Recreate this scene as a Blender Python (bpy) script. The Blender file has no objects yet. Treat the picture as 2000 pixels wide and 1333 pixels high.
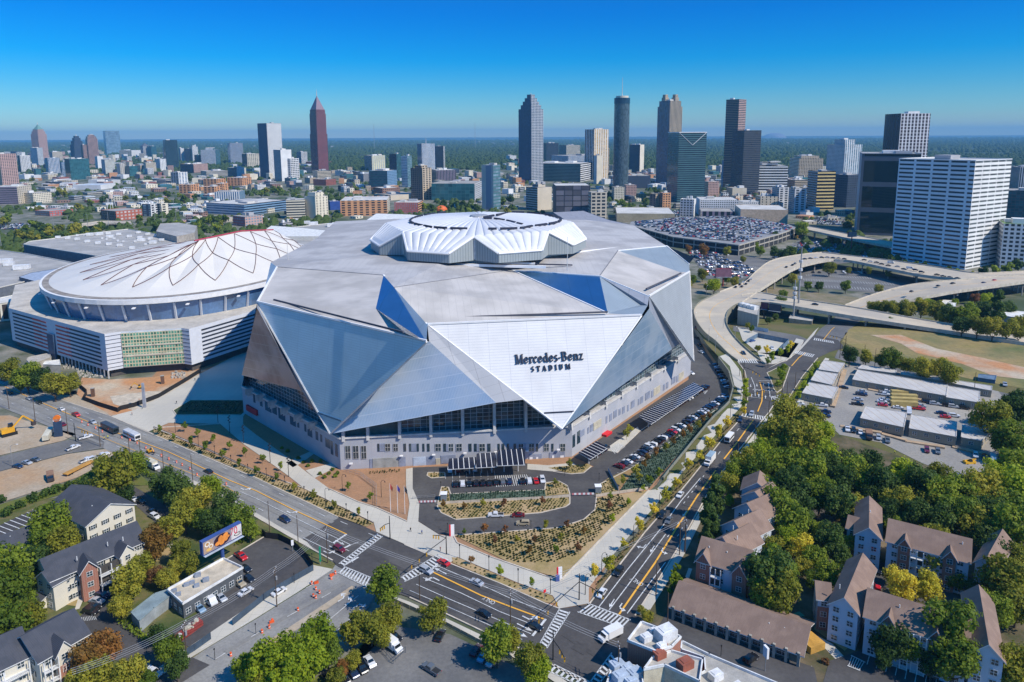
import bpy,bmesh,math,random
from mathutils import Vector,Matrix
from mathutils.geometry import tessellate_polygon
import numpy as np
R_=math.radians
random.seed(7)
S=bpy.context.scene
COL=S.collection
# ---------------------------------------------------------------- camera
F_,CX,YP,H=1385.,1000.,492.,135.
PITCH=math.atan((YP-264)/F_);ROLL=R_(-0.28)
cf=Vector((0,math.cos(PITCH),-math.sin(PITCH)))
cu0=Vector((0,math.sin(PITCH),math.cos(PITCH)));cr0=Vector((1,0,0))
cr=math.cos(ROLL)*cr0+math.sin(ROLL)*cu0
cu=-math.sin(ROLL)*cr0+math.cos(ROLL)*cu0
cd=bpy.data.cameras.new('camera');cam=bpy.data.objects.new('camera',cd);COL.objects.link(cam)
m=Matrix((cr,cu,-cf)).transposed().to_4x4();m.translation=(0,0,H);cam.matrix_world=m
cd.sensor_width=36;cd.lens=F_/2000*36;cd.shift_y=-(666.5-YP)/2000
cd.clip_start=1;cd.clip_end=90000
S.camera=cam
# ---------------------------------------------------------------- world, sun, exposure
SUN_DIR=Vector((0.6070,-0.3505,0.7133)).normalized()
W=bpy.data.worlds.new('World');S.world=W;W.use_nodes=True
nt=W.node_tree;nt.nodes.clear()
sky=nt.nodes.new('ShaderNodeTexSky');sky.sky_type='NISHITA';sky.sun_disc=False
sky.sun_elevation=math.asin(SUN_DIR.z)
sky.sun_rotation=math.atan2(SUN_DIR.x,SUN_DIR.y)
sky.altitude=300;sky.air_density=1.0;sky.dust_density=0.0;sky.ozone_density=7.0
hs=nt.nodes.new('ShaderNodeHueSaturation');hs.inputs['Saturation'].default_value=1.32;hs.inputs['Hue'].default_value=0.5
gm=nt.nodes.new('ShaderNodeGamma');gm.inputs['Gamma'].default_value=1.0
tint=nt.nodes.new('ShaderNodeMix');tint.data_type='RGBA';tint.blend_type='MULTIPLY';tint.inputs[0].default_value=1
tcw=nt.nodes.new('ShaderNodeTexCoord');spw=nt.nodes.new('ShaderNodeSeparateXYZ');nt.links.new(tcw.outputs['Generated'],spw.inputs[0])
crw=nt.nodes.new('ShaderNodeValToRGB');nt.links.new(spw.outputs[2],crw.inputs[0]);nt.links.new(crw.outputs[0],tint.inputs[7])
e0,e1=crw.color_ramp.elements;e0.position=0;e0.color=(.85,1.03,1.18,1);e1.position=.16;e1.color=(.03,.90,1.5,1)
e4=crw.color_ramp.elements.new(.24);e4.color=(.25,.98,1.5,1);e5=crw.color_ramp.elements.new(.55);e5.color=(2.9,2.9,2.7,1)  # extra brightness added to the unseen overhead sky to fill the shadows
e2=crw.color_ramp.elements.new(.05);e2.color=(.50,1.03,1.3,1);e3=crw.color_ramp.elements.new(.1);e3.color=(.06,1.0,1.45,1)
bg=nt.nodes.new('ShaderNodeBackground');bg.inputs['Strength'].default_value=0.0715
wo=nt.nodes.new('ShaderNodeOutputWorld')
nt.links.new(sky.outputs[0],hs.inputs['Color']);nt.links.new(hs.outputs[0],gm.inputs['Color'])
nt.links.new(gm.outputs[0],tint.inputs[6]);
cn=nt.nodes.new('ShaderNodeTexNoise');cn.inputs['Scale'].default_value=2.2;cn.inputs['Detail'].default_value=5;mp_=nt.nodes.new('ShaderNodeMapping');mp_.inputs['Scale'].default_value=(1,1,16);nt.links.new(tcw.outputs['Generated'],mp_.inputs[0]);nt.links.new(mp_.outputs[0],cn.inputs['Vector'])
def wm(op,a,b):
    n=nt.nodes.new('ShaderNodeMath');n.operation=op;n.use_clamp=op in ('MULTIPLY','SUBTRACT')
    for i,v in enumerate((a,b)):
        if hasattr(v,'node'):nt.links.new(v,n.inputs[i])
        else:n.inputs[i].default_value=v
    return n.outputs[0]
veil=wm('MULTIPLY',wm('MULTIPLY',wm('SUBTRACT',cn.outputs[0],.44),3.),wm('MULTIPLY',wm('SUBTRACT',.06,spw.outputs[2]),14.))
veil=wm('MULTIPLY',wm('MULTIPLY',veil,wm('SUBTRACT',spw.outputs[0],.1)),1.3)
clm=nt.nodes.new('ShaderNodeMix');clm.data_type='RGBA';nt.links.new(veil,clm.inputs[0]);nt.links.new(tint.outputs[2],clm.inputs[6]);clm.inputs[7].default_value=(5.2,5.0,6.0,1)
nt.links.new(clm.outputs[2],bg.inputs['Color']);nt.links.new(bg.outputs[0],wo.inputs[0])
sd=bpy.data.lights.new('sun','SUN');sd.energy=4.5;sd.angle=R_(.5);sd.color=(1,.925,.81)
so=bpy.data.objects.new('sun',sd);COL.objects.link(so)
so.rotation_euler=SUN_DIR.to_track_quat('Z','Y').to_euler();so.location=(200,-100,400)
S.view_settings.view_transform='Standard';S.view_settings.look='None'
S.view_settings.exposure=0.25;S.view_settings.gamma=1
S.render.engine='CYCLES'
# ---------------------------------------------------------------- terrain and measuring helpers
def sm(t):t=max(0,min(1,t));return t*t*(3-2*t)
def plateau(Y):return 5*sm((Y-240)/110.)*(1-sm((Y-455)/50.))
WALLX=[(200,27),(238,44),(254,55),(269,64),(283.5,73.5),(298,83),(314,93.6),(331,106.6),(351,115),(377,120.5),(402,122),(429,121.8),(473,125),(506,133),(577,150),(1200,300)]
def wallx(Y):
    for (a,xa),(b,xb)in zip(WALLX,WALLX[1:]):
        if Y <=b:return xa+(xb-xa)*(Y-a)/(b-a)
    return WALLX[-1][1]
def T(X,Y):
    if Y<235 or Y>510:return 0.
    return plateau(Y)if X>wallx(Y)else 0.
def ray(x,y):return cf+cr*((x-CX)/F_)-cu*((y-YP)/F_)
def G(x,y,z=0.):                       # where the line of sight of a photo point meets height z
    d=ray(x,y);t=(z-H)/d.z;return Vector((d.x*t,d.y*t,z))
def GT(x,y,dz=0.):                     # the same on the terrain, dz above it
    z=0.
    for i in range(14):
        p=G(x,y,z+dz);z=z*.4+T(p.x,p.y)*.6
    return G(x,y,z+dz)
def PX(p):
    v=Vector(p)-Vector((0,0,H));k=v.dot(cf);return CX+F_*v.dot(cr)/k,YP-F_*v.dot(cu)/k
def hit(x,y,A,B):                     # photo point on the vertical plane through A,B -> (distance along, height)
    d=ray(x,y);A2=Vector((A[0],A[1]));u=Vector((B[0]-A[0],B[1]-A[1])).normalized();n=Vector((-u.y,u.x))
    t=(A2.dot(n))/(d.x*n.x+d.y*n.y)
    p=Vector((d.x*t,d.y*t));return (p-A2).dot(u),H+d.z*t
# ---------------------------------------------------------------- materials
MATS={}
def newmat(name):
    mt=bpy.data.materials.new(name);mt.use_nodes=True;n=mt.node_tree.nodes;n.clear()
    o=n.new('ShaderNodeOutputMaterial');b=n.new('ShaderNodeBsdfPrincipled')
    mt.node_tree.links.new(b.outputs[0],o.inputs[0]);return mt,b
def setin(nt,sock,v):
    if hasattr(v,'outputs'):nt.links.new(v.outputs[0],sock)
    elif hasattr(v,'node'):nt.links.new(v,sock)
    else:sock.default_value=v
def math_(nt,op,a,b=0.,c=0.):
    n=nt.nodes.new('ShaderNodeMath');n.operation=op
    for i,v in enumerate((a,b,c)):
        if v is not None:setin(nt,n.inputs[i],v)
    return n.outputs[0]
def mixc(nt,f,a,b):
    n=nt.nodes.new('ShaderNodeMix');n.data_type='RGBA'
    setin(nt,n.inputs[0],f);setin(nt,n.inputs[6],a if not isinstance(a,tuple)else (*a[:3],1));setin(nt,n.inputs[7],b if not isinstance(b,tuple)else (*b[:3],1))
    return n.outputs[2]
def noise(nt,scale,detail=3,vec=None,rough=.55):
    n=nt.nodes.new('ShaderNodeTexNoise');n.inputs['Scale'].default_value=scale;n.inputs['Detail'].default_value=detail;n.inputs['Roughness'].default_value=rough
    if vec is None:
        g=nt.nodes.new('ShaderNodeNewGeometry');vec=g.outputs['Position']
    nt.links.new(vec,n.inputs['Vector']);return n.outputs[0]
def ramp(nt,v,a,b):
    n=nt.nodes.new('ShaderNodeMapRange');setin(nt,n.inputs[0],v);n.inputs[1].default_value=a;n.inputs[2].default_value=b;return n.outputs[0]
def M(name,col=(.5,.5,.5),rough=.75,metal=0.,var=.22,scale=.35,col2=None,spec=.35,big=None):
    """surface with blotchy natural variation: fine noise plus broad patches"""
    if name in MATS:return MATS[name]
    mt,b=newmat(name);nt=mt.node_tree
    c2=col2 or tuple(c*(1-var)for c in col);c1=col if col2 else tuple(min(1,c*(1+var*.7))for c in col)
    f=ramp(nt,noise(nt,scale,5),.32,.68)
    c=mixc(nt,f,c1,c2)
    if big:
        f2=ramp(nt,noise(nt,big[0],4),.45,.62);c=mixc(nt,f2,c,big[1])
    if var>.1:c=mixc(nt,ramp(nt,noise(nt,scale*9,4,None,.7),.35,.72),c,mixc(nt,.72,(0,0,0),c))
    setin(nt,b.inputs['Base Color'],c);b.inputs['Roughness'].default_value=rough;b.inputs['Metallic'].default_value=metal
    b.inputs['Specular IOR Level'].default_value=spec
    MATS[name]=mt;return mt
def facade(name,wall,glass,du=3.5,dv=3.6,wu=.6,wv=.55,rough=.75,gl=.12,var=.5,metal=0.,ou=0.):
    """building skin: wall colour with a grid of panes laid out in metres along the wall (uv)"""
    if name in MATS:return MATS[name]
    mt,b=newmat(name);nt=mt.node_tree
    uv=nt.nodes.new('ShaderNodeUVMap');sp=nt.nodes.new('ShaderNodeSeparateXYZ');nt.links.new(uv.outputs[0],sp.inputs[0])
    u=math_(nt,'DIVIDE',math_(nt,'ADD',sp.outputs[0],ou),du);v=math_(nt,'DIVIDE',sp.outputs[1],dv)
    fu=math_(nt,'COMPARE',math_(nt,'FRACT',u),.5,wu/2 if wu<1 else 2)
    fv=math_(nt,'COMPARE',math_(nt,'FRACT',v),.5,wv/2 if wv<1 else 2)
    mask=math_(nt,'MULTIPLY',fu,fv)
    cb=nt.nodes.new('ShaderNodeCombineXYZ');setin(nt,cb.inputs[0],math_(nt,'FLOOR',u));setin(nt,cb.inputs[1],math_(nt,'FLOOR',v))
    wn=nt.nodes.new('ShaderNodeTexWhiteNoise');wn.noise_dimensions='2D';nt.links.new(cb.outputs[0],wn.inputs['Vector'])
    g2=tuple(min(1,g*1.9+.03*var)for g in glass);g1=tuple(g*.6 for g in glass)
    gc=mixc(nt,math_(nt,'MULTIPLY',wn.outputs[0],var),g1,g2)
    wc=mixc(nt,ramp(nt,noise(nt,.05,4),.35,.65),tuple(w*.9 for w in wall),tuple(min(1,w*1.06)for w in wall))
    setin(nt,b.inputs['Base Color'],mixc(nt,mask,wc,gc))
    setin(nt,b.inputs['Roughness'],math_(nt,'MULTIPLY_ADD',mask,gl-rough,rough));b.inputs['Metallic'].default_value=metal
    MATS[name]=mt;return mt
def lines(name,col,lcol,du,dv,wu=.04,wv=.15,rough=.5,metal=0.,spec=.4,blot=None,coords='UV',bumpy=0.):
    """sheet material with thin joints every du / dv metres"""
    if name in MATS:return MATS[name]
    mt,b=newmat(name);nt=mt.node_tree
    if coords =='UV':uv=nt.nodes.new('ShaderNodeUVMap').outputs[0]
    else:uv=nt.nodes.new('ShaderNodeTexCoord').outputs['Object']
    sp=nt.nodes.new('ShaderNodeSeparateXYZ');nt.links.new(uv,sp.inputs[0])
    ms=[]
    for s,d,w in ((sp.outputs[0],du,wu),(sp.outputs[1],dv,wv)):
        if d:ms.append(math_(nt,'LESS_THAN',math_(nt,'FRACT',math_(nt,'DIVIDE',s,d)),w))
    mk=ms[0]if len(ms)==1 else math_(nt,'MAXIMUM',ms[0],ms[1])
    c0=mixc(nt,ramp(nt,noise(nt,.12,4),.35,.65),tuple(c*.93 for c in col),tuple(min(1,c*1.04)for c in col))
    if blot:c0=mixc(nt,ramp(nt,noise(nt,blot[0],3),.42,.6),c0,blot[1])
    setin(nt,b.inputs['Base Color'],mixc(nt,mk,c0,lcol));b.inputs['Roughness'].default_value=rough;b.inputs['Metallic'].default_value=metal
    b.inputs['Specular IOR Level'].default_value=spec
    MATS[name]=mt;return mt
# ---------------------------------------------------------------- mesh building
class MB:
    def __init__(s):s.v=[];s.f=[];s.m=[];s.uv=[]
    def face(s,pts,mi=0,uv=None):
        n=len(s.v);s.v +=[tuple(p)for p in pts];s.f.append(tuple(range(n,n+len(pts))));s.m.append(mi)
        if uv is None:                                   # metres along and up the face
            P=[Vector(p)for p in pts];nn=Vector((0,0,0))
            for i in range(len(P)):nn +=P[i].cross(P[(i+1)%len(P)])
            nn=nn.normalized()if nn.length>1e-9 else Vector((0,0,1))
            if abs(nn.z)>.97:uv=[(p.x,p.y)for p in P]
            else:
                uu=Vector((0,0,1)).cross(nn).normalized();vv=nn.cross(uu)
                uv=[((p-P[0]).dot(uu),(p-P[0]).dot(vv))for p in P]
        s.uv +=uv
    def box(s,c,size,rz=0.,mi=0,taper=1.,bottom=False,mt=None):
        x,y,z=size[0]/2,size[1]/2,size[2];ca,sa=math.cos(rz),math.sin(rz)
        def q(a,b,h,k):return (c[0]+(a*ca-b*sa)*k,c[1]+(a*sa+b*ca)*k,c[2]+h)
        B=[q(-x,-y,0,1),q(x,-y,0,1),q(x,y,0,1),q(-x,y,0,1)];Tp=[q(-x,-y,z,taper),q(x,-y,z,taper),q(x,y,z,taper),q(-x,y,z,taper)]
        for i in range(4):
            j=(i+1)%4;s.face([B[i],B[j],Tp[j],Tp[i]],mi)
        s.face(Tp,mi if mt is None else mt)
        if bottom:s.face(B[::-1],mi)
    def prism(s,poly,z0,z1,mi=0,mt=None,top=True,bottom=False,perim=True):
        n=len(poly);A=[(p[0],p[1],z0 if not callable(z0)else z0(p))for p in poly];B=[(p[0],p[1],z1 if not callable(z1)else z1(p))for p in poly]
        u=0
        for i in range(n):
            j=(i+1)%n;L=math.hypot(A[j][0]-A[i][0],A[j][1]-A[i][1])
            s.face([A[i],A[j],B[j],B[i]],mi,[(u,A[i][2]),(u+L,A[j][2]),(u+L,B[j][2]),(u,B[i][2])]);u +=L
        if top:s.face(B,mi if mt is None else mt)
        if bottom:s.face(A[::-1],mi)
    def tube(s,a,b,r,r2=None,n=6,mi=0,cap=True):
        a,b=Vector(a),Vector(b);r2=r if r2 is None else r2;d=(b-a)
        if d.length<1e-6:return
        d.normalize();x=d.orthogonal().normalized();y=d.cross(x)
        A=[a+(x*math.cos(2*math.pi*i/n)+y*math.sin(2*math.pi*i/n))*r for i in range(n)]
        B=[b+(x*math.cos(2*math.pi*i/n)+y*math.sin(2*math.pi*i/n))*r2 for i in range(n)]
        for i in range(n):s.face([A[i],A[(i+1)%n],B[(i+1)%n],B[i]],mi)
        if cap:s.face(B,mi);s.face(A[::-1],mi)
    def path(s,pts,r,n=5,mi=0):
        for a,b in zip(pts,pts[1:]):s.tube(a,b,r,n=n,mi=mi)
    def strip(s,A,B,mi=0):                            # ribbon between two polylines
        u=0
        for i in range(len(A)-1):
            L=(Vector(A[i+1])-Vector(A[i])).length;w=(Vector(A[i])-Vector(B[i])).length
            s.face([A[i],A[i+1],B[i+1],B[i]],mi,[(u,0),(u+L,0),(u+L,w),(u,w)]);u +=L
    def ball(s,c,r,seg=8,rings=5,sz=1.,mi=0,jit=0.):
        c=Vector(c);rows=[]
        for j in range(rings+1):
            th=math.pi*j/rings
            rows.append([c+Vector((math.sin(th)*math.cos(2*math.pi*i/seg)*r,math.sin(th)*math.sin(2*math.pi*i/seg)*r,math.cos(th)*r*sz))*(1+random.uniform(-jit,jit))for i in range(seg)])
        for j in range(rings):
            for i in range(seg):
                k=(i+1)%seg
                q=[rows[j+1][i],rows[j+1][k],rows[j][k],rows[j][i]]
                if j ==0:q=[rows[1][i],rows[1][k],rows[0][0]]
                elif j ==rings-1:q=[rows[j+1][0],rows[j][k],rows[j][i]]
                s.face(q,mi)
    def build(s,name,mats,parent=None,smooth=False,off=None,cast=True):
        me=bpy.data.meshes.new(name)
        v=s.v if off is None else [(a-off[0],b-off[1],c-off[2])for a,b,c in s.v]
        me.from_pydata(v,[],s.f)
        ul=me.uv_layers.new(name='UVMap');flat=[c for p in s.uv for c in p]
        ul.data.foreach_set('uv',flat)
        if not isinstance(mats,(list,tuple)):mats=[mats]
        for mm in mats:me.materials.append(mm)
        if len(mats)>1:me.polygons.foreach_set('material_index',s.m)
        if smooth:me.polygons.foreach_set('use_smooth',[True]*len(s.f))
        me.update()
        o=bpy.data.objects.new(name,me);COL.objects.link(o)
        if parent is not None:o.parent=parent
        if off is not None and parent is None:o.location=off
        return o
def tag(o,label=None,cat=None,group=None,kind=None):
    if label:o['label']=label
    if cat:o['category']=cat
    if group:o['group']=group
    if kind:o['kind']=kind
    return o
def empty(name,loc,rz=0.,**k):
    e=bpy.data.objects.new(name,None);COL.objects.link(e);e.location=loc;e.rotation_euler=(0,0,rz);e.empty_display_size=1
    return tag(e,**k)
def copy_tree(o,parent=None):
    c=o.copy();COL.objects.link(c);c.parent=parent
    for ch in list(KIDS.get(o.name,[])):
        d=copy_tree(ch,c)
    return c
KIDS={}
def reg(o):                                              # remember the children of a pattern thing
    KIDS[o.name]=[x for x in COL.objects if x.parent ==o]
    for c in KIDS[o.name]:reg(c)
    return o
def sheet(name,polys,mat,dz,px=True,kind='structure',fine=9.,fz=None,thick=0.):
    """ground sheets laid on the terrain: each polygon cut fine enough to follow it"""
    bm=bmesh.new()
    for poly in polys:
        P=[GT(*p,dz=0)if px else Vector((p[0],p[1],0))for p in poly]
        pts=[Vector((p.x,p.y,0))for p in P]
        east=any(T(p.x,p.y)>0 for p in pts)or fz
        vs=[bm.verts.new(p)for p in pts]
        tr=tessellate_polygon([pts])
        fs=[]
        for t in tr:
            try:fs.append(bm.faces.new([vs[i]for i in t]))
            except ValueError:pass
        if east and fine:
            for k in range(7):
                es=list({e for f in bm.faces for e in f.edges if e.calc_length()>fine})
                if not es:break
                bmesh.ops.subdivide_edges(bm,edges=es,cuts=1,use_grid_fill=False)
                bmesh.ops.triangulate(bm,faces=[f for f in bm.faces if len(f.verts)>3])
    for v in bm.verts:v.co.z=(fz(v.co.x,v.co.y)if fz else T(v.co.x,v.co.y))+dz
    bmesh.ops.recalc_face_normals(bm,faces=bm.faces)
    for f in bm.faces:
        if f.normal.z<0:f.normal_flip()
    me=bpy.data.meshes.new(name);bm.to_mesh(me);bm.free()
    me.materials.append(mat);o=bpy.data.objects.new(name,me);COL.objects.link(o)
    if kind:o['kind']=kind
    return o
def resamp(pts,step):
    out=[Vector(pts[0])]
    for a,b in zip(pts,pts[1:]):
        a,b=Vector(a),Vector(b);n=max(1,int((b-a).length/step))
        for i in range(1,n+1):out.append(a+(b-a)*i/n)
    return out
def catmull(pts,n=6):
    P=[Vector(p)for p in pts];P=[P[0]*2-P[1]]+P+[P[-1]*2-P[-2]];out=[]
    for i in range(1,len(P)-2):
        for k in range(n):
            t=k/n;a,b,c,d=P[i-1],P[i],P[i+1],P[i+2]
            out.append(.5*((2*b)+(c-a)*t+(2*a-5*b+4*c-d)*t*t+(3*b-a-3*c+d)*t**3))
    out.append(P[-2]);return out
def edge_kerb(mb,pts,w=.35,h=.15,fz=None):           # a kerb along a ground polyline
    P=resamp(pts,5)
    for a,b in zip(P,P[1:]):
        d=(b-a);d.z=0
        if d.length<.01:continue
        n=Vector((-d.y,d.x,0)).normalized()*w/2
        za=(fz or T)(a.x,a.y)-.05;zb=(fz or T)(b.x,b.y)-.05;hh=h+.05
        q=lambda p,z,s_:(p.x+n.x*s_,p.y+n.y*s_,z)
        mb.face([q(a,za+hh,-1),q(b,zb+hh,-1),q(b,zb+hh,1),q(a,za+hh,1)])
        mb.face([q(a,za,-1),q(b,zb,-1),q(b,zb+hh,-1),q(a,za+hh,-1)])
        mb.face([q(a,za+hh,1),q(b,zb+hh,1),q(b,zb,1),q(a,za,1)])
# ================================================================ ground
grass=M('grass',(.075,.10,.02),.95,scale=.25,col2=(.13,.125,.035),big=(.03,(.16,.13,.05)))
soil=M('red_soil',(.42,.225,.12),.95,scale=.12,col2=(.33,.19,.105))
dirt=M('tan_dirt',(.46,.385,.29),.95,scale=.08,col2=(.38,.29,.19),big=(.025,(.44,.27,.14)))
oran=M('orange_clay',(.52,.25,.11),.95,scale=.06,col2=(.44,.24,.12),big=(.03,(.52,.42,.30)))
asph=M('asphalt',(.078,.072,.070),.9,scale=.08,col2=(.058,.054,.054),big=(.04,(.105,.098,.092)))
asph2=M('worn_asphalt',(.16,.155,.15),.9,scale=.1,col2=(.12,.118,.115),big=(.05,(.20,.19,.175)))
asph3=M('road_concrete',(.30,.29,.265),.9,scale=.15,col2=(.25,.24,.225),big=(.06,(.19,.185,.18)))
conc=lines('paving_concrete',(.52,.48,.40),(.38,.35,.29),3.,3.,.03,.03,.9,blot=(.06,(.44,.41,.35)),coords='OBJ')
bridgec=lines('bridge_concrete',(.50,.42,.31),(.36,.30,.23),0,12.,.02,.03,.9,blot=(.04,(.40,.35,.28)),coords='OBJ')
kerbm=M('kerb_concrete',(.60,.52,.42),.9)
paint=M('white_road_paint',(.66,.66,.64),.7,var=.3,scale=1.5)
ypaint=M('yellow_road_paint',(.78,.40,.05),.6,var=.08)
city=M('city_ground',(.075,.09,.045),.95,scale=.06,col2=(.30,.275,.235),big=(.010,(.055,.08,.03)))
wood=M('woodland_ground',(.022,.045,.018),.95,scale=.004,col2=(.035,.06,.022),big=(.0012,(.05,.07,.03)))
def ring(name,r0,r1,z,mat,n=96,cx=0,cy=0):
    mb=MB()
    for i in range(n):
        a,b=2*math.pi*i/n,2*math.pi*(i+1)/n
        P=lambda r,t:(cx+r*math.cos(t),cy+r*math.sin(t),z)
        if r0 ==0:mb.face([(cx,cy,z),P(r1,a),P(r1,b)])
        else:mb.face([P(r0,a),P(r1,a),P(r1,b),P(r0,b)])
    return tag(mb.build(name,mat),kind='structure')
ring('woodland_ground',0,42000,-.6,wood)
ring('ground',0,2900,-.1,city)
# raised east side: a terrace that climbs away from the stadium lot
mb=MB();Ys=[235+i*5 for i in range(56)]
for y0,y1 in zip(Ys,Ys[1:]):
    X0,X1=wallx(y0),wallx(y1)
    for k in range(12):
        f0,f1=(k/12)**2,((k+1)/12)**2
        a,b=X0+(1500-X0)*f0,X0+(1500-X0)*f1;c,d=X1+(1500-X1)*f0,X1+(1500-X1)*f1
        mb.face([(a,y0,plateau(y0)),(b,y0,plateau(y0)),(d,y1,plateau(y1)),(c,y1,plateau(y1))])
tag(mb.build('raised_ground',grass),kind='structure')
L=.05
sheet('lawn',[[(-80,1000),(300,945),(372,946),(500,1010),(652,1100),(660,1110),(250,1375),(-80,1375)]],M('estate_grass',(.10,.12,.025),.95,scale=.35,col2=(.19,.15,.07),big=(.08,(.06,.085,.02))),.02,fine=0)
sheet('leaf_litter',[[(1242,1206),(1380,985),(1500,830),(1640,850),(1900,940),(2100,960),(2100,1375),(1560,1375)]],M('leaf_litter',(.12,.09,.045),.95,scale=.3,col2=(.06,.07,.025),big=(.1,(.17,.13,.08))),.04,fine=7)
sheet('stadium_soil',[[(300,840),(240,800),(330,700),(470,640),(700,560),(1300,560),(1350,640),(1404,700),(1424,730),(1430,758),(1420,788),(1390,815),(1330,886),(1290,940),(1240,985),(1150,1180),(1092,1190),(879,1102),(715,1031)]],soil,L)
FAR=[(-90,712),(0,741),(96,774),(216,814),(300,850),(449,914),(495,932),(660,1011),(715,1031),(790,1065),(879,1102),(975,1140),(1065,1180),(1092,1190),(1150,1216),(1240,1204),(1330,1245),(1440,1300),(1540,1345)]
NEAR=[(-90,755),(0,795),(72,824),(125,846),(201,876),(278,910),(340,934),(375,945),(430,972),(490,1005),(550,1040),(590,1063),(650,1096),(735,1146),(800,1168),(875,1202),(955,1240),(1012,1267),(1070,1295),(1130,1330),(1180,1360)]
sheet('avenue',[FAR+NEAR[::-1]],asph3,L*2)
sheet('avenue_new_asphalt',[[(662,1012),(715,1031),(790,1065),(879,1102),(975,1140),(1065,1180),(1092,1190),(1150,1182),(1240,1202),(1330,1245),(1440,1300),(1540,1345),(1560,1380),(1180,1360),(1130,1330),(1070,1295),(1012,1267),(955,1240),(875,1202),(800,1168),(735,1146),(660,1108),(650,1096),(590,1055)]],asph,L*3)
sheet('cross_street',[[(655,1104),(645,1120),(580,1160),(505,1207),(400,1270),(330,1317),(250,1362),(460,1362),(560,1290),(640,1240),(720,1189),(740,1150)]],asph3,L*2)
ML=[(1150,1182),(1190,1130),(1260,1040),(1366,915),(1409,861),(1440,826),(1452,807),(1460,783),(1461,758),(1455,726),(1440,706)]
MR=[(1240,1204),(1282,1140),(1322,1075),(1360,1005),(1393,945),(1440,885),(1485,826),(1501,807),(1515,786)]
sheet('boulevard',[ML+[(1485,704),(1493,712),(1498,728),(1507,744),(1512,760),(1517,773)]+MR[::-1]],asph,L*2,fine=7)
sheet('branch_road',[[(1517,775),(1528,763),(1544,717),(1523,717),(1502,727),(1498,728),(1493,712),(1510,712),(1535,706),(1556,690),(1569,668),(1591,655),(1637,665),(1650,680),(1622,688),(1597,700),(1568,735),(1535,788),(1517,788)]],asph,L*3,fine=7)
sheet('street_under_viaduct',[[(1591,657),(1615,634),(1640,610),(1690,575),(1725,578),(1690,612),(1663,642),(1640,668)],[(1432,637),(1500,646),(1560,656),(1578,664),(1560,674),(1500,662),(1432,647)],[(1637,684),(1720,712),(1900,755),(2030,783),(2030,797),(1900,768),(1700,722),(1630,700)]],asph2,L*2,fine=7)
sheet('traffic_island',[[(1498,729),(1503,727),(1523,717),(1543,718),(1528,760),(1517,768),(1511,760),(1506,744)]],grass,.22)
sheet('stadium_lot',[[(806,914),(1030,906),(1085,915),(1130,922),(1160,912),(1120,893),(1345,742),(1345,650),(1354,640),(1380,690),(1400,720),(1420,752),(1424,778),(1400,800),(1312,862),(1232,915),(1192,938),(1165,950),(1162,996),(1140,1015),(1092,1031),(887,1046),(858,1045),(817,1019),(817,993),(806,960)]],asph,L*3)
bed=M('planting_bed_soil',(.38,.28,.12),.95,scale=.4,col2=(.28,.21,.08),big=(.09,(.44,.31,.16)))
sheet('planting_bed',[[(887,1047),(1092,1032),(1140,1016),(1162,997),(1165,973),(1267,959),(1097,1132),(1005,1105)],[(862,952),(876,953),(879,984),(902,984),(1064,974),(1110,973),(1113,985),(1105,991),(1055,1003),(955,1011),(890,1016),(862,1003),(854,990)],[(836,924),(868,924),(869,933),(842,935),(834,930)],[(1064,958),(1066,944),(1092,941),(1108,950),(1113,966),(1066,970)],[(1070,915),(1150,907),(1155,912),(1140,924),(1115,926)],[(1162,953),(1190,934),(1205,962),(1164,970)],
    [(300,838),(495,921),(595,957),(730,1024),(715,1030),(660,1010),(495,931),(300,849)],[(882,1090),(895,1091),(940,1111),(1010,1141),(1078,1166),(1086,1180),(1065,1178),(975,1139),(885,1101)]],bed,.22)
GREENP=[[(880,966),(1064,957),(1066,972),(880,983)],[(1210,960),(1250,905),(1330,845),(1395,800),(1410,805),(1340,872),(1280,940),(1268,955)]]
slopem=M('dark_planted_slope',(.06,.105,.07),.95,scale=.5,col2=(.10,.13,.09))
sheet('planted_slope',GREENP,slopem,.26)
sheet('verge_grass',[[(1205,962),(1190,934),(1232,916),(1312,863),(1400,800),(1405,800),(1330,850),(1250,905)]],M('dry_verge',(.20,.17,.045),.95,scale=.3,col2=(.34,.20,.09)),.24)
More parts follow.
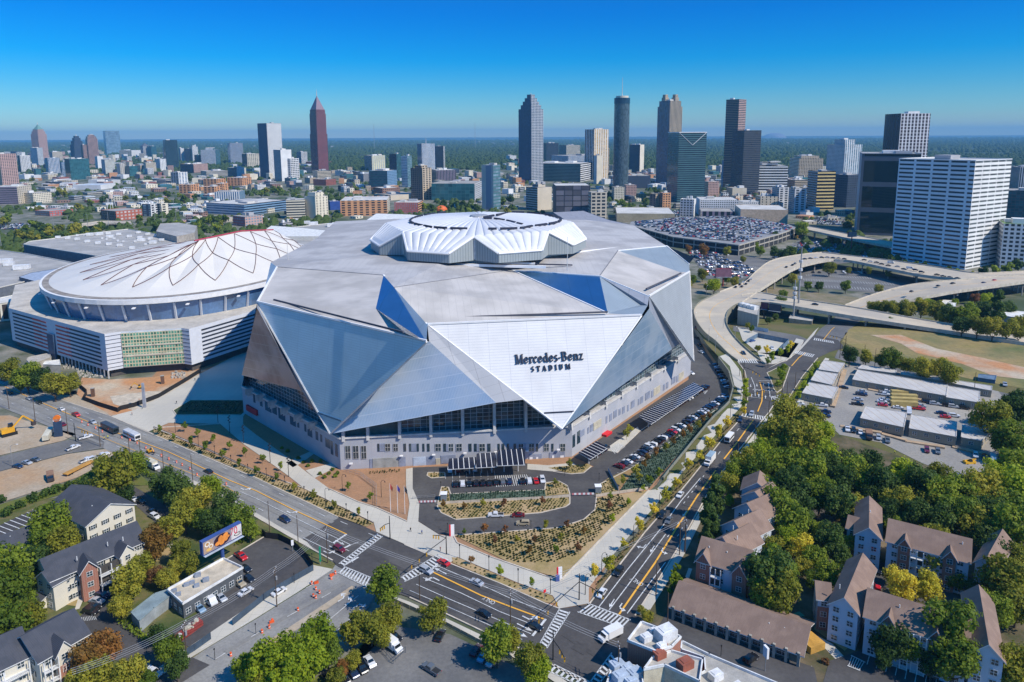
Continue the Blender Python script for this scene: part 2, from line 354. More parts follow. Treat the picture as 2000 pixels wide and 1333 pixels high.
sheet('paving',[[(216,814),(262,802),(330,768),(384,735),(470,690),(500,640),(520,600),(600,640),(600,760),(485,800),(475,815),(475,830),(430,829),(330,827),(290,844)],
    [(430,829),(475,830),(500,850),(560,893),(597,922),(645,957),(700,982),(735,993),(795,1020),(817,1020),(858,1046),(887,1050),(893,1062),(960,1090),(1075,1130),(1097,1133),(1267,959),(1282,957),(1310,920),(1339,884),(1366,851),(1393,820),(1426,789),(1434,758),(1425,727),(1405,697),(1420,692),(1436,712),(1447,727),(1452,757),(1448,795),(1425,820),(1385,865),(1340,915),(1300,965),(1200,1082),(1150,1150),(1150,1180),(1092,1190),(1080,1165),(1010,1139),(940,1109),(893,1089),(880,1100),(790,1064),(735,1040),(730,1022),(650,982),(595,956),(565,932),(525,903),(475,868)],
    [(793,917),(806,915),(806,955),(819,985),(817,1020),(795,1020),(800,985),(793,950)],[(560,905),(590,890),(612,880),(618,884),(590,905),(572,914)],[(597,920),(650,905),(660,912),(615,935)],
    [(1030,907),(1070,910),(1120,905),(1130,914),(1080,922),(1030,918)],[(1180,880),(1205,862),(1232,845),(1245,835),(1250,842),(1205,885)],
    [(1497,722),(1545,700),(1600,640),(1590,655),(1560,688),(1520,710)],
    [(1485,702),(1495,711),(1512,712),(1540,700),(1560,685),(1570,665),(1555,662),(1545,680),(1500,690),(1480,690)],
    [(1244,1200),(1286,1138),(1326,1072),(1364,1003),(1397,945),(1444,886),(1490,826),(1506,808),(1512,815),(1500,835),(1450,895),(1405,955),(1372,1013),(1340,1078),(1300,1145),(1262,1205)],
    [(1440,640),(1490,655),(1560,672),(1540,700),(1480,690),(1450,665)],
    [(612,1105),(470,1197),(310,1305),(320,1318),(505,1206),(580,1159),(650,1113)],[(375,938),(430,964),(490,997),(550,1032),(600,1060),(612,1074),(590,1062),(550,1041),(490,1006),(430,973),(375,946)],
    [(742,1156),(800,1177),(875,1211),(955,1249),(1005,1273),(1060,1300),(1110,1335),(1100,1345),(1040,1305),(950,1258),(870,1220),(790,1185),(735,1165)]],conc,.2,fine=7)
strip_=M('mulch_strip',(.23,.14,.07),.95,scale=.5,col2=(.14,.13,.05))
sheet('tree_strip',[[(1163,1150),(1208,1086),(1308,968),(1348,918),(1392,868),(1432,822),(1455,796),(1458,757),(1452,727),(1455,728),(1459,758),(1457,784),(1449,807),(1437,826),(1406,861),(1363,915),(1257,1040),(1187,1130),(1168,1152)]],strip_,.24,fine=6)
sheet('median_strip',[[(687,1146),(697,1151),(560,1245),(470,1300),(460,1294),(560,1230)]],dirt,.22)
sheet('verge_grass',[[(1535,786),(1568,736),(1597,702),(1612,700),(1590,730),(1552,795)]],grass,.24,fine=6)
sheet('paving',[[(1552,795),(1590,730),(1612,700),(1620,702),(1600,730),(1562,800)]],conc,.26,fine=6)
# car parks, dirt and side streets
sheet('car_park',[[(515,1050),(560,1060),(590,1085),(612,1108),(480,1192),(368,1265),(330,1238),(400,1190),(440,1095)],[(257,948),(345,1000),(320,1035),(290,1010),(262,985)],[(-40,1045),(75,992),(84,1005),(-40,1075)],[(150,1212),(190,1170),(228,1143),(250,1175),(236,1205),(330,1265),(410,1300),(330,1350),(225,1290),(165,1245)],
    [(1305,1195),(1590,1305),(1600,1350),(1480,1350),(1330,1255),(1285,1225)],[(1620,1292),(1690,1268),(1800,1305),(1930,1360),(1600,1360)],[(1580,950),(1640,965),(1640,1010),(1700,1090),(1800,1130),(1900,1180),(1900,1210),(1750,1160),(1640,1110),(1570,1080)]],asph,.12,fine=7)
sheet('car_park',[[(728,1232),(780,1225),(880,1240),(960,1278),(1000,1300),(1085,1352),(690,1352),(645,1350)]],asph2,.12)
gravel=M('gravel_lot',(.30,.285,.26),.95,scale=.12,col2=(.24,.225,.21),big=(.03,(.36,.33,.28)))
sheet('gravel_lot',[[(1562,790),(1600,740),(1650,712),(1690,715),(1950,765),(1975,800),(1975,900),(1880,935),(1800,905),(1720,865),(1640,850),(1600,812)]],gravel,.12,fine=7)
sheet('dry_field',[[(1655,642),(1700,634),(1868,657),(2030,680),(2030,765),(1900,742),(1720,700),(1645,668)]],M('dry_field_grass',(.24,.20,.06),.95,scale=.04,col2=(.36,.25,.12),big=(.02,(.13,.15,.05))),.1,fine=7)
sheet('red_clay_scar',[[(1700,655),(1760,655),(1830,682),(1920,700),(2030,725),(2030,745),(1940,735),(1880,712),(1790,690),(1760,672)]],oran,.17,fine=7)
sheet('dirt_yard',[[(160,738),(215,742),(300,737),(385,724),(420,722),(384,737),(330,772),(262,803),(216,813),(175,795),(150,770)]],oran,.1)
sheet('gravel_path',[[(215,775),(290,765),(330,765),(384,737),(400,728),(420,728),(340,773),(262,803),(222,790)]],M('pale_gravel',(.55,.47,.36),.95),.15)
sheet('side_street',[[(205,850),(125,862),(0,893),(-60,905),(-60,937),(0,921),(130,887),(202,876)]],asph2,.12)
sheet('dirt_yard',[[(-60,815),(20,812),(75,830),(150,848),(125,861),(-60,904)],[(-60,938),(130,888),(205,878),(250,898),(215,893),(187,915),(149,934),(72,960),(-60,1002)]],dirt,.1)
sheet('sidewalk_dirt',[[(96,773),(150,772),(216,812),(200,808)]],dirt,.15)
sheet('lawn',[[(338,803),(372,783),(474,783),(484,800),(470,812),(345,812)]],M('dark_lawn',(.06,.09,.03),.95,col2=(.035,.055,.03),scale=.4),.26)
sheet('lawn',[[(-40,1000),(72,963),(150,936),(215,896),(270,925),(300,950),(255,948),(140,960),(60,985),(-40,1030)],[(610,1330),(700,1265),(730,1235),(745,1250),(650,1345),(600,1350)]],M('bright_grass',(.10,.14,.02),.95,scale=.3,col2=(.16,.15,.04)),.12)
sheet('parking_ground',[[(1345,492),(1380,478),(1450,500),(1530,512),(1492,538),(1440,548),(1380,545)],[(1500,505),(1560,470),(1640,465),(1760,490),(1745,505),(1600,520)],[(1565,530),(1640,528),(1700,533),(1800,556),(1740,575),(1560,560)]],asph2,.1,fine=0)
sheet('rail_yard',[[(1345,545),(1500,560),(1700,585),(1660,600),(1500,580),(1345,562)]],M('rail_ballast',(.28,.22,.15),.95,scale=.1,col2=(.16,.15,.07)),.08,fine=0)
sheet('paving',[[(104,1160),(150,1146),(200,1121),(236,1106),(232,1116),(200,1130),(172,1150),(155,1190),(146,1192),(158,1152),(108,1168)],[(288,1062),(335,1058),(350,1075),(345,1082),(328,1066),(290,1070)],[(1588,1238),(1625,1258),(1655,1290),(1640,1297),(1612,1268),(1584,1252)],[(1330,1150),(1345,1110),(1352,1112),(1338,1152)],[(225,1255),(238,1225),(244,1228),(234,1262)]],conc,.1)
sheet('planting_bed',[[(110,1168),(150,1158),(196,1132),(190,1140),(160,1162),(150,1185),(112,1180)],[(1592,1210),(1660,1262),(1650,1272),(1590,1230)],[(1325,1150),(1370,1125),(1400,1140),(1340,1160)],[(285,1075),(330,1070),(340,1085),(300,1100)]],bed,.08)
# ---------------------------------------------------------------- road paint
PAINT,YEL=MB(),MB()
def strokeg(mb,px,w,dz=.27,step=6.,dash=None):
    P=resamp([GT(*p)for p in px],1.5 if dash else step)
    if dash:
        on,off=dash;acc=0;i=0
        while i<len(P)-1:
            j=i;l=0
            while j<len(P)-1 and l<on:l +=(P[j+1]-P[j]).length;j +=1
            a,b=P[i],P[j];seg(mb,a,b,w,dz)
            l=0;i=j
            while i<len(P)-1 and l<off:l +=(P[i+1]-P[i]).length;i +=1
    else:
        for a,b in zip(P,P[1:]):seg(mb,a,b,w,dz)
def seg(mb,a,b,w,dz):
    d=b-a;d.z=0
    if d.length<.01:return
    n=Vector((-d.y,d.x,0)).normalized()*w/2
    q=[a-n,b-n,b+n,a+n];mb.face([(p.x,p.y,T(p.x,p.y)+dz)for p in q])
def bars(px4,n,fill=.5,rails=True,dz=.28):                        # ladder crossing between two long edges a-b and d-c
    a,b,c,d=[GT(*p)for p in px4]
    for i in range(n):
        t0,t1=(i+.5-fill/2)/n,(i+.5+fill/2)/n
        q=[a.lerp(b,t0),a.lerp(b,t1),d.lerp(c,t1),d.lerp(c,t0)]
        PAINT.face([(p.x,p.y,T(p.x,p.y)+dz)for p in q])
    if rails:seg(PAINT,a,b,.35,dz);seg(PAINT,d,c,.35,dz)
ARROW=[(-.12,0),(.12,0),(.12,2.2),(.45,2.0),(0,3.3),(-.45,2.0),(-.12,2.2)]
def arrow(x,y,dx,dy,s=1.25,turn=0):
    a=GT(x,y);b=GT(x+dx*.2,y+dy*.2);f=(b-a);f.z=0;f.normalize();r=Vector((f.y,-f.x,0))
    pts=ARROW if not turn else [(-.12,0),(.12,0),(.12,1.5),(.12+.7*turn,1.9),(.1+.6*turn,2.5),(.1+1.6*turn,1.5),(.05+.7*turn,.6),(.1+.7*turn,1.3),(-.12,1.2)]
    if turn:pts=[(-.14,0),(.14,0),(.14,1.6),(-.14,1.6)],[(-.14,1.5),(.9*turn,1.9),(.9*turn,2.2),(-.14,2.0)],[(.8*turn,1.4),(.8*turn,2.8),(1.7*turn,2.1)]
    else:pts=(ARROW,)
    for pp in pts:
        q=[a+(r*u+f*v)*s for u,v in pp];nrm=(q[1]-q[0]).cross(q[2]-q[1]).z
        if nrm<0:q=q[::-1]
        PAINT.face([(p.x,p.y,T(p.x,p.y)+.28)for p in q])
# avenue
strokeg(YEL,[(-60,724),(0,752),(110,800),(216,842),(329,884),(449,940),(500,960),(575,998),(677,1045)],.38)
strokeg(YEL,[(150,835),(260,880),(340,913),(435,950),(470,968)],.2)
strokeg(YEL,[(841,1117),(940,1165),(1000,1188),(1062,1211)],.5)
for px in ([(0,765),(110,808),(216,856),(330,899),(470,962)],[(-20,742),(110,785),(216,826),(330,868),(470,930),(560,972),(650,1018)],[(0,780),(90,815),(216,868),(330,915),(430,958),(500,992),(590,1040)]):
    strokeg(PAINT,px,.22,dash=(3,9))
strokeg(PAINT,[(665,1020),(700,1035),(740,1052)],.22,dash=(3,9))
for px in ([(700,1061),(685,1066),(590,1020),(500,975),(470,962)],[(605,1040),(682,1078)],[(592,1052),(650,1080),(690,1100)],[(850,1105),(920,1135),(1000,1172),(1067,1197)],[(826,1130),(900,1160),(975,1196),(1040,1222)],[(813,1143),(880,1173),(960,1207),(1037,1240)],[(800,1155),(870,1185),(945,1218),(1020,1251)]):
    strokeg(PAINT,px,.22)
for px in ([(677,1045),(650,1063)],[(685,1066),(660,1078)],[(700,1090),(672,1106)],[(853,1106),(835,1120)],[(1066,1211),(1040,1244)]):strokeg(PAINT,px,.7)
bars([(738,1044),(662,1103),(671,1107),(748,1049)],15);bars([(857,1083),(783,1130),(790,1138),(880,1096)],13)
bars([(672,1108),(725,1130),(716,1148),(660,1120)],10);bars([(1093,1191),(1055,1258),(1068,1268),(1113,1197)],12)
bars([(1150,1181),(1232,1213),(1218,1228),(1128,1197)],12,.45);bars([(1082,1300),(1160,1338),(1150,1350),(1070,1312)],8,.45);bars([(1195,1277),(1150,1338),(1165,1345),(1205,1290)],8,.45)
for a in ((470,955,14,-2,1),(560,1000,14,-2,1)):arrow(a[0],a[1],10,5,1.5,-1)
arrow(655,1057,8,4,1.4);arrow(643,1068,8,4,1.4);arrow(632,1078,8,4,1.4,-1);arrow(872,1123,-8,-4,1.6);arrow(858,1136,-8,-4,1.6,-1)
arrow(1020,1205,8,4,1.6,-1);arrow(1010,1220,8,4,1.6);arrow(1000,1232,8,4,1.6);arrow(873,1110,-8,-4,1.6)
for (x,y)in ((660,1183),(674,1190),(688,1197)):arrow(x,y-6,8,-5,1.4,-1 if x<680 else 1)
for px in ([(390,1270),(470,1225),(560,1170),(660,1118)],[(420,1290),(500,1240),(600,1185),(690,1135)]):strokeg(PAINT,px,.2,dash=(3,7))
for px in ([(560,1275),(640,1215),(700,1165)],[(600,1270),(660,1232),(715,1182)]):strokeg(PAINT,px,.2)
WEAR,PATCH=MB(),MB()
for px in ([(0,758),(110,803),(216,848),(329,892),(460,950)],[(-20,736),(110,778),(216,819),(330,860),(470,921),(640,1006)],[(-20,748),(110,792),(216,834),(330,876),(470,938),(650,1022)],[(0,773),(100,812),(216,862),(330,908),(430,950),(560,1012),(640,1050)],[(0,787),(90,822),(200,868)],[(400,1260),(500,1200),(600,1142),(650,1116)],[(440,1275),(560,1205),(670,1140)]):strokeg(WEAR,px,1.5,.19)
for px in ([(1158,1183),(1215,1108),(1290,1018),(1350,945),(1400,880)],[(1180,1190),(1235,1118),(1300,1035),(1345,975)],[(850,1112),(940,1150),(1060,1200)],[(830,1136),(940,1186),(1040,1232)],[(700,1075),(800,1120)],[(1100,1240),(1160,1280),(1230,1330)]):strokeg(PATCH,px,1.3,.215)
for (x,y,dx,dy)in ((1300,1030,12,-16),(1385,925,10,-12),(960,1195,30,14),(735,1090,20,10),(1120,1262,25,14),(1250,1120,8,-10),(900,1165,14,7),(850,975+40,40,0)):strokeg(PATCH,[(x,y),(x+dx,y+dy)],2.6,.22)
tag(WEAR.build('tyre_wear',M('tyre_wear_tone',(.215,.205,.19),.9,scale=.9,col2=(.27,.26,.235))),kind='structure');tag(PATCH.build('asphalt_patches',M('patched_asphalt',(.058,.054,.053),.9,scale=.7,col2=(.085,.079,.075))),kind='structure')
# boulevard
strokeg(YEL,[(1209,1202),(1245,1150),(1280,1100),(1320,1035),(1362,970),(1398,920)],.55)
strokeg(YEL,[(1414,898),(1440,865),(1471,822)],.55)
strokeg(YEL,[(1480,805),(1488,785),(1489,765),(1484,748)],.5)
strokeg(YEL,[(1444,706),(1425,690),(1400,660)],.4)
strokeg(YEL,[(1546,716),(1560,700),(1573,690)],.5);strokeg(YEL,[(1608,665),(1630,640)],.4)
for px in ([(1170,1187),(1225,1115),(1290,1035),(1330,980),(1368,935)],[(1190,1193),(1245,1120),(1300,1045)],[(1225,1200),(1262,1150),(1300,1100)],[(1148,1180),(1209,1203)],[(1461,776),(1486,779)],[(1481,745),(1505,745)],[(1500,748),(1503,765),(1504,777)],[(1467,738),(1474,755),(1475,775)]):
    strokeg(PAINT,px,.3)
for px in ([(1383,915),(1420,865),(1455,825)],[(1385,955),(1420,910),(1465,850),(1482,830)]):strokeg(PAINT,px,.22,dash=(3,8))
for px in ([(1335,985),(1375,930)],[(1340,1020),(1318,1058)],[(1335,1010),(1300,1055)]):strokeg(PAINT,px,.25,dash=(.8,2.6))
bars([(1452,808),(1499,816),(1504,824),(1447,814)],11);bars([(1438,700),(1476,703),(1482,711),(1442,709)],9);bars([(1555,686),(1592,694),(1587,699),(1550,691)],10);bars([(1590,661),(1628,668),(1630,672),(1588,665)],10)
bars([(1517,788),(1508,775),(1524,772),(1522,790)],5,.4)
for a in ((1341,1000,-6,8,0),(1200,1172,-5,8,0),(1215,1180,-5,8,-1),(1262,1065,-6,7,1),(1278,1068,-5,8,0),(1295,1072,-4,9,-1),(1430,890,6,-8,0),(1466,752,0,9,0),(1478,751,1,9,0),(1491,754,0,-8,0),(1502,754,0,-8,0),(1468,776,0,-9,0),(1482,777,0,-9,0),(1495,780,0,-8,0),(1507,782,0,-8,0)):arrow(*a[:4],1.3,a[4])
# stall lines
def stalls(a,b,n,depth,w=.14,both=False,mb=PAINT):
    A,B=GT(*a),GT(*b);d=(B-A).normalized();nn=Vector((-d.y,d.x,0))
    for i in range(n+1):
        p=A.lerp(B,i/n);seg(mb,p,p+nn*depth,w,.2 if T(p.x,p.y)==0 else .22)
        if both:seg(mb,p,p-nn*depth,w,.2)
stalls((884,951),(1066,943),13,5.2);stalls((870,925),(965,920),7,-5);stalls((1205,924),(1418,780),34,-5.)
for a,b,n in (((1575,538),(1700,544),26),((1570,547),(1745,556),34),((1575,558),(1745,568),30),((1450,520),(1510,528),16),((1400,530),(1480,540),20),((-10,1045),(80,1003),8)):stalls(a,b,n,5,.3,True)
stalls((1700,1275),(1930,1360),12,-5.5,.2);stalls((1325,1200),(1585,1303),2,.1);stalls((600,1350),(612,1345),1,.1)
bars([(965,931),(1030,928),(1037,948),(968,953)],16,.3,False);bars([(1190,877),(1207,866),(1222,874),(1200,888)],9,.4,False);bars([(1372,766),(1378,760),(1382,764),(1376,771)],5,.4)
bars([(158,1208),(186,1204),(190,1212),(160,1216)],9,.3,False);bars([(1662,1282),(1690,1296),(1680,1312),(1655,1302)],6,.3)
def lettering(text,x,y,dx,dy,size,mat,dz=.3,name='painted_word',squash=1.):
    cu_=bpy.data.curves.new(name,'FONT');cu_.body=text;cu_.size=size;cu_.align_x='CENTER';cu_.align_y='CENTER'
    t=bpy.data.objects.new('tmp',cu_);COL.objects.link(t);bpy.context.view_layer.update()
    me=bpy.data.meshes.new_from_object(t);bpy.data.objects.remove(t);me.materials.append(mat)
    a=GT(x,y);b=GT(x+dx*.2,y+dy*.2);f=b-a
    o=bpy.data.objects.new(name,me);COL.objects.link(o);o.location=(a.x,a.y,T(a.x,a.y)+dz)
    o.rotation_euler=(-math.asin(max(-1,min(1,(b.z-a.z)/max(.01,f.length))))if 0 else 0,0,math.atan2(f.y,f.x));o.scale=(1,squash,1);o['kind']='structure';return o
lettering('ONLY',1244,1138,-8,-5,1.7,paint,squash=1.5)
lettering('ONLY',955,1175,-8,-4,1.6,paint,squash=1.4)
lettering('ONLY',1479,763,-9,-1,1.8,paint,squash=1.7,dz=.35);lettering('ONLY',1500,764,9,1,1.8,paint,squash=1.7,dz=.35)
tag(PAINT.build('white_road_markings',paint),kind='structure');tag(YEL.build('yellow_road_markings',ypaint),kind='structure')
# kerbs
K=MB()
for l in (FAR[:8],FAR[9:14],NEAR[6:13],NEAR[14:20],ML,MR,[(887,1047),(1092,1032),(1140,1016),(1162,997),(1165,973)],[(854,990),(862,1003),(890,1016),(955,1011),(1055,1003),(1105,991),(1113,985),(1113,966),(1108,950),(1092,941),(1066,944),(1064,958),(880,966),(876,953),(862,952),(854,990)],[(834,930),(836,924),(868,924),(869,933),(842,935),(834,930)],[(1080,922),(1115,927),(1140,925),(1155,912)],[(1165,950),(1192,937),(1232,916),(1312,863),(1400,800)],[(1498,729),(1503,727),(1523,717),(1543,718),(1528,760),(1517,768),(1511,760),(1506,744),(1498,729)],[(1485,704),(1493,712),(1510,712),(1535,706),(1556,690),(1569,668)],[(1535,788),(1568,735),(1597,700)],[(1205,886),(1250,843),(1272,828)],[(515,1050),(440,1095)]):
    edge_kerb(K,[GT(*p)for p in l],.4,.28)
for l in ([(338,803),(372,783),(474,783)],[(338,803),(345,812),(470,812)],[(430,829),(300,837),(400,877),(495,920),(595,956),(730,1022)],[(645,957),(700,982),(735,993),(795,1020)],[(887,1050),(893,1062),(960,1090),(1075,1130),(1097,1133),(1267,959)]):
    edge_kerb(K,[GT(*p)for p in l],.4,.45)
tag(K.build('kerb',kerbm),kind='structure')
# ================================================================ stadium
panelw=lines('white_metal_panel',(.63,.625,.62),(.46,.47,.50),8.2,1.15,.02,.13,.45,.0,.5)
panelb=lines('sky_shade_panel',(.50,.70,.86),(.41,.59,.74),8.2,1.0,.02,.16,.36,.55,.5)  # metal itself is grey; the sky-blue shade is put into its colour
roofm=lines('stadium_roof_membrane',(.34,.327,.322),(.28,.27,.268),3.2,0,.03,0,.8,blot=(.05,(.44,.425,.415)))
etfe=lines('translucent_panel',(.34,.44,.56),(.50,.57,.66),.62,4.6,.22,.07,.25,.25,.6,blot=(.07,(.44,.50,.57)))
etfe2=lines('brown_reflection_panel',(.30,.22,.20),(.40,.34,.33),3.5,4.6,.04,.06,.2,.3,.6,blot=(.08,(.42,.34,.33)))  # brown reflections on the glazing are put into its base colour
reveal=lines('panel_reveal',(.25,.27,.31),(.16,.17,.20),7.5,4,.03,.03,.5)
basec=lines('stadium_precast_wall',(.43,.43,.45),(.36,.36,.38),4.2,13.5,.02,.02,.85,blot=(.1,(.37,.38,.41)))
darkgl=facade('stadium_glazing',(.42,.46,.48),(.025,.05,.06),2.6,1.7,.93,.9,.5,.05,1.)
finm=M('pale_fin',(.62,.60,.57),.7)
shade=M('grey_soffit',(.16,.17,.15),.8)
cushion=M('white_roof_cushion',(.62,.62,.63),.4,var=.06,scale=.12)
ringm=lines('corrugated_ring_wall',(.30,.335,.34),(.19,.215,.225),1.5,0,.25,0,.6)
darkm=M('dark_trim',(.03,.035,.06),.6)
whitem=M('white_trim',(.78,.77,.76),.5,var=.06)
glassm=M('window_glass',(.03,.055,.07),.06,var=.4,scale=1.,spec=.9)
def V(x,y,z):return G(x,y,z)
class Plane:
    def __init__(s,a,b,c):s.o=Vector(a);s.n=(Vector(b)-s.o).cross(Vector(c)-s.o).normalized()
    def at(s,x,y):
        d=ray(x,y);o=Vector((0,0,H));return o+d*((s.o-o).dot(s.n)/d.dot(s.n))
STAD=empty('stadium',(-20,400,0),label='huge grey and white faceted stadium with angular metal wings and a domed cushion roof',cat='stadium')
SO=(-20,400,0)
def sp(name,mb,mats,**k):
    if isinstance(mb,list):
        q=MB();[q.face(f)for f in mb];mb=q
    mb.v=[(a+20,b-400,c)for a,b,c in mb.v]
    o=mb.build(name,mats,STAD,**k);return o
def up(f,toward):                                        # wind a face so it looks toward a point
    P=[Vector(p)for p in f];n=(P[1]-P[0]).cross(P[2]-P[0])
    return list(f)if n.dot(Vector(toward)-P[0])>0 else list(f)[::-1]
EYE=(0,0,300)
Aw,Bw,Cw,Ew,Fw,Gw,Hw,Dw=(-70.5,272),(25,283),(101,386),(88,482),(-15,560),(-110,548),(-152,442),(-133,333)
OCT=[Aw,Bw,Cw,Ew,Fw,Gw,Hw,Dw]
cx_,cy_=-20,410
def inset(poly,d):return [(x+(cx_-x)*d/math.hypot(cx_-x,cy_-y),y+(cy_-y)*d/math.hypot(cx_-x,cy_-y))for x,y in poly]
mb=MB();mb.prism(OCT,0,13.5);sp('base_wall',mb,basec)
mb=MB();mb.prism(inset(OCT,3.4),13.5,31,top=False);sp('glazed_gallery',mb,darkgl)
Q1,Q2,Vb=V(502,592,65),V(833,669,60),V(645,848,16.5)
P1,P2,Vw=V(835,635,58.5),V(1253,617,58),V(1097,838,18)
R1,R2,Vr=V(1268,580,60),V(1347,532,60),V(1355,706,17)
def slab(name,tri,mat,th=1.4,edge=whitem):           # a metal wing with a real thickness
    t=up(tri,EYE);P=[Vector(p)for p in t];n=(P[1]-P[0]).cross(P[2]-P[0]).normalized()
    if n.y>0 and n.z<0:n=-n
    mb=MB();h=Vector((0,0,1))
    uu=(Vector(tri[1])-Vector(tri[0])).normalized();vv=n.cross(uu)
    uvs=[((p-Vector(tri[0])).dot(uu),(p-Vector(tri[0])).dot(vv))for p in P]
    mb.face(P,0,uvs);Bk=[p-n*th for p in P];mb.face(Bk[::-1],1)
    for i in range(len(P)):
        j=(i+1)%len(P);mb.face([P[i],Bk[i],Bk[j],P[j]],1)
    return sp(name,mb,[mat,edge])
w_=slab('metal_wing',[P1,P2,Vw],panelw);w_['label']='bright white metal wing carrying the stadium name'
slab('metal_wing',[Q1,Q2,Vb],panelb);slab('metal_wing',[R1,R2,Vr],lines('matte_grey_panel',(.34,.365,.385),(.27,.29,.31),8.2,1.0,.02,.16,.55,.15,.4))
PW=Plane(P1,P2,Vw);nW=PW.n if PW.n.y<0 else -PW.n
def edge_tube(name,segs,r,mat):
    mb=MB()
    for a,b in segs:mb.tube(a,b,r,n=4)
    return sp(name,mb,mat)
edge_tube('wing_edge',[(P1,Vw),(Vw,P2)],.45,whitem);edge_tube('wing_edge',[(Q1,Vb),(Vb,Q2)],.4,finm);edge_tube('wing_edge',[(R1,Vr),(Vr,R2)],.4,finm)
PB=Plane(Q1,Q2,Vb);nB=PB.n if PB.n.y<0 else -PB.n
edge_tube('wing_seam',[(PW.at(1063,807)+nW*.15,PW.at(1121,804)+nW*.15)],.3,darkm);edge_tube('wing_seam',[(PB.at(622,806)+nB*.15,PB.at(667,822)+nB*.15)],.4,M('blue_seam',(.05,.12,.2),.6))
# translucent triangles between the wings
Q3,Ef=V(838,667,53),V(969,787,30)
T2,Er=V(1268,603,56),V(1313,682,27)
Lt,Le,Lc=V(502,602,64),V(472,733,27),V(590,764,30)
for tri,mt_,uvd in (([Q3,Vb,Ef],etfe,(Ef-Vb)),([T2,Vw,Er],lines('blue_translucent_panel',(.24,.36,.50),(.38,.48,.60),5.5,4.6,.02,.06,.22,.3,.6,blot=(.06,(.36,.45,.55))),(Er-Vw)),([Lt,Le,Lc],etfe2,(Lc-Le))):
    t=up(tri,(0,0,135));o=Vector(tri[1]);uu=uvd.normalized();nn=(Vector(t[1])-Vector(t[0])).cross(Vector(t[2])-Vector(t[0])).normalized();vv=nn.cross(uu)
    mb=MB();mb.face(t,0,[((Vector(p)-o).dot(uu)+.3,(Vector(p)-o).dot(vv))for p in t]);sp('translucent_wall',mb,mt_)
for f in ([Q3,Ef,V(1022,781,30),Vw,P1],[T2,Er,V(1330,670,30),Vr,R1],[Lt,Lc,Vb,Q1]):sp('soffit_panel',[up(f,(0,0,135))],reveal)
# sloping roofs and the flanks between them
U1,T1,K1,K2,C1,C2=V(541,522,70),V(749,538,70),V(770,562,69.5),V(999,528,67),V(1171,540,67),V(1207,490,69)
R3,R4,R5=V(1302,481,68),V(1346,516,62),V(1328,532,60.5)
PLf=Plane(Q1,U1,T1);T0=PLf.at(734,603);N0=PLf.at(793,652);Rf=V(1187,612.5,59);L2=V(529,513,68.5)
uz=Vector((0,0,.02))
def roof(name,poly,mat=roofm,along=None):
    mb=MB();P=[Vector(p)for p in poly];uu=(along or (P[1]-P[0])).normalized()
    for tr_ in tessellate_polygon([[Vector((p.x,p.y,0))for p in P]]):
        t=up([P[i]for i in tr_],EYE);nn=(t[1]-t[0]).cross(t[2]-t[0]).normalized();vv=nn.cross(uu)
        mb.face(t,0,[((p-P[0]).dot(uu),(p-P[0]).dot(vv))for p in t])
    return sp(name,mb,mat)
roofm2=lines('warm_roof_membrane',(.385,.362,.338),(.33,.31,.29),3.2,0,.03,0,.8,blot=(.05,(.49,.46,.43)))
roof('sloping_roof',[Q1,U1,T1,T0,N0,Q2],roofm2);roof('sloping_roof',[P1,K1,K2,Rf,P2],roofm2,along=P2-P1);roof('sloping_roof',[C1,C2,R5,R2,R1],roofm2,along=(R2-R1))
CEN=Vector((-19,408,74))
bk=[Vector((92,535,67)),Vector((60,560,68)),Vector((-40,590,68)),Vector((-140,560,68)),V(618,466,68)]
BD=[U1,T1,K1,K2,C1,C2,R3]+bk+[L2]
mb=MB()
for i in range(len(BD)):mb.face(up([CEN,BD[i],BD[(i+1)%len(BD)]],EYE))
sp('upper_roof',mb,roofm)
fl=MB()
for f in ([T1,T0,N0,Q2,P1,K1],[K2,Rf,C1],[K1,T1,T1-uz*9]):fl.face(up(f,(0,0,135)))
sp('flank_wall',fl,lines('flank_shade_panel',(.12,.30,.50),(.09,.24,.40),9,1.0,.03,.2,.35,.9))  # deep blue shade of these flanks is put into the panel colour
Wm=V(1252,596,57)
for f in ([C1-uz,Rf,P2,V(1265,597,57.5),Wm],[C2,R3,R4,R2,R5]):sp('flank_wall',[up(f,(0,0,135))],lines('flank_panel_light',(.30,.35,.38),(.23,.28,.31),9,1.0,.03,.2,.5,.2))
sp('flank_wall',[up(f,(0,0,135))for f in ([C1,Wm,V(1265,597,57.5),R1],)],reveal)
sp('roof_canopy',[up(f,(0,0,135))for f in ([R3,V(1356,503,66),R4],)]+[[R3,V(1356,503,66),V(1356,503,66)-uz*20]],M('dark_canopy',(.05,.06,.07),.6))
# parapets along the roof edges
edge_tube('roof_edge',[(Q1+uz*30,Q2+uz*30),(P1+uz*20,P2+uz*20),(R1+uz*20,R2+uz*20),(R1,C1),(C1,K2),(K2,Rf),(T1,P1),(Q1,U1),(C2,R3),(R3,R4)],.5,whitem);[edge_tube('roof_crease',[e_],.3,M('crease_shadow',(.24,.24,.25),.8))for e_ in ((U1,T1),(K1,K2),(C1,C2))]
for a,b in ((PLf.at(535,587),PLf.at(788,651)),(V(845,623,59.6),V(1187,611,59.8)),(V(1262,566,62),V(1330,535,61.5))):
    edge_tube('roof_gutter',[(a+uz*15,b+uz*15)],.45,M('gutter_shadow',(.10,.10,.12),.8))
# hidden rear faces so the building is closed
back=MB();rr=[R2,R4,R3]+bk+[L2,U1,Q1];ww=[Cw,Cw,Ew,Ew,Fw,Fw,Gw,Hw,Dw,Dw,Dw]
for i in range(len(rr)-1):
    back.face([(*ww[i],13.5),(*ww[i+1],13.5),rr[i+1],rr[i]]if ww[i]!=ww[i+1]else [(*ww[i],13.5),rr[i+1],rr[i]])
sp('rear_facade',back,panelb)
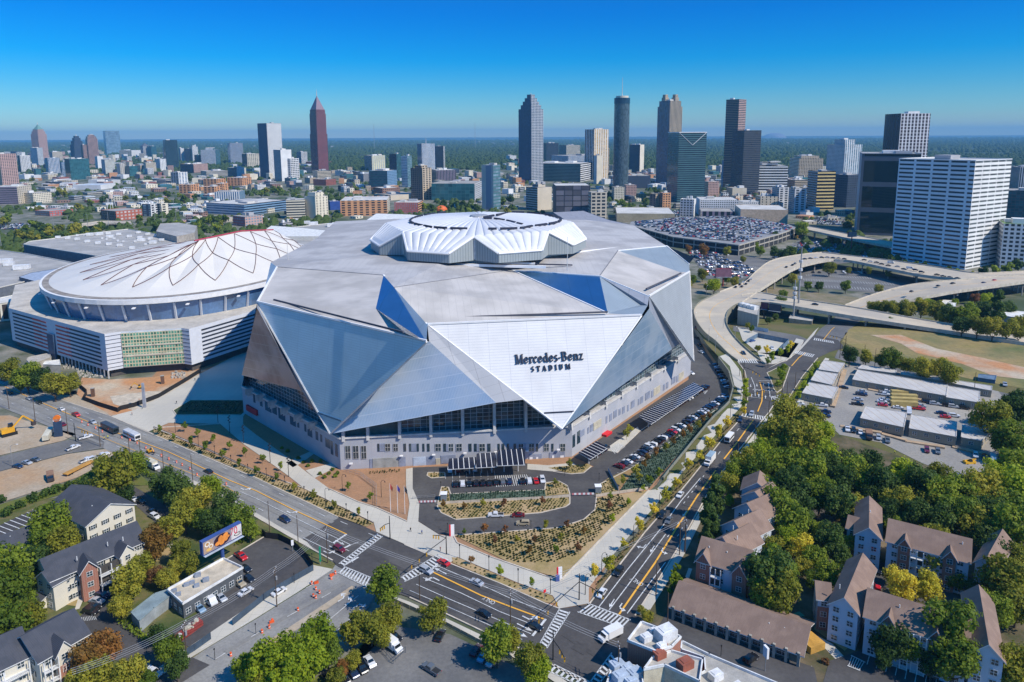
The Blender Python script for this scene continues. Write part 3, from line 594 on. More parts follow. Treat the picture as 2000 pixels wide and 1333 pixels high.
# fins and ledge
ledge=MB()
for a,b in ((Aw,Bw),(Bw,Cw),(Dw,Aw)):
    d=Vector((b[0]-a[0],b[1]-a[1],0));l=d.length;d.normalize();ledge.box(((a[0]+b[0])/2,(a[1]+b[1])/2,13.5),(l,1.2,.7),math.atan2(d.y,d.x))
sp('ledge',ledge,finm)
def eplane(tri):return Plane(*tri)
def fin(x,y,A,B,pl,wd=1.2):
    s,z=hit(x,y,A,B);d=Vector((B[0]-A[0],B[1]-A[1],0)).normalized();n=Vector((d.y,-d.x,0));base=Vector((A[0],A[1],0))+d*s
    top=base.copy();zt=pl.o.z-((top.x-pl.o.x)*pl.n.x+(top.y-pl.o.y)*pl.n.y)/pl.n.z
    zt=max(15.5,min(zt,34));tp=base
    mb=MB();q=lambda u,v,z_:tuple(base+d*u+n*v+Vector((0,0,z_)))
    for (x0,x1)in ((-wd/2,wd/2),):
        mb.face([q(x0,.9,12.5),q(x1,.9,12.5),q(x1,.6,zt),q(x0,.6,zt)])
        mb.face([q(x0,-3,12.5),q(x0,.9,12.5),q(x0,.6,zt),q(x0,-3,zt)]);mb.face([q(x1,.9,12.5),q(x1,-3,12.5),q(x1,-3,zt),q(x1,.6,zt)])
    sp('fin',mb,finm)
pf,pr,pl_=Plane(Q3,Vb,Ef),Plane(T2,Vw,Er),Plane(Lt,Le,Lc)
for x in (671,719,781,842,904,966,1027):fin(x,860,Aw,Bw,pf)
for x,y in ((1115,841),(1150,825),(1182,806),(1213,790),(1242,774),(1270,755),(1296,742),(1322,728)):fin(x,y,Bw,Cw,pr)
for x,y in ((492,762),(513,772),(537,788),(562,800),(588,815),(615,832)):fin(x,y,Aw,Dw,pl_,2.2)
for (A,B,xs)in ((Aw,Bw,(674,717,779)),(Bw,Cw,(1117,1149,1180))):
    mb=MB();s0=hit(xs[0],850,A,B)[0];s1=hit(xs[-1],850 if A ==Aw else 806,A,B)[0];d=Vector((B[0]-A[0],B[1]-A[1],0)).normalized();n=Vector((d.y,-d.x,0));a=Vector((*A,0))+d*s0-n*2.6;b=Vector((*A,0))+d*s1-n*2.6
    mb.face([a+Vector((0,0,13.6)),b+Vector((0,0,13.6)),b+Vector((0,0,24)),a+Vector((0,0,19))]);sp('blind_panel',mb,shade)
# windows, doors and louvres in the base
def wallbox(name,x0,x1,y0,y1,A,B,mat,proud=.12,frame=None):
    s0,z1=hit(x0,y0,A,B);s1,z1b=hit(x1,y0,A,B);_,z0=hit(x0,y1,A,B)
    d=Vector((B[0]-A[0],B[1]-A[1],0)).normalized();n=Vector((d.y,-d.x,0));z0=max(z0,.05)
    c=Vector((*A,0))+d*(s0+s1)/2
    mb=MB();mb.box((c.x+n.x*proud/2,c.y+n.y*proud/2,z0),(abs(s1-s0),proud+.1,z1-z0),math.atan2(d.y,d.x));mb.v=[(a+20,b-400,e)for a,b,e in mb.v]
    o=mb.build(name,mat,STAD)
    if frame:
        f=MB();w=abs(s1-s0);k=max(2,round(w/1.1))
        for i in range(k+1):
            q=c+d*(w*(i/k-.5))+n*(proud+.06);f.box((q.x,q.y,z0),(.12,.1,z1-z0),math.atan2(d.y,d.x))
        for zz in (z0,(z0+z1)/2,z1-.1):f.box((c.x+n.x*(proud+.06),c.y+n.y*(proud+.06),zz),(w,.08,.12),math.atan2(d.y,d.x))
        f.v=[(a+20,b-400,e)for a,b,e in f.v];fo=f.build('window_frame',frame,o)
    return o
bluep=M('blue_grey_louvre',(.27,.30,.38),.7);creamp=M('cream_louvre',(.55,.50,.38),.8)
for x0,x1 in ((674,684),(689,700),(705,715)):wallbox('window',x0,x1,871,897,Aw,Bw,glassm,.12,finm)
for x0,x1 in ((737,741),(752,762),(768,777),(788,793),(799,803),(814,818),(825,829),(834,839),(850,861),(866,871),(876,885),(891,902),(915,921),(926,931),(936,947),(952,958),(972,976),(980,985),(990,994),(1003,1008),(1013,1022),(1033,1043),(1047,1051),(1062,1072),(1077,1081),(1094,1104)):
    wallbox('window',x0,x1,867,882,Aw,Bw,glassm,.12,finm if x1-x0>7 else None)
for x0,x1 in ((741,751),(803,813),(871,876),(931,935),(1022,1027)):wallbox('louvre',x0,x1,867,882,Aw,Bw,bluep)
for x0,x1,y0,y1,nm,mt_ in ((807,832,894,915,'garage_door',M('pale_blue_door',(.50,.56,.64),.5)),(722,727,897,916,'louvre',bluep),(728,778,896,918,'louvre',M('olive_grey_panel',(.36,.36,.33),.8)),(779,792,893,920,'louvre',bluep),(832,850,892,911,'louvre',bluep),(851,860,896,911,'louvre',creamp),(861,890,890,905,'louvre',bluep),(1033,1058,888,905,'louvre',bluep),(1073,1103,884,905,'louvre',bluep),(1034,1040,893,905,'door',whitem),(1047,1051,893,905,'door',whitem),(1078,1082,890,904,'door',whitem),(1094,1101,890,904,'door',whitem)):
    wallbox(nm,x0,x1,y0,y1,Aw,Bw,mt_,.15 if nm !='door' else .25)
for x0,x1,y0,y1,mt_ in ((1118,1123,851,875,glassm),(1127,1133,844,868,glassm),(1132,1141,843,855,bluep),(1147,1150,836,848,bluep),(1152,1158,831,845,bluep),(1159,1174,827,842,creamp),(1183,1186,814,828,bluep),(1190,1195,810,824,bluep),(1198,1205,804,818,bluep),(1208,1212,800,812,bluep),(1215,1220,796,809,bluep),(1225,1228,792,804,bluep),(1232,1239,785,799,bluep),(1246,1249,780,792,bluep),(1251,1256,776,789,bluep),(1260,1269,769,783,bluep),(1272,1275,764,777,bluep),(1277,1289,760,774,creamp),(1295,1299,752,764,bluep),(1301,1305,748,760,bluep),(1311,1319,740,752,bluep),(1321,1324,735,747,bluep),(1326,1335,731,745,creamp)):
    wallbox('window' if mt_ is glassm else 'louvre',x0,x1,y0,y1,Bw,Cw,mt_)
for x0,x1,y0,y1 in ((494,498,768,785),(507,512,776,792),(517,529,783,800),(531,540,790,806),(543,556,796,816),(566,577,812,828),(580,584,820,834),(594,598,828,842),(600,609,832,850),(616,621,842,858),(625,629,848,862),(635,644,855,872),(645,650,860,886),(654,659,866,890)):
    wallbox('window',x0,x1,y0,y1,Aw,Dw,M('shaded_blue_glass',(.05,.09,.13),.2,spec=.7))
redm=M('red_paint',(.65,.02,.03),.5,var=.05)
wallbox('entrance_portal',1175,1186,848,864,Bw,Cw,redm,2.5)
wallbox('entrance_sign',484,503,790,800,Dw,Aw,redm,1.)
# floodlights on the wall
for x,y in ((686,905),(784,890),(847,888),(908,885),(968,883),(1029,880),(1090,878)):
    s,z=hit(x,y,Aw,Bw);d=Vector((Bw[0]-Aw[0],Bw[1]-Aw[1],0)).normalized();c=Vector((*Aw,z))+d*s+Vector((d.y,-d.x,0))*1.
    mb=MB();mb.box(c,(1.3,.8,.5),0,bottom=True);mb.box((c.x,c.y+.7,c.z+.1),(.15,1.2,.15));sp('wall_light',mb,whitem)
# domed roof of eight petals
CXY=Vector((-19,408));RT,RV,ZT,ZV,ZA=61.,54.,77.,84.5,88.5
def pol(r,a,z):return Vector((CXY.x+r*math.cos(R_(a)),CXY.y+r*math.sin(R_(a)),z))
def rz0(r):return 74-1.5*(r/60)
for k in range(8):
    a0=-112.5+45*k;v0,v1=pol(RV,a0-22.5,ZV),pol(RV,a0+22.5,ZV)
    t0,t1=pol(RT+1,a0-11,ZT),pol(RT+1,a0+11,ZT)
    mb=MB();nu,nv=48,5
    for i in range(nu):
        for j in range(nv):
            def pt(i,j):
                u,v=i/nu,j/nv
                b_=t0.lerp(t1,u);c_=v0.lerp(v1,u);p=b_.lerp(c_,v)
                if not (j in (0,)):p=p+Vector((0,0,.9*math.sqrt(abs(math.sin(math.pi*u*8)))*min(1,4*v)))
                return p
            mb.face([pt(i,j),pt(i+1,j),pt(i+1,j+1),pt(i,j+1)])
    cen=pol(4,a0,ZA)
    c0,c1=pol(4,a0-22.5,ZA),pol(4,a0+22.5,ZA)
    for i in range(nu):
        for j in range(8):
            def pt2(i,j):
                u,v=i/nu,j/8;p=v0.lerp(v1,u).lerp(c0.lerp(c1,u),v);return p+Vector((0,0,1.6*math.sin(math.pi*v)*.8+(.9*math.sqrt(abs(math.sin(math.pi*u*8)))*(1-v))))
            mb.face([pt2(i,j),pt2(i+1,j),pt2(i+1,j+1),pt2(i,j+1)])
    pe=sp('roof_petal',mb,cushion,smooth=True)
    mb=MB()
    for a,b in ((v0,t0),(t0,t1),(t1,v1)):
        ra,rb=(a.xy-CXY).length,(b.xy-CXY).length
        mb.face([(a.x,a.y,rz0(ra)-.3),(b.x,b.y,rz0(rb)-.3),b,a])
    sp('ring_wall',mb,ringm)
    mb=MB()
    for a,b in ((v0,t0),(t0,t1),(t1,v1)):mb.tube(a,b,.7,n=5)
    mb.tube(v0,c0,.45,n=5);sp('petal_rim',mb,whitem)
    if k in (0,1,7):
        mb=MB();mb.tube(v0-Vector((0,0,11.5)),v0,.6,n=5);sp('drain_pipe',mb,finm)
mb=MB();mb.tube((CXY.x,CXY.y,ZA-1),(CXY.x,CXY.y,ZA+1.0),6,5,n=16);sp('roof_hub',mb,M('roof_hub_metal',(.35,.36,.38),.5))
def lensz(x,y):
    r=math.hypot(x-CXY.x,y-CXY.y);return ZV+1.2+(ZA-ZV)*(1-min(1,r/52.))
def onlens(px,py):
    z=86.
    for i in range(12):p=G(px,py,z);z=.5*z+.5*lensz(p.x,p.y)
    return p
arcs=([(870,417),(850,419),(825,423),(808,428),(801,434),(810,439),(828,443),(848,446),(880,448),(921,449)],[(1000,416),(1030,417),(1062,420),(1085,424),(1096,430),(1088,436),(1068,440),(1040,444),(1010,448),(970,449),(950,449)],[(945,428),(965,429),(990,433),(1010,438),(1023,441)],[(945,427),(970,422),(1000,417)])
for a in arcs:
    P=catmull([onlens(*p)for p in a],5);mb=MB()
    for i,(p,q)in enumerate(zip(P,P[1:])):
        if i %5<4:mb.tube(p+Vector((0,0,.6)),q+Vector((0,0,.6)),.75,n=4)
        elif mb.f:sp('roof_rail',mb,darkm);mb=MB()
    if mb.f:sp('roof_rail',mb,darkm)
# retraction tracks on the roof
def onroof(px,py):
    z=71.
    for i in range(12):p=G(px,py,z);r=(p.xy-CXY).length;z=.5*z+.5*(74-(r/75.)*5.2)
    return p+Vector((0,0,.5))
for a,b,r,mt_ in (((737,501),(763,533),.8,whitem),((735,500),(762,535),.4,darkm),((775,500),(797,526),.9,whitem),((777,505),(799,530),.5,darkm),((797,512),(820,541),.5,darkm),((812,517),(1066,524),.9,whitem),((850,511),(1045,517),.7,whitem),((1045,518),(1118,520),.4,darkm),((1040,505),(1230,484),1.,whitem),((1060,497),(1235,474),.7,whitem),((1150,478),(1205,446),.8,whitem),((1145,458),(1178,441),.6,darkm),((615,503),(712,477),1.1,whitem),((630,513),(716,487),.5,darkm),((660,497),(722,480),.5,finm)):
    mb=MB();mb.tube(onroof(*a),onroof(*b),r,n=4);sp('roof_track',mb,mt_)
for x,y,h in ((563,516,13),(1108,531,17)):
    p=onroof(x,y);mb=MB();mb.tube(p,p+Vector((0,0,h)),.22,.08,n=5);sp('lightning_mast',mb,finm)
# ---- the name on the wing
def arcp(cx,cy,rx,ry,a0,a1,th,tn,n=14):
    o,i_=[],[]
    for k in range(n+1):
        a=R_(a0+(a1-a0)*k/n);w=tn+(th-tn)*abs(math.cos(a))**1.5
        o.append((cx+rx*math.cos(a),cy+ry*math.sin(a)));i_.append((cx+(rx-w)*math.cos(a),cy+(ry-w*.8)*math.sin(a)))
    return [[o[k],o[k+1],i_[k+1],i_[k]]for k in range(n)]
def bxp(x0,y0,x1,y1):return [[(x0,y0),(x1,y0),(x1,y1),(x0,y1)]]
def dg(x0,x1,y0,x2,x3,y1):return [[(x0,y0),(x1,y0),(x3,y1),(x2,y1)]]
s_=.05
def sf(x,y,w=.3):return bxp(x-w/2,y,x+w/2,y+s_)
GL={
 'M':(1.02,sf(.16,0)+sf(.84,0,.34)+sf(.13,.95,.24)+sf(.88,.95,.24)+bxp(.12,0,.19,1)+dg(.44,.52,0,.12,.32,1)+dg(.44,.52,0,.80,.86,1)+bxp(.76,0,.93,1)),
 'e':(.62,arcp(.3,.34,.27,.35,20,330,.15,.06)+bxp(.1,.34,.55,.41)),
 'r':(.48,sf(.17,0)+bxp(.1,0,.25,.66)+bxp(.02,.6,.2,.66)+arcp(.36,.48,.2,.2,20,150,.1,.09)),
 'c':(.56,arcp(.3,.34,.27,.35,45,315,.15,.06)+bxp(.4,.5,.52,.62)),
 'd':(.68,arcp(.28,.34,.25,.35,30,330,.15,.06)+bxp(.43,0,.57,1)+bxp(.33,.95,.5,1)+sf(.56,0,.2)),
 's':(.5,arcp(.25,.5,.2,.2,20,250,.13,.08)+arcp(.25,.18,.2,.2,-160,90,.13,.08)),
 '-':(.36,bxp(.04,.3,.3,.4)),
 'B':(.80,sf(.16,0)+sf(.16,.95)+bxp(.1,0,.27,1)+arcp(.36,.74,.3,.26,-90,90,.17,.06)+arcp(.38,.27,.35,.27,-90,90,.18,.06)+bxp(.2,.95,.4,1)+bxp(.2,.49,.42,.54)+bxp(.2,0,.42,.05)),
 'n':(.70,sf(.16,0)+sf(.54,0)+bxp(.1,0,.24,.66)+bxp(.02,.6,.2,.66)+arcp(.35,.4,.26,.28,0,150,.15,.07)+bxp(.47,0,.61,.42)),
 'z':(.56,bxp(.06,.58,.5,.66)+bxp(.06,0,.52,.08)+dg(.06,.2,.04,.36,.5,.62)),
 'S':(.62,arcp(.3,.74,.25,.26,20,260,.17,.1)+arcp(.3,.27,.25,.27,-160,90,.17,.1)),
 'T':(.78,bxp(.3,0,.48,1)+bxp(.05,.9,.73,1)+bxp(.05,.75,.11,1)+bxp(.67,.75,.73,1)+sf(.39,0,.36)),
 'A':(.86,dg(.08,.16,0,.36,.44,1)+dg(.56,.76,0,.34,.48,1)+bxp(.22,.3,.62,.38)+sf(.12,0,.26)+sf(.68,0,.34)),
 'D':(.84,sf(.16,0)+sf(.16,.95)+bxp(.1,0,.28,1)+arcp(.34,.5,.42,.5,-90,90,.2,.07)+bxp(.2,.93,.4,1)+bxp(.2,0,.4,.07)),
 'I':(.44,bxp(.13,0,.31,1)+sf(.22,0,.38)+sf(.22,.95,.38)),
 'U':(.86,bxp(.1,.3,.28,1)+bxp(.62,.3,.70,1)+arcp(.4,.36,.3,.36,180,360,.14,.1)+sf(.19,.95,.36)+sf(.66,.95,.3)),
}
def sign_text(text,pa,pb,ptop,gap=.06,plane=PW,n=nW):
    a,b=plane.at(*pa),plane.at(*pb);u=(b-a).normalized();v=n.cross(u);v=v if v.z>0 else -v
    hgt=(plane.at(*ptop)-a).dot(v);W_=sum(GL[c][0]+gap for c in text)-gap;sx=(b-a).length/W_
    x=0
    for c in text:
        mb=MB();w,pls=GL[c]
        for pg in pls:
            q=[a+u*((x+p[0])*sx)+v*(p[1]*hgt)+n*.75 for p in pg]
            area=(q[1]-q[0]).cross(q[2]-q[0]).dot(n)
            if area<0:q=q[::-1]
            qb=[p-n*.65 for p in q];mb.face(q)
            for i in range(len(q)):j=(i+1)%len(q);mb.face([qb[i],qb[j],q[j],q[i]])
        sp('sign_letter',mb,darkm);x +=w+gap
sign_text('Mercedes-Benz',(1006.5,711.5),(1140,702.5),(1006,693.5),.02)
sign_text('STADIUM',(1038,726.3),(1114.5,720.6),(1037.5,716.3),.42)
# ================================================================ older domed arena
DC=(-242.,530.);DA,DB,DT=125.,92.,R_(100)
def ell(t,k=1.,z=0.):
    x,y=DA*k*math.cos(t),DB*k*math.sin(t);return Vector((DC[0]+x*math.cos(DT)-y*math.sin(DT),DC[1]+x*math.sin(DT)+y*math.cos(DT),z))
ARENA=empty('arena',(DC[0],DC[1],0),label='older oval arena with peaked white fabric roof on a dark glass drum',cat='arena')
def part(root,name,mb,mats,**k):
    if isinstance(mb,list):
        q=MB();[q.face(f)for f in mb];mb=q
    l=root.location;mb.v=[(a-l.x,b-l.y,c-l.z)for a,b,c in mb.v];return mb.build(name,mats,root,**k)
da,db,dcn,dd,de,df=G(17,602,26),G(204,653,26),G(236,648,26),G(354,641,26),G(369,643,26),G(503,605,26)
dg_=df+(df-de).normalized()*55
poly=[da,db,dcn,dd,de,df,dg_,Vector((-100,640,26)),Vector((-330,660,26)),Vector((-372,520,26))]
whal=M('white_arena_cladding',(.58,.60,.64),.6,var=.06)
flatr=M('flat_roof_grey',(.42,.40,.37),.9,var=.2,scale=.08,big=(.03,(.33,.32,.30)))
flatw=M('flat_roof_white',(.66,.64,.58),.85,var=.12,scale=.1)
mb=MB();mb.prism([(p.x,p.y)for p in poly],4.5,26,0,1);part(ARENA,'wall',mb,[whal,M('arena_terrace',(.52,.48,.42),.9,scale=.1)])
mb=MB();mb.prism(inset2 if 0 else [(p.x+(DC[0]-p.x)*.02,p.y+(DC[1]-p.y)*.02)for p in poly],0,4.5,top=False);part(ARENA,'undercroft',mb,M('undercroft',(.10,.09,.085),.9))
def slots(A,B,segs,name,mat,z0,z1,proud=.1):
    A,B=Vector((A.x,A.y,0)),Vector((B.x,B.y,0));d=(B-A);l=d.length;d.normalize();n=Vector((d.y,-d.x,0))
    for a,b in segs:
        c=A+d*l*(a+b)/2+n*proud/2;mb=MB();mb.box((c.x,c.y,z0),(l*(b-a),proud,z1-z0),math.atan2(d.y,d.x));part(ARENA,name,mb,mat)
slotm=M('dark_slot',(.03,.04,.06),.7);reds=M('red_band',(.55,.10,.08),.7)
for i in range(8):
    z=6.3+i*2.35
    slots(da,db,[(.04,.27),(.27,.36),(.63,.72),(.72,.95)],'louvre',slotm,z,z+1.0)
    slots(da,db,[(.27,.42),(.52,.66)],'red_stripe',reds,z-.1,z+.8,.2)
    slots(de,df,[(.16,.97)],'louvre',slotm,z,z+1.0)
for i in range(9):
    z=5.9+i*2.3;slots(db,dcn,[(0,1)],'joint',slotm,z,z+.28);slots(dd,de,[(0,1)],'joint',slotm,z,z+.28)
slots(da,db,[(.435,.5)],'stair_shaft',M('blue_shaft',(.05,.09,.16),.5),0,17,1.2)
slots(dcn,dd,[(.0,1)],'window_wall',facade('green_window_wall',(.60,.52,.34),(.04,.16,.11),1.55,2.0,.74,.72,.6,.08,1.2),5,25,.6)
slots(dcn,dd,[(.0,1)],'spandrel',M('cream_spandrel',(.66,.60,.46),.7),11.2,12.2,.9);slots(dcn,dd,[(.0,1)],'spandrel',M('cream_spandrel'),17,17.8,.9)
for k in range(14):
    p=Vector((da.x,da.y,0)).lerp(Vector((db.x,db.y,0)),.55+.45*k/13);mb=MB();mb.box((p.x,p.y,0),(.6,.6,4.6));part(ARENA,'column',mb,finm)
N=72
mb=MB()
for i in range(N):
    a,b=2*math.pi*i/N,2*math.pi*(i+1)/N;mb.face([ell(a,.945,26),ell(b,.945,26),ell(b,.978,37),ell(a,.978,37)])
part(ARENA,'glass_drum',mb,M('drum_glass',(.10,.20,.38),.18,var=.4,scale=.06,spec=.8))
mb=MB()
for i in range(N):
    a,b=2*math.pi*i/N,2*math.pi*(i+1)/N;R0,R1_=[(.90,26.1),(.935,26.1)],[]
    mb.face([ell(a,.97,36.6),ell(b,.97,36.6),ell(b,1.,37.6),ell(a,1.,37.6)]);mb.face([ell(a,1.,37.6),ell(b,1.,37.6),ell(b,1.,40.4),ell(a,1.,40.4)]);mb.face([ell(a,1.,40.4),ell(b,1.,40.4),ell(b,.94,40.4),ell(a,.94,40.4)])
part(ARENA,'rim',mb,[M('rim_white',(.70,.69,.68),.7,var=.1)])
mb=MB()
for i in range(N):
    a,b=2*math.pi*i/N,2*math.pi*(i+1)/N;mb.face([ell(a,.985,40.5),ell(b,.985,40.5),ell(b,.93,40.6),ell(a,.93,40.6)])
part(ARENA,'gutter',mb,M('stained_gutter',(.40,.36,.31),.9,scale=.15,col2=(.20,.17,.15)))
for i in range(40):
    t=2*math.pi*i/40+.05;p,q=ell(t,.95,26),ell(t,.983,37)
    if p.y<640:mb=MB();mb.tube(p,q,.75,n=4);part(ARENA,'column',mb,whal)
    if p.y<520 and i %2:mb=MB();c=ell(t+.08,1.0,35.2);mb.box(c,(3,1.6,.5),DT,bottom=True);part(ARENA,'floodlight',mb,whitem)
RG=[Vector((-219,484,63.5)),Vector((-204,530,64)),Vector((-195,575,59)),Vector((-203,602,53))]
def ridge(s):
    s=max(0,min(.999,s))*3;i=int(s);return RG[i].lerp(RG[i+1],s-i)
def fab(t,k):                                            # point on the fabric, t round, k out from the ridge
    E_=ell(t,.945,40.6);s=((E_.y-DC[1])/DA*.5+.5);Rg=ridge(s);p=Rg.lerp(E_,k)
    z=40.6+(Rg.z-40.6)*(1-k)**.98
    w=abs(((t*20/(2*math.pi))%1)*2-1)
    z +=(w-.5)*2.0*math.sin(math.pi*min(1,k*1.02))**1.1;return Vector((p.x,p.y,z))
mb=MB();NT,NK=20*6,14
for i in range(NT):
    for j in range(NK):
        a,b=2*math.pi*i/NT,2*math.pi*(i+1)/NT;mb.face([fab(a,(j+1)/NK),fab(b,(j+1)/NK),fab(b,j/NK),fab(a,j/NK)])
part(ARENA,'fabric_roof',mb,M('white_fabric',(.62,.59,.54),.6,var=.05,scale=.05),smooth=True)
cab=M('dark_red_cable',(.12,.035,.03),.7)
st=2*math.pi/20
for i in range(0,20):
    t0=st*i
    for (a,ka,b,kb)in ((t0,.02,t0+st/2,.3),(t0+st,.02,t0+st/2,.3),(t0+st/2,.3,t0,.55),(t0+st/2,.3,t0+st,.55),(t0,.55,t0+st/2,.84),(t0+st,.55,t0+st/2,.84)):
        if i %2 and ka>.5:pass
        P=[fab(a+(b-a)*q/4,ka+(kb-ka)*q/4)+Vector((0,0,.35))for q in range(5)]
        if P[0].y>640:continue
        mb=MB();mb.path(P,.2,n=4);part(ARENA,'cable',mb,cab)
mb=MB();mb.path([RG[0]+Vector((0,0,.6)),RG[1]+Vector((0,0,.6)),RG[2]+Vector((0,0,.6))],.5);part(ARENA,'ridge_cable',mb,M('red_ridge',(.5,.06,.1),.6))
# ---------------------------------------------------------------- convention halls behind it
def hall(label,poly,z,wmat,rmat,z0=0.,units=(),name='convention_hall',cat='building',usz=(5,3.5,2.6),par=.8):
    P=[G(x,y,z)for x,y in poly];c=sum(P,Vector())/len(P);r=empty(name,(c.x,c.y,0),label=label,cat=cat)
    A=sum((P[i].x*P[(i+1)%len(P)].y-P[(i+1)%len(P)].x*P[i].y)for i in range(len(P)))
    if A<0:P=P[::-1]
    mb=MB();mb.prism([(p.x,p.y)for p in P],z0,z,top=False);part(r,'wall',mb,wmat)
    mb=MB();tr=tessellate_polygon([P])
    for t in tr:mb.face(up([P[i]-Vector((0,0,.3))for i in t],(0,0,999)))
    part(r,'roof',mb,rmat)
    if par:
        mb=MB()
        for a,b in zip(P,P[1:]+P[:1]):d=b-a;mb.box(((a.x+b.x)/2,(a.y+b.y)/2,z-.3),(d.length,.6,par),math.atan2(d.y,d.x))
        part(r,'parapet',mb,flatw)
    for u in units:
        p=G(u[0],u[1],z);s=u[2]if len(u)>2 else 1
        mb=MB();mb.box((p.x,p.y,z),(usz[0]*s,usz[1]*s,usz[2]*(.6+.4*s)),.3);part(r,'rooftop_unit',mb,M('white_roof_unit',(.74,.74,.73),.6))
    return r
U5=[(630,475),(735,483),(840,495),(950,520),(1065,537),(1185,549),(1300,563),(1435,590),(975,447,1.5),(1080,442,1.5),(1178,432),(1195,470,1.4),(1290,442),(1405,465),(1505,422),(1605,440),(1520,478),(1535,508,1.5),(1632,492),(1660,534,1.5),(1755,505),(1698,458),(920,447,.5),(1110,485,.4),(1160,495,.4),(1280,512,.4),(1340,520,.4),(1470,520,.5),(1580,550,.5),(840,452,.5),(1240,488,.5)]
hall('flat grey convention hall roof dotted with small white units, beyond the oval arena',[(46,478),(58,472),(100,467),(160,458),(250,448),(330,462),(380,475),(330,500),(250,503),(186,500)],18,M('grey_blue_wall',(.15,.17,.20),.8),flatr,units=[(x/5.556,380+y/5.556)for x,y,*_ in U5]and [(x/5.556,380+y/5.556,*(r or ()))for x,y,*r in U5])
hall('flat grey convention hall roof at the left edge with three white units',[(-80,486),(0,489),(50,496),(143,514),(165,528),(68,546),(0,562),(-80,578)],14,M('grey_blue_wall'),flatr,units=((9,514,1.8),(18,519,1.2),(43,526,1.8)),usz=(7,4,3))
hall('pale blue-grey low link roof against the left end of the oval arena',[(37,541),(60,533),(140,520),(150,528),(100,543),(70,550)],17,M('blue_slot_wall',(.05,.08,.13),.6),M('blue_grey_roof',(.36,.42,.52),.7),par=0)
hall('small blue-grey canopy roof below the link roof by the arena',[(30,560),(58,549),(75,550),(78,562),(40,567)],15,M('blue_slot_wall'),M('blue_grey_roof'),par=0)
hall('long cream wall with dark bays at the left edge before the arena',[(-60,583),(0,582),(78,566),(82,570),(20,590),(-60,600)],14,facade('cream_bays',(.62,.58,.48),(.05,.04,.035),4.6,14,.72,.8),flatw,par=.5)
hall('flat grey hall roof with white units behind the stadium left shoulder',[(520,462),(560,446),(640,437),(700,434),(748,438),(745,462),(660,482),(600,482)],17,M('grey_blue_wall'),flatr,units=((600,437),(612,440,1.5),(648,443,1.5),(655,440),(700,444,1.3),(707,441),(728,446,1.3),(736,448)),usz=(8,5,3.5))
hall('long white sloping skylight roof left of the hall units',[(514,452),(530,441),(600,446),(660,453),(640,462),(560,462)],21,flatw,M('skylight_white',(.80,.78,.72),.6),par=0)
hall('bright white sloping roof behind the cushion roof of the stadium',[(710,434),(735,417),(800,419),(850,424),(850,436),(760,441)],25,M('blue_slot_wall'),M('skylight_white'),par=0)
hall('grey curved hall roof at the right rear of the stadium',[(1080,415),(1140,412),(1190,430),(1228,438),(1200,458),(1120,440)],30,M('grey_blue_wall'),M('grey_curved_roof',(.33,.33,.36),.7),par=0)
hall('concrete loading block with towers behind the convention hall',[(305,452),(313,437),(350,435),(385,441),(380,455),(345,462)],25,M('board_concrete',(.40,.36,.31),.9),flatr,par=0)
# ---------------------------------------------------------------- retaining wall and viaducts
def wall_thing(label,pts,ztop,zbot,mat,name='retaining_wall',th=.6,rail=True,cap=None):
    r=empty(name,(pts[0][0],pts[0][1],0),label=label,cat='wall');mb=MB()
    P=[Vector((x,y,0))for x,y in pts]
    for i,(a,b)in enumerate(zip(P,P[1:])):
        d=(b-a).normalized();n=Vector((-d.y,d.x,0))*th;za,zb=ztop(a.x,a.y),ztop(b.x,b.y);ba,bb=zbot(a.x,a.y),zbot(b.x,b.y)
        u=i*5.
        mb.face([(a.x+n.x,a.y+n.y,ba),(b.x+n.x,b.y+n.y,bb),(b.x+n.x,b.y+n.y,zb),(a.x+n.x,a.y+n.y,za)][::-1],0,[(u,za),(u+5,zb),(u+5,0),(u,0)])
        mb.face([(a.x,a.y,ba),(b.x,b.y,bb),(b.x,b.y,zb),(a.x,a.y,za)])
        mb.face([(a.x,a.y,za),(b.x,b.y,zb),(b.x+n.x,b.y+n.y,zb),(a.x+n.x,a.y+n.y,za)])
    part(r,'wall',mb,mat)
    if rail:
        for p in P[::2]:
            z=ztop(p.x,p.y);m2=MB();m2.tube((p.x,p.y,z-.1),(p.x,p.y,z+.9),.06,n=4);part(r,'post',m2,M('green_grey_rail',(.10,.17,.15),.6))
        m2=MB();m2.path([(p.x,p.y,ztop(p.x,p.y)+.9)for p in P],.07,n=4);part(r,'rail',m2,M('green_grey_rail'))
    return r
olive=M('olive_concrete',(.27,.26,.20),.9,scale=.1,col2=(.21,.21,.17))
yy=[262+i*5 for i in range(29)]
wall_thing('long curved olive-grey retaining wall beside the stadium car park',[(wallx(y)-.3,y)for y in yy],lambda x,y:plateau(y)+.6,lambda x,y:0,olive)
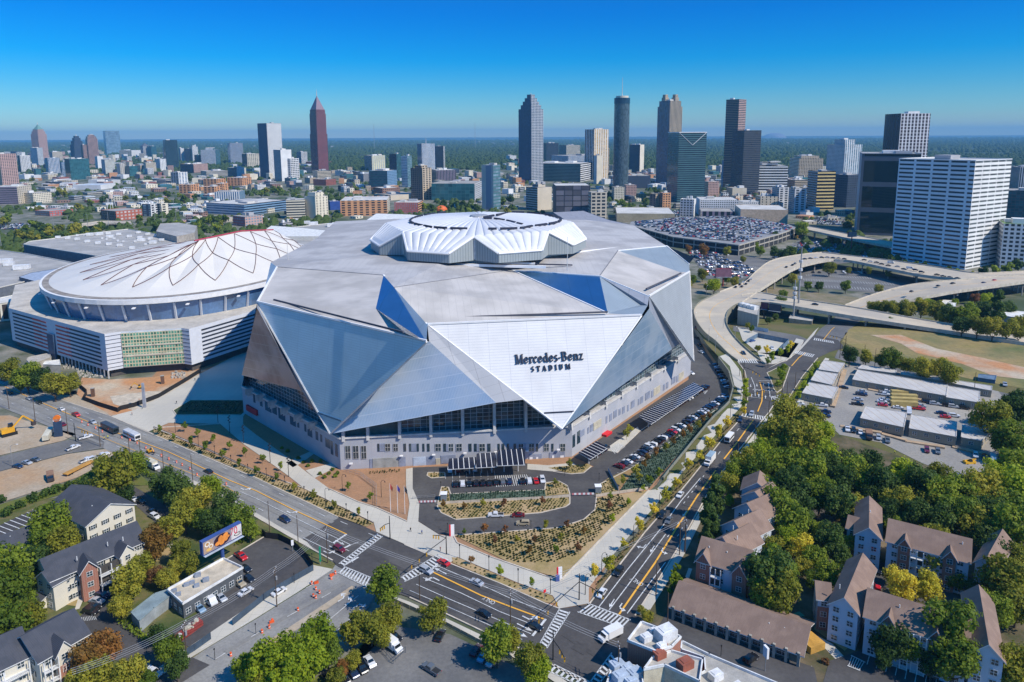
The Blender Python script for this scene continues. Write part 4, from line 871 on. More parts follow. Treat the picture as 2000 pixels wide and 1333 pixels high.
def viaduct(label,Lp,Rp,piers=28,skirt=False,name='viaduct',th=1.5,mat=bridgec,yel=None,z0=0.):
    Lw=catmull([G(*p)for p in Lp],8);Rw=catmull([G(*p)for p in Rp],8)
    def rs(P,n):
        D=[0]
        for a,b in zip(P,P[1:]):D.append(D[-1]+(b-a).length)
        out=[]
        for k in range(n+1):
            t=D[-1]*k/n;i=max(j for j in range(len(D))if D[j]<=t+1e-6);i=min(i,len(P)-2);out.append(P[i].lerp(P[i+1],(t-D[i])/max(1e-6,D[i+1]-D[i])))
        return out
    n=max(len(Lw),len(Rw));A,B=rs(Lw,n),rs(Rw,n);c=A[0];r=empty(name,(c.x,c.y,0),label=label,cat='bridge')
    mb=MB();mb.strip(A,B)
    fs=mb.f
    v0=[Vector(v)for v in mb.v[:3]]
    if (v0[1]-v0[0]).cross(v0[2]-v0[0]).z<0:mb=MB();mb.strip(B,A)
    part(r,'deck',mb,mat)
    dz=Vector((0,0,1))
    for E_ in (A,B):
        mb=MB();lo=[Vector((p.x,p.y,0 if skirt else max(z0,p.z-th)))for p in E_];hi=[p+dz*.95 for p in E_];other=B if E_ is A else A
        inn=[p+(q-p).normalized()*.4+dz*.95 for p,q in zip(E_,other)];inl=[p-dz*.95 for p in inn]
        mb.strip(lo,hi);mb.strip(hi,inn);mb.strip(inn,inl);part(r,'parapet',mb,M('parapet_concrete',(.58,.52,.42),.85)if not skirt else olive)
    if not skirt:
        mb=MB();mb.strip([p-dz*th for p in A],[p-dz*th for p in B]);part(r,'underside',mb,M('dark_concrete',(.2,.19,.17),.9))
        acc=0
        for i in range(1,n):
            acc +=(A[i]-A[i-1]).length
            if acc>piers:
                acc=0
                m_=(A[i]+B[i])/2;d=(B[i]-A[i]).normalized();w=(B[i]-A[i]).length
                mb=MB();mb.box((m_.x,m_.y,m_.z-th-1.2),(w*.92,1.3,1.2),math.atan2(d.y,d.x),bottom=True)
                for s in (-.38,0,.38):q=m_+d*w*s;mb.tube((q.x,q.y,-.1),(q.x,q.y,m_.z-th-1),.6,n=6)
                part(r,'pier',mb,M('pier_concrete',(.42,.39,.34),.9))
    if yel is not None:
        mb=MB()
        M_=[a.lerp(b,yel)+dz*.04 for a,b in zip(A,B)];M2=[a.lerp(b,yel)+(b-a).normalized()*.35+dz*.04 for a,b in zip(A,B)]
        mb.strip(M2,M_);part(r,'centre_line',mb,ypaint)
        for k in (yel*.5,yel+(1-yel)*.5):
            for i in range(0,n-1,3):
                a=A[i].lerp(B[i],k)+dz*.04;b=A[i+1].lerp(B[i+1],k)+dz*.04;mb=MB();d=(b-a).normalized();nn=Vector((-d.y,d.x,0))*.1;mb.face([a-nn,a+nn,b+nn,b-nn][::-1]);
    return r
viaduct('curved concrete road ramp rising past the right end of the stadium',[(1440,706,5.2),(1420,691,5.6),(1397,668,6.6),(1375,650,7.5),(1358,625,9),(1355,605,9.6),(1368,590,10),(1389,580,10),(1406,571,10)],[(1485,704,5.2),(1467,690,5.6),(1445,670,6.6),(1428,650,7.5),(1419,632,9),(1419,618,9.6),(1424,607,10),(1435,598,10),(1449,592,10)],skirt=True,yel=.5)
viaduct('wide concrete viaduct curving away to the far corner above the empty car park',[(1406,571,10),(1435,560,10),(1456,551,10),(1478,530,10),(1505,511,10),(1545,501,10),(1604,494,10),(1640,497,10)],[(1449,592,10.02),(1470,578,10.02),(1485,567,10.02),(1505,554,10.02),(1551,526,10.02),(1591,514,10.02),(1627,508,10.02),(1648,507,10.02)],yel=.5)
viaduct('long straight concrete viaduct in front of the two tall masts',[(1449,577,10.03),(1485,573,10.03),(1538,582,10.03),(1670,602,9.5),(1835,631,7.5),(2040,656,6)],[(1440,597,10.03),(1490,592,10.03),(1538,598,10.03),(1637,615,10),(1736,631,8.5),(1868,651,7),(2040,678,6)],piers=22)
viaduct('far viaduct full of queued cars below the pale office tower',[(1606,494,10.04),(1640,498,10.04),(1736,509,11),(1820,521,12),(1901,534,12),(1960,533,12),(2040,529,12)],[(1630,508,10.04),(1670,512,10.04),(1785,536,11),(1850,544,12),(1890,547,12),(1950,540,12),(2040,536,12)],yel=None)
viaduct('sloping concrete ramp joining the far viaduct at the right',[(1650,597,1),(1700,578,4),(1769,559,8),(1830,551,11),(1881,547,12.03),(1950,541,12.03),(2040,537,12.03)],[(1703,608,1),(1745,596,4),(1790,585,8),(1828,577,10.5),(1874,569,12.03),(1940,560,12.03),(2040,546,12.03)],yel=.5)
viaduct('dark elevated road passing behind the twin billboards and glass block',[(1560,440,11),(1581,443,11),(1657,458,11),(1760,477,11)],[(1560,449,11.02),(1581,451,11.02),(1657,467,11.02),(1760,487,11.02)])
viaduct('pale road bridge over the railway cutting beside the brick warehouse',[(160,438,8),(200,433,8),(255,433,8)],[(160,442,8),(200,437,8),(258,437,8)],piers=30)
# parking deck
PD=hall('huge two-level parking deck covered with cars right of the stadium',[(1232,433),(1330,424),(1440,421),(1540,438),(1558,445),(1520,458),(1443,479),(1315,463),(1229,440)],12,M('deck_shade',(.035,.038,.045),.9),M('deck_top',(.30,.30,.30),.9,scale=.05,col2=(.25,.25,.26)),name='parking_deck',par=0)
for zz in (5.2,11.):
    mb=MB();P=[G(x,y,12)for x,y in ((1558,445),(1520,458),(1443,479),(1315,463),(1229,440))]
    for a,b in zip(P,P[1:]):d=b-a;mb.box(((a.x+b.x)/2,(a.y+b.y)/2,zz),(d.length,1.2,1.3),math.atan2(d.y,d.x),bottom=True)
    part(PD,'edge_beam',mb,M('deck_beam',(.45,.42,.36),.85))
P=resamp([G(x,y,12)for x,y in ((1558,445),(1520,458),(1443,479),(1315,463),(1229,440))],14)
for p in P:mb=MB();mb.box((p.x,p.y-.5,0),(.9,.9,11));part(PD,'column',mb,M('deck_beam'))
# ================================================================ downtown and midtown buildings
WC=dict(pink=(.46,.30,.26),tan=(.47,.38,.27),beige=(.56,.49,.38),cream=(.66,.60,.47),white=(.66,.66,.65),grey=(.36,.36,.37),lgrey=(.52,.53,.55),dark=(.055,.06,.07),brick=(.30,.10,.07),brown=(.26,.15,.11),teal=(.05,.14,.16),navy=(.03,.05,.09),blue=(.16,.28,.42),yellow=(.62,.48,.20),wine=(.28,.075,.08),purple=(.22,.18,.24),conc=(.44,.42,.38),green=(.20,.26,.14),red=(.42,.10,.08),orange=(.60,.30,.14))
GC=dict(d=(.02,.03,.04),t=(.02,.10,.12),b=(.05,.12,.22),g=(.10,.12,.13),l=(.16,.24,.30),n=(.01,.02,.04),k=(.01,.01,.012))
def fm(spec):                                             # 'wall glass pattern' -> material
    if spec in MATS:return MATS[spec]
    w,g,p=spec.split()
    P=dict(grid=(5,4.2,.6,.55),fine=(3.4,3.6,.55,.5),big=(8,5.5,.7,.6),band=(6,4.2,1,.5),band2=(9,6,1,.55),rib=(4.5,4,.55,1),rib2=(9,4,.6,1),glass=(5,4.2,.92,.86),glass2=(9,7,.95,.93),plain=(400,400,.0,.0),slit=(7,4.4,.25,.6),bay=(10,4,.55,.6))[p]
    return facade(spec,WC[w],GC[g],P[0],P[1],P[2],P[3],.7,.1 if g in 'tbdn' else .25)
roofg=M('roof_gravel',(.36,.34,.31),.9,scale=.05);roofl=M('roof_pale',(.60,.58,.54),.85,scale=.05)
BLD=[]
def tower(label,xL,xM,xR,yT,yB,mL,mR=None,tiers=(),pyr=None,spire=None,cat='tower',name=None,roof=None,pent=True,Y=None,pc=None,xgroup=None,edge=None,z0=0.):
    mR=mR or mL;roof=roof or (roofl if (xL+yT)%2 else roofg)
    Cp=G(xM,yB)if Y is None else None;Yc=Cp.y if Cp else Y
    d=ray(xM,300);C_=Vector((d.x/d.y*Yc,Yc,0));be=math.atan2(C_.x,C_.y)
    wl,wr=max(0,xM-xL),max(0,xR-xM)
    if wl<1:ph=0
    phi=math.atan2(wr,wl)if wl>0 and wr>0 else (math.pi/2-.08 if wl ==0 else .08)
    # left face runs away to the left, right face to the right; both measured from the near corner
    u=Vector((math.cos(be),-math.sin(be),0));v=Vector((math.sin(be),math.cos(be),0))
    dL=-u*math.cos(phi)+v*math.sin(phi);dR=u*math.sin(phi)+v*math.cos(phi)
    def ln(dv,x):
        r_=ray(x,300);s=r_.x/r_.y;return (s*C_.y-C_.x)/(dv.x-s*dv.y)
    a=ln(dL,xL)if wl>0 else None;b=ln(dR,xR)if wr>0 else None
    a=abs(a)if a else abs(b)*.8;b=abs(b)if b else a*.8
    a,b=min(a,260),min(b,260)
    Q=[C_+dL*a,C_,C_+dR*b,C_+dL*a+dR*b];cen=(Q[0]+Q[2])/2
    zz=lambda y:H+ray(xM,y).z/ray(xM,y).y*Yc
    zT=zz(yT)
    r=empty(name or cat.replace(' ','_'),(cen.x,cen.y,0),label=label,cat=cat)
    if xgroup:r['group']=xgroup
    def block(k,za,zb,ml=mL,mr=mR,nm='wall',rf=True):
        q=[cen+(p-cen)*k for p in Q];mb=MB();uu=0
        for i in range(4):
            A,B=q[i],q[(i+1)%4];l=(B-A).length;mi=(0,1,0,1)[i]
            mb.face([(A.x,A.y,za),(B.x,B.y,za),(B.x,B.y,zb),(A.x,A.y,zb)],mi,[(0,za),(l,za),(l,zb),(0,zb)])
        part(r,nm,mb,[fm(ml)if isinstance(ml,str)else ml,fm(mr)if isinstance(mr,str)else mr])
        if rf:
            mb=MB();mb.face([(p.x,p.y,zb-.6)for p in q]);part(r,'roof',mb,roof)
    block(1,z0,zT);z=zT;k=1
    for (k,y)in tiers:z2=zz(y);block(k,z,z2,nm='upper_tier');z=z2
    if pyr:
        k2,y=pyr;z2=zz(y);q=[cen+(p-cen)*k2 for p in Q];mb=MB()
        for i in range(4):A,B=q[i],q[(i+1)%4];mb.face([(A.x,A.y,z),(B.x,B.y,z),(cen.x,cen.y,z2)])
        part(r,'pyramid_roof',mb,pc or roof);z=z2
    if spire:
        z2=zz(spire);mb=MB();mb.tube((cen.x,cen.y,z-1),(cen.x,cen.y,z2),max(.6,Yc/1500),.3,n=5);part(r,'spire',mb,finm)
    elif pent and not pyr and a>14 and b>14:
        rn=random.Random(int(xM*7+yT));n=rn.choice((1,2,2,3))
        for i in range(n):
            p=cen+dL*(rn.uniform(-.28,.28)*a)+dR*(rn.uniform(-.28,.28)*b);mb=MB();mb.box((p.x,p.y,z-.5),(a*rn.uniform(.15,.35),b*rn.uniform(.15,.35),rn.uniform(2.5,5)),math.atan2(dL.y,dL.x));part(r,'penthouse',mb,rn.choice((roofl,fm('grey d plain'),fm('white d plain'))))
    if edge:
        mb=MB();z_=zT
        for i in range(4):A,B=Q[i],Q[(i+1)%4];mb.tube((A.x,A.y,z_),(B.x,B.y,z_),Yc/1400,n=4)
        part(r,'parapet',mb,edge)
    BLD.append((xL,yT,xR,yB));r['_y']=yB
    return r,Q,cen,zz,(dL,a,dR,b)
copper=M('green_copper',(.16,.30,.27),.7)
# --- midtown cluster
tower('tall pinkish tower with green pyramid roof and thin spire, far left',64,78,95,262,318,'pink d fine','pink d fine',tiers=[(.86,257),(.7,253)],pyr=(.62,243),spire=239,pc=copper,name='skyscraper',Y=3900)
tower('tall beige slab with small square windows at the left edge',-14,-2,31,301,364,'tan d grid','pink d grid')
tower('low grey and beige block in front of the beige slab at the left edge',-30,25,54,365,399,'purple d band','beige d slit',cat='office block')
tower('white gridded tower left of the tower with the crane',33,38,58,304,336,'dark d grid','white d grid')
tower('slim half-built white tower with dark left side, beside the pink spire',60,73,84,289,327,'blue b glass','white l rib')
tower('squat grey tower behind the blue glass blocks at far left',96,102,122,297,318,'grey d grid','beige d grid')
tower('light blue glass tower below the pink spire tower',86,92,115,309,339,'lgrey b rib','lgrey b rib')
tower('small white-framed glass tower beside the dark teal block',114,118,129,317,345,'white b glass','white b glass')
tower('large dark teal glass block with flat roof in midtown',124,134,172,311,352,'teal n glass','teal t glass')
tower('dark gothic stepped tower with pointed crown in midtown',138,146,166,283,318,'navy n fine','navy n fine',tiers=[(.8,276),(.6,270),(.4,266)],spire=262,name='skyscraper',Y=3500)
tower('pink granite tower with rounded top right of the dark pointed one',169,173,193,271,325,'brown d rib','pink d rib',tiers=[(.85,267),(.6,264)],pyr=(.5,262),name='skyscraper',Y=3300,pc=roofg)
tower('lower shoulder tower clinging to the pink granite tower',159,163,172,283,325,'brown d rib','pink d rib',Y=3290)
tower('tall blue glass tower with slanted side in midtown',205,209,237,256,303,'white b rib','blue l glass2',pent=False,name='skyscraper')
tower('white box building behind the cranes in midtown',233,257,275,294,309,'cream d band','white d plain',cat='office block')
tower('small dark tower with pyramid roof behind the teal slab',275,280,293,286,309,'purple d grid','grey d grid',pyr=(1,280),pc=M('dark_slate',(.1,.1,.12),.7))
tower('teal slab beside the little pyramid-roofed tower',288,296,306,286,309,'teal t glass','dark t glass')
tower('white concrete tower front of the midtown cluster',184,189,200,306,334,'white d slit','white d plain')
tower('pale glass mid-rise with balconies between white towers',196,203,222,312,340,'lgrey l glass','cream l band',cat='office block')
tower('bare concrete lift core tower under construction',225,232,242,320,345,'conc d plain','conc d slit',cat='building core',name='concrete_core')
tower('teal glass mid-rise beside the bare concrete core',242,250,266,325,345,'teal t glass','teal t glass',cat='office block')
tower('beige mid-rise with square windows right of centre midtown',278,283,303,318,336,'beige d fine','beige d fine',cat='office block')
tower('white balconied apartment tower left of the blue glass pair',302,311,323,311,334,'white l rib','white d slit',cat='apartment block')
tower('dark teal tower rising behind the pale blue glass one',320,324,348,274,326,'navy n glass','teal n glass',Y=2950)
tower('pale blue glass tower standing in front of the dark teal tower',318,322,346,288,328,'blue l glass','blue l glass2')
tower('thin white tower right of the blue glass pair',349,353,360,290,318,'white d rib','white d slit')
tower('dark slab with cream stepped neighbour in midtown',360,371,373,291,318,'navy n glass','navy n glass')
tower('cream stepped tower beside the dark slab',371,376,387,287,318,'cream d grid','white d grid',tiers=[(.6,284)])
tower('short teal cube below the cream stepped tower',379,384,393,303,325,'teal n glass','teal t glass',cat='office block')
tower('white tower with strong vertical ribs and teal end',392,421,430,293,325,'white b rib','teal t glass',tiers=[(.5,290)])
tower('grey-blue ribbed tower standing alone left of centre',445,450,475,280,322,'lgrey b rib','grey b rib',name='skyscraper')
tower('beige hotel block left of the white twin-faced tower',472,482,508,301,329,'dark d grid','cream d big',cat='office block')
tower('red brick and dark glass row of offices in midtown',350,376,404,321,338,'navy d band','pink d fine',cat='office block')
tower('low pale office with dark ribbon windows, midtown right',389,400,442,335,345,'conc d band','conc d band',cat='office block')
tower('grey two-part office below the ribbed grey-blue tower',442,460,475,328,346,'teal n band','lgrey d slit',cat='office block')
# --- middle
tower('tall dark and cream slab tower left of the wine-red spire',506,524,552,241,345,'navy b fine','white d fine',name='skyscraper',Y=2300,roof=roofl)
tower('pale grey tower shoulder at the foot of the dark and cream slab',534,548,569,293,345,'grey d fine','white d plain',Y=2150)
tower('white gridded office block with blue left face',544,566,583,310,354,'lgrey d big','white d big',cat='office block')
tower('stacked white office with dark slots behind the wine-red tower foot',579,588,600,297,325,'grey d band','white d band',cat='office block')
r,Q,cen,zz,_=tower('very tall wine-red tower with open pyramid crown and spire',607,621,641,262,342,'wine d rib','wine d rib',tiers=[(.93,222),(.86,214)],pyr=(.80,186),spire=174,name='skyscraper',Y=2590,pc=lines('crown_lattice',(.20,.14,.17),(.30,.2,.2),3,3,.3,.3,.4,.5))
tower('cream podium office at the foot of the wine-red tower',608,618,645,334,352,'cream d band','beige d band',cat='office block')
tower('brick base with white cornice below the cream podium',609,634,654,351,363,'brick d fine','brick d fine',cat='office block')
tower('office with yellow and blue striped reflection on one side',711,726,752,304,334,'grey d rib',facade('striped_sun_glass',(.64,.60,.38),(.10,.20,.38),9,4,.45,.6,.4,.2,.6))
tower('dark glass tower right of the striped office',760,774,784,301,352,'navy n glass','dark t glass')
tower('slim teal and white condominium beside the dark glass tower',783,795,804,305,366,'lgrey l band','teal l band',cat='apartment block')
tower('white ribbed twin tower with a mast on its roof',815,824,850,281,336,'navy b glass','white b rib',spire=270,name='skyscraper')
tower('dark twin tower joined to the white ribbed one',850,866,869,286,335,'dark n glass','white d rib')
tower('dark green glass office with blue gridded end',719,755,774,334,369,'navy t band','blue b grid',cat='office block')
tower('low grey mid-rise left of the dark green glass office',697,708,720,340,356,'grey d rib','grey d rib',cat='office block')
tower('brick apartment tower with dark left and pale right half',801,824,842,329,391,'brown d grid','tan d bay',tiers=[(.6,324)],cat='apartment tower')
tower('purple-grey office with dark ribbed walls',842,852,890,333,357,'navy d rib','purple d rib',cat='office block')
tower('wide dark teal glass hall with rippling reflections',841,926,940,359,392,'teal t glass2','lgrey d grid',cat='office block')
tower('narrow tower: beige blank wall with teal balconies strip',940,963,977,323,411,facade('grey_beige_slab',(.50,.45,.40),(.22,.25,.32),30,400,.4,2.,.7,.4,.3),'teal l band2',name='skyscraper')
tower('cream hotel with dark balcony rows left of the tan wing',553,590,592,390,427,'cream d band','cream d band',cat='hotel')
tower('tan stepped hotel wing with dark vertical slot',590,611,636,385,427,'cream d plain','cream d slit',tiers=[(.7,377)],cat='hotel')
tower('bright blue box building behind the tan hotel',636,640,660,394,411,fm('navy n plain'),M('bright_blue_wall',(.03,.08,.32),.6),cat='building')
tower('long brick and cream apartment row with gabled roofs',660,753,758,391,421,'orange d bay','cream d bay',cat='apartment block')
tower('red and white banded garage with arched windows',767,814,824,396,417,'red l fine','orange d band',cat='building')
tower('white and brick low hall behind the apartment row',728,760,818,382,392,'cream d band','beige d plain',cat='building')
tower('red brick stepped offices under the dark green glass office',727,745,779,368,388,'brick d grid','brown d grid',cat='office block')
# --- downtown right
r,Q,cen,zz,_=tower('tall blue-black stepped tower with white gridded right side',1013,1038,1061,213,345,'navy b fine',facade('white_lattice',(.50,.52,.56),(.015,.045,.08),6,4.4,.74,.74),tiers=[(.82,205),(.66,198),(.5,191),(.32,184)],spire=180,name='skyscraper',Y=2000)
tower('small white and blue tower at the foot of the stepped tower',1026,1042,1050,296,330,'lgrey b rib','white d plain')
tower('dark green glass block right of the stepped tower',1055,1067,1091,280,318,'teal n glass','dark n glass')
tower('tan office top behind the green-domed hotel',1092,1106,1133,284,312,'brown d band','cream d band',cat='office block')
tower('long low hotel with blue dome and white roof frames',1077,1110,1170,305,345,'white b rib','lgrey b rib',cat='hotel')
tower('wide dark-banded office with white stripes on its right end',1042,1134,1160,320,356,'teal n band','white k band2',cat='office block',roof=roofl)
tower('beige lift tower at the right end of the banded office',1160,1166,1176,304,360,'lgrey d plain','cream d plain')
tower('white tower with golden striped right face',1142,1160,1188,253,300,'lgrey d rib2',facade('golden_stripes',(.68,.64,.56),(.45,.26,.06),8,4,.5,.8,.3,.2,.6),name='skyscraper',Y=2150)
tower('dark block in front of the golden-striped tower',1146,1158,1165,283,330,'navy n grid','dark n grid')
tower('tan tower with upper step beside the round glass tower',1164,1176,1190,290,343,'brown d band','tan d band',tiers=[(.8,280)])
tower('dark slab with cream edge right of the round glass tower',1229,1250,1258,283,338,'navy n band','cream d plain')
r,Q,cen,zz,_=tower('tall red-brown granite tower with twin crowns',1282,1306,1330,208,345,'brown b rib','tan d rib',tiers=[(.88,197)],name='skyscraper',Y=1880)
for s in (-.2,.2):
    for w_,yy_ in ((.30,190),(.22,184)):
        p=cen+(Q[2]-Q[0])*s;mb=MB();w2=(Q[2]-Q[0]).length*w_*.7;mb.box((p.x,p.y,zz(198)),(w2,w2,zz(yy_)-zz(198)),.6);part(r,'crown',mb,fm('tan d fine'))
r,Q,cen,zz,_=tower('dark green glass tower with white triangle outline at its top',1304,1325,1379,259,396,'teal t glass','teal n band',pent=False,edge=whitem,name='skyscraper')
A,B=Q[1],Q[2];dd_=(B-A).normalized();nn_=Vector((dd_.y,-dd_.x,0));L_=(B-A).length
mb=MB()
for q1,q2 in ((A+nn_*.4+Vector((0,0,zz(259))),(A+B)/2+nn_*.4+Vector((0,0,zz(284)))),((A+B)/2+nn_*.4+Vector((0,0,zz(284))),B+nn_*.4+Vector((0,0,zz(259))))):mb.tube(q1,q2,.5,n=4)
part(r,'triangle_outline',mb,whitem)
r,Q,cen,zz,inf=tower('tall pink granite slab tower stepping down on its left',1414,1439,1453,194,360,'brown n band','pink d band',name='skyscraper',Y=1760)
tower('dark glass tower in front of the pink granite slab',1429,1452,1485,255,362,'dark n grid','dark n band',name='skyscraper',Y=1600)
tower('narrow blue-grey tower at the foot of the dark glass tower',1411,1424,1430,313,366,'blue n plain','grey n plain',pent=False)
tower('white office block with satellite dishes on its roof',1462,1479,1541,324,378,'white l rib','white k band2',cat='office block',tiers=[(.5,318)],roof=roofl)
tower('brown and cream banded office with dark central bay',1543,1562,1609,310,350,'cream k band','tan k grid',cat='office block',tiers=[(.75,305)])
tower('yellow striped tower with curved gold edge',1581,1600,1635,335,411,'grey d band','yellow k band2',name='skyscraper')
tower('tall pale grey tower with blank white right face',1615,1650,1683,283,345,'lgrey t grid','white l rib2',tiers=[(.6,273)],name='skyscraper')
tower('grey gridded block in shadow beside the yellow tower',1633,1660,1686,342,406,'navy d grid','navy d grid',cat='office block')
tower('grey apartment slab with balcony column, left of a pair',1512,1526,1545,366,412,'grey d fine','lgrey d bay',cat='apartment block')
tower('grey apartment slab with balcony column, right of a pair',1545,1557,1580,369,416,'grey d fine','lgrey d bay',cat='apartment block')
tower('low brown office in front of the banded cream block',1541,1556,1583,352,372,'brown k band','tan k band',cat='office block')
tower('cream concrete block at the foot of the white dish office',1480,1490,1524,384,412,'beige d band','beige d slit',cat='office block')
# dark glass block behind the pale office and the ribbed tower above it
tower('wide black glass office block behind the pale office tower',1679,1684,1800,300,470,'grey n plain',facade('black_glass_bays',(.09,.10,.12),(.004,.022,.028),90,34,.93,.82,.5,.05,.2),cat='office block',Y=950,edge=fm('grey d plain'))
tower('black and white ribbed tower above the black glass block',1723,1754,1811,222,400,'dark n rib2',facade('white_ribs',(.66,.66,.68),(.05,.03,.035),5.4,5,.6,.8),name='skyscraper',Y=1120,pent=True)
r,Q,cen,zz,inf=tower('big pale blue office tower with rows of dark ribbon windows',1757,1907,1978,314,527,facade('pale_office_left',(.60,.68,.73),(.012,.03,.045),17.4,4.35,.86,.42),facade('pale_office_right',(.72,.72,.70),(.08,.09,.09),15.2,4.35,.90,.38),cat='office tower',roof=roofl,name='office_tower',edge=whitem)
tower('pale green-roofed civic building at the right edge',1962,1976,2060,437,524,'white d grid','white d grid',cat='building',roof=M('green_roof',(.16,.26,.10),.8))
tower('dark low glass block behind the pale office at the right edge',1972,1978,2060,372,434,'teal t band','dark t glass',cat='office block')
tower('distant grey office at the right edge above the low glass block',1975,1996,2060,327,376,'grey d rib','lgrey d rib',cat='office block')
tower('tan windowless hall with three dark openings beyond the parking deck',1440,1452,1546,409,438,'beige d plain',M('peach_wall',(.60,.46,.33),.8),cat='hall',pent=False,roof=roofl)
tower('grey panelled hall wall left of the tan windowless hall',1369,1375,1440,413,432,'purple d rib2','purple d rib2',cat='hall',pent=False)
tower('long tan concrete garage wall beyond the parking deck',1204,1207,1322,417,434,'tan d plain',M('stained_tan_wall',(.42,.36,.24),.9,scale=.05),cat='garage',pent=False)
tower('white hotel wing with narrow windows beside the dark glass tower',1332,1359,1363,390,424,'lgrey d grid','white d plain',cat='hotel',roof=roofl)
tower('long white hotel with rows of small windows above the tan hall',1363,1372,1447,391,423,'white d plain','white d fine',cat='hotel',roof=roofl)
tower('white hotel annex right of the long white hotel',1447,1456,1487,394,420,'white d slit','white d fine',cat='hotel',roof=roofl)
tower('left tan concrete hotel with slanted banded side',1027,1050,1078,367,412,'grey d band','beige d plain',cat='hotel',tiers=[(.5,361)])
tower('right tan office with six dark windows beside the glass atrium',1150,1156,1187,376,430,'beige d big','beige d big',cat='office block')
tower('sloping dark glass atrium hall between two tan blocks',1080,1086,1154,363,425,'dark n plain',facade('rippled_dark_glass',(.02,.02,.03),(.06,.06,.08),14,9,.9,.85,.3,.05,1.5),cat='hall',pent=False)
tower('old cream office with small windows right of the atrium',1196,1201,1221,366,392,'tan d fine','cream d fine',cat='office block')
tower('pink stone office behind the old cream office',1220,1224,1245,362,384,'pink d fine','pink d fine',cat='office block')
tower('dark blue low building with brick base behind the trees',1222,1228,1271,344,368,'navy n band','navy n plain',cat='building')
tower('brown twin apartment left of the dark green glass tower',1271,1283,1291,379,409,'brown d slit','tan d fine',cat='apartment block')
tower('tan twin apartment left of the dark green glass tower',1290,1297,1313,377,410,'brown d slit','orange d grid',cat='apartment block')
tower('cream old office right of the dark green glass tower',1376,1386,1407,355,385,'tan d fine','pink d fine',cat='office block')
tower('beige block behind the long white hotel',1422,1434,1462,368,388,'tan d slit','beige d plain',cat='office block')
# brick warehouse, flats and small white towers at left
tower('red brick warehouse with rows of big windows behind the railway bridge',185,215,267,413,432,'brown d grid',facade('red_brick_windows',(.36,.10,.06),(.45,.40,.38),6.4,5.2,.55,.5),cat='warehouse',pent=False)
tower('long low red brick building with white windows at left',55,84,131,413,423,'brown l grid','red l grid',cat='building',pent=False)
tower('white and cream flats right of the brick warehouse',268,285,298,399,423,'navy l bay','white k bay',cat='apartment block')
tower('yellow-beige flats right of the white and cream flats',298,306,320,398,421,'beige d bay','cream d bay',cat='apartment block')
tower('blue and white modern block left of the brick apartments',413,462,473,375,392,'white b rib','blue l rib',cat='office block')
tower('big blue-windowed arena hall behind the railway',395,470,553,400,422,'lgrey b band','blue n band',cat='arena')
tower('row of red and grey town flats at the edge of the hall roofs',446,470,505,424,443,'red l grid','pink l grid',cat='apartment block')
tower('grey and white flats between the brick warehouse and the trees',330,345,363,337,360,'grey d bay','white b bay',cat='apartment block')
tower('big cream apartment block above the left tree belt',36,55,92,378,398,'cream d fine','cream d fine',cat='apartment block')
tower('long industrial hall with saw-tooth white roof beyond the tree belt',135,190,220,362,371,'lgrey d plain','white d plain',cat='hall',roof=M('sawtooth_roof',(.55,.60,.64),.6,var=.3,scale=.1),pent=False)
for i,(xl,yt,w)in enumerate(((344,361,40),(393,350,44),(440,348,48),(392,365,36),(412,359,30))):
    tower('orange brick housing row with stepped gables, '+('front left','upper left','upper right','lower middle','tucked behind the middle')[i]+' of the cluster',xl,xl+w*.6,xl+w,yt,yt+17,'orange d bay','orange d bay',cat='apartment block')
# the round glass tower
def cyl(label,x0,x1,yT,Y,mats,yB=360,mastpx=None,band=None):
    xm=(x0+x1)/2;d=ray(xm,300);c=Vector((d.x/d.y*Y,Y,0));rad=(x1-x0)/2/F_*c.length*.98;zz=lambda y:H+ray(xm,y).z/ray(xm,y).y*Y
    r=empty('skyscraper',(c.x,c.y,0),label=label,cat='tower');n=28
    def ring_(nm,za,zb,k,mt_):
        mb=MB();mb.prism([(c.x+rad*k*math.cos(2*math.pi*i/n),c.y+rad*k*math.sin(2*math.pi*i/n))for i in range(n)],za,zb);part(r,nm,mb,mt_,smooth=False)
    ring_('glass_shaft',0,zz(203),1,mats);ring_('restaurant_ring',zz(203),zz(192),1.02,M('dark_blue_ring',(.02,.06,.10),.3));ring_('crown',zz(192),zz(188),.8,fm('cream d plain'))
    mb=MB();mb.tube((c.x,c.y,zz(188)),(c.x,c.y,zz(152)),1.,.3,n=5);part(r,'mast',mb,finm);return r
cyl('tall round dark glass tower with thin mast',1198,1228,190,1760,facade('curved_dark_glass',(.10,.13,.15),(.04,.07,.09),3.2,4,.8,1,.2,.08,.7))
for x,y0,y1,lb in ((731,243,276,'faint far radio mast with forked top above the woods'),(928,240,274,'faint far radio mast, the right-hand one above the woods')):
    d=ray(x,276);Y=7000;p=Vector((d.x/d.y*Y,Y,0));mb=MB();mb.tube((0,0,0),(0,0,H+ray(x,y0).z/ray(x,y0).y*Y),2.2,1.6,n=4);o=mb.build('radio_mast',M('pale_mast',(.35,.37,.4),.7));o.location=p;tag(o,lb,'mast')
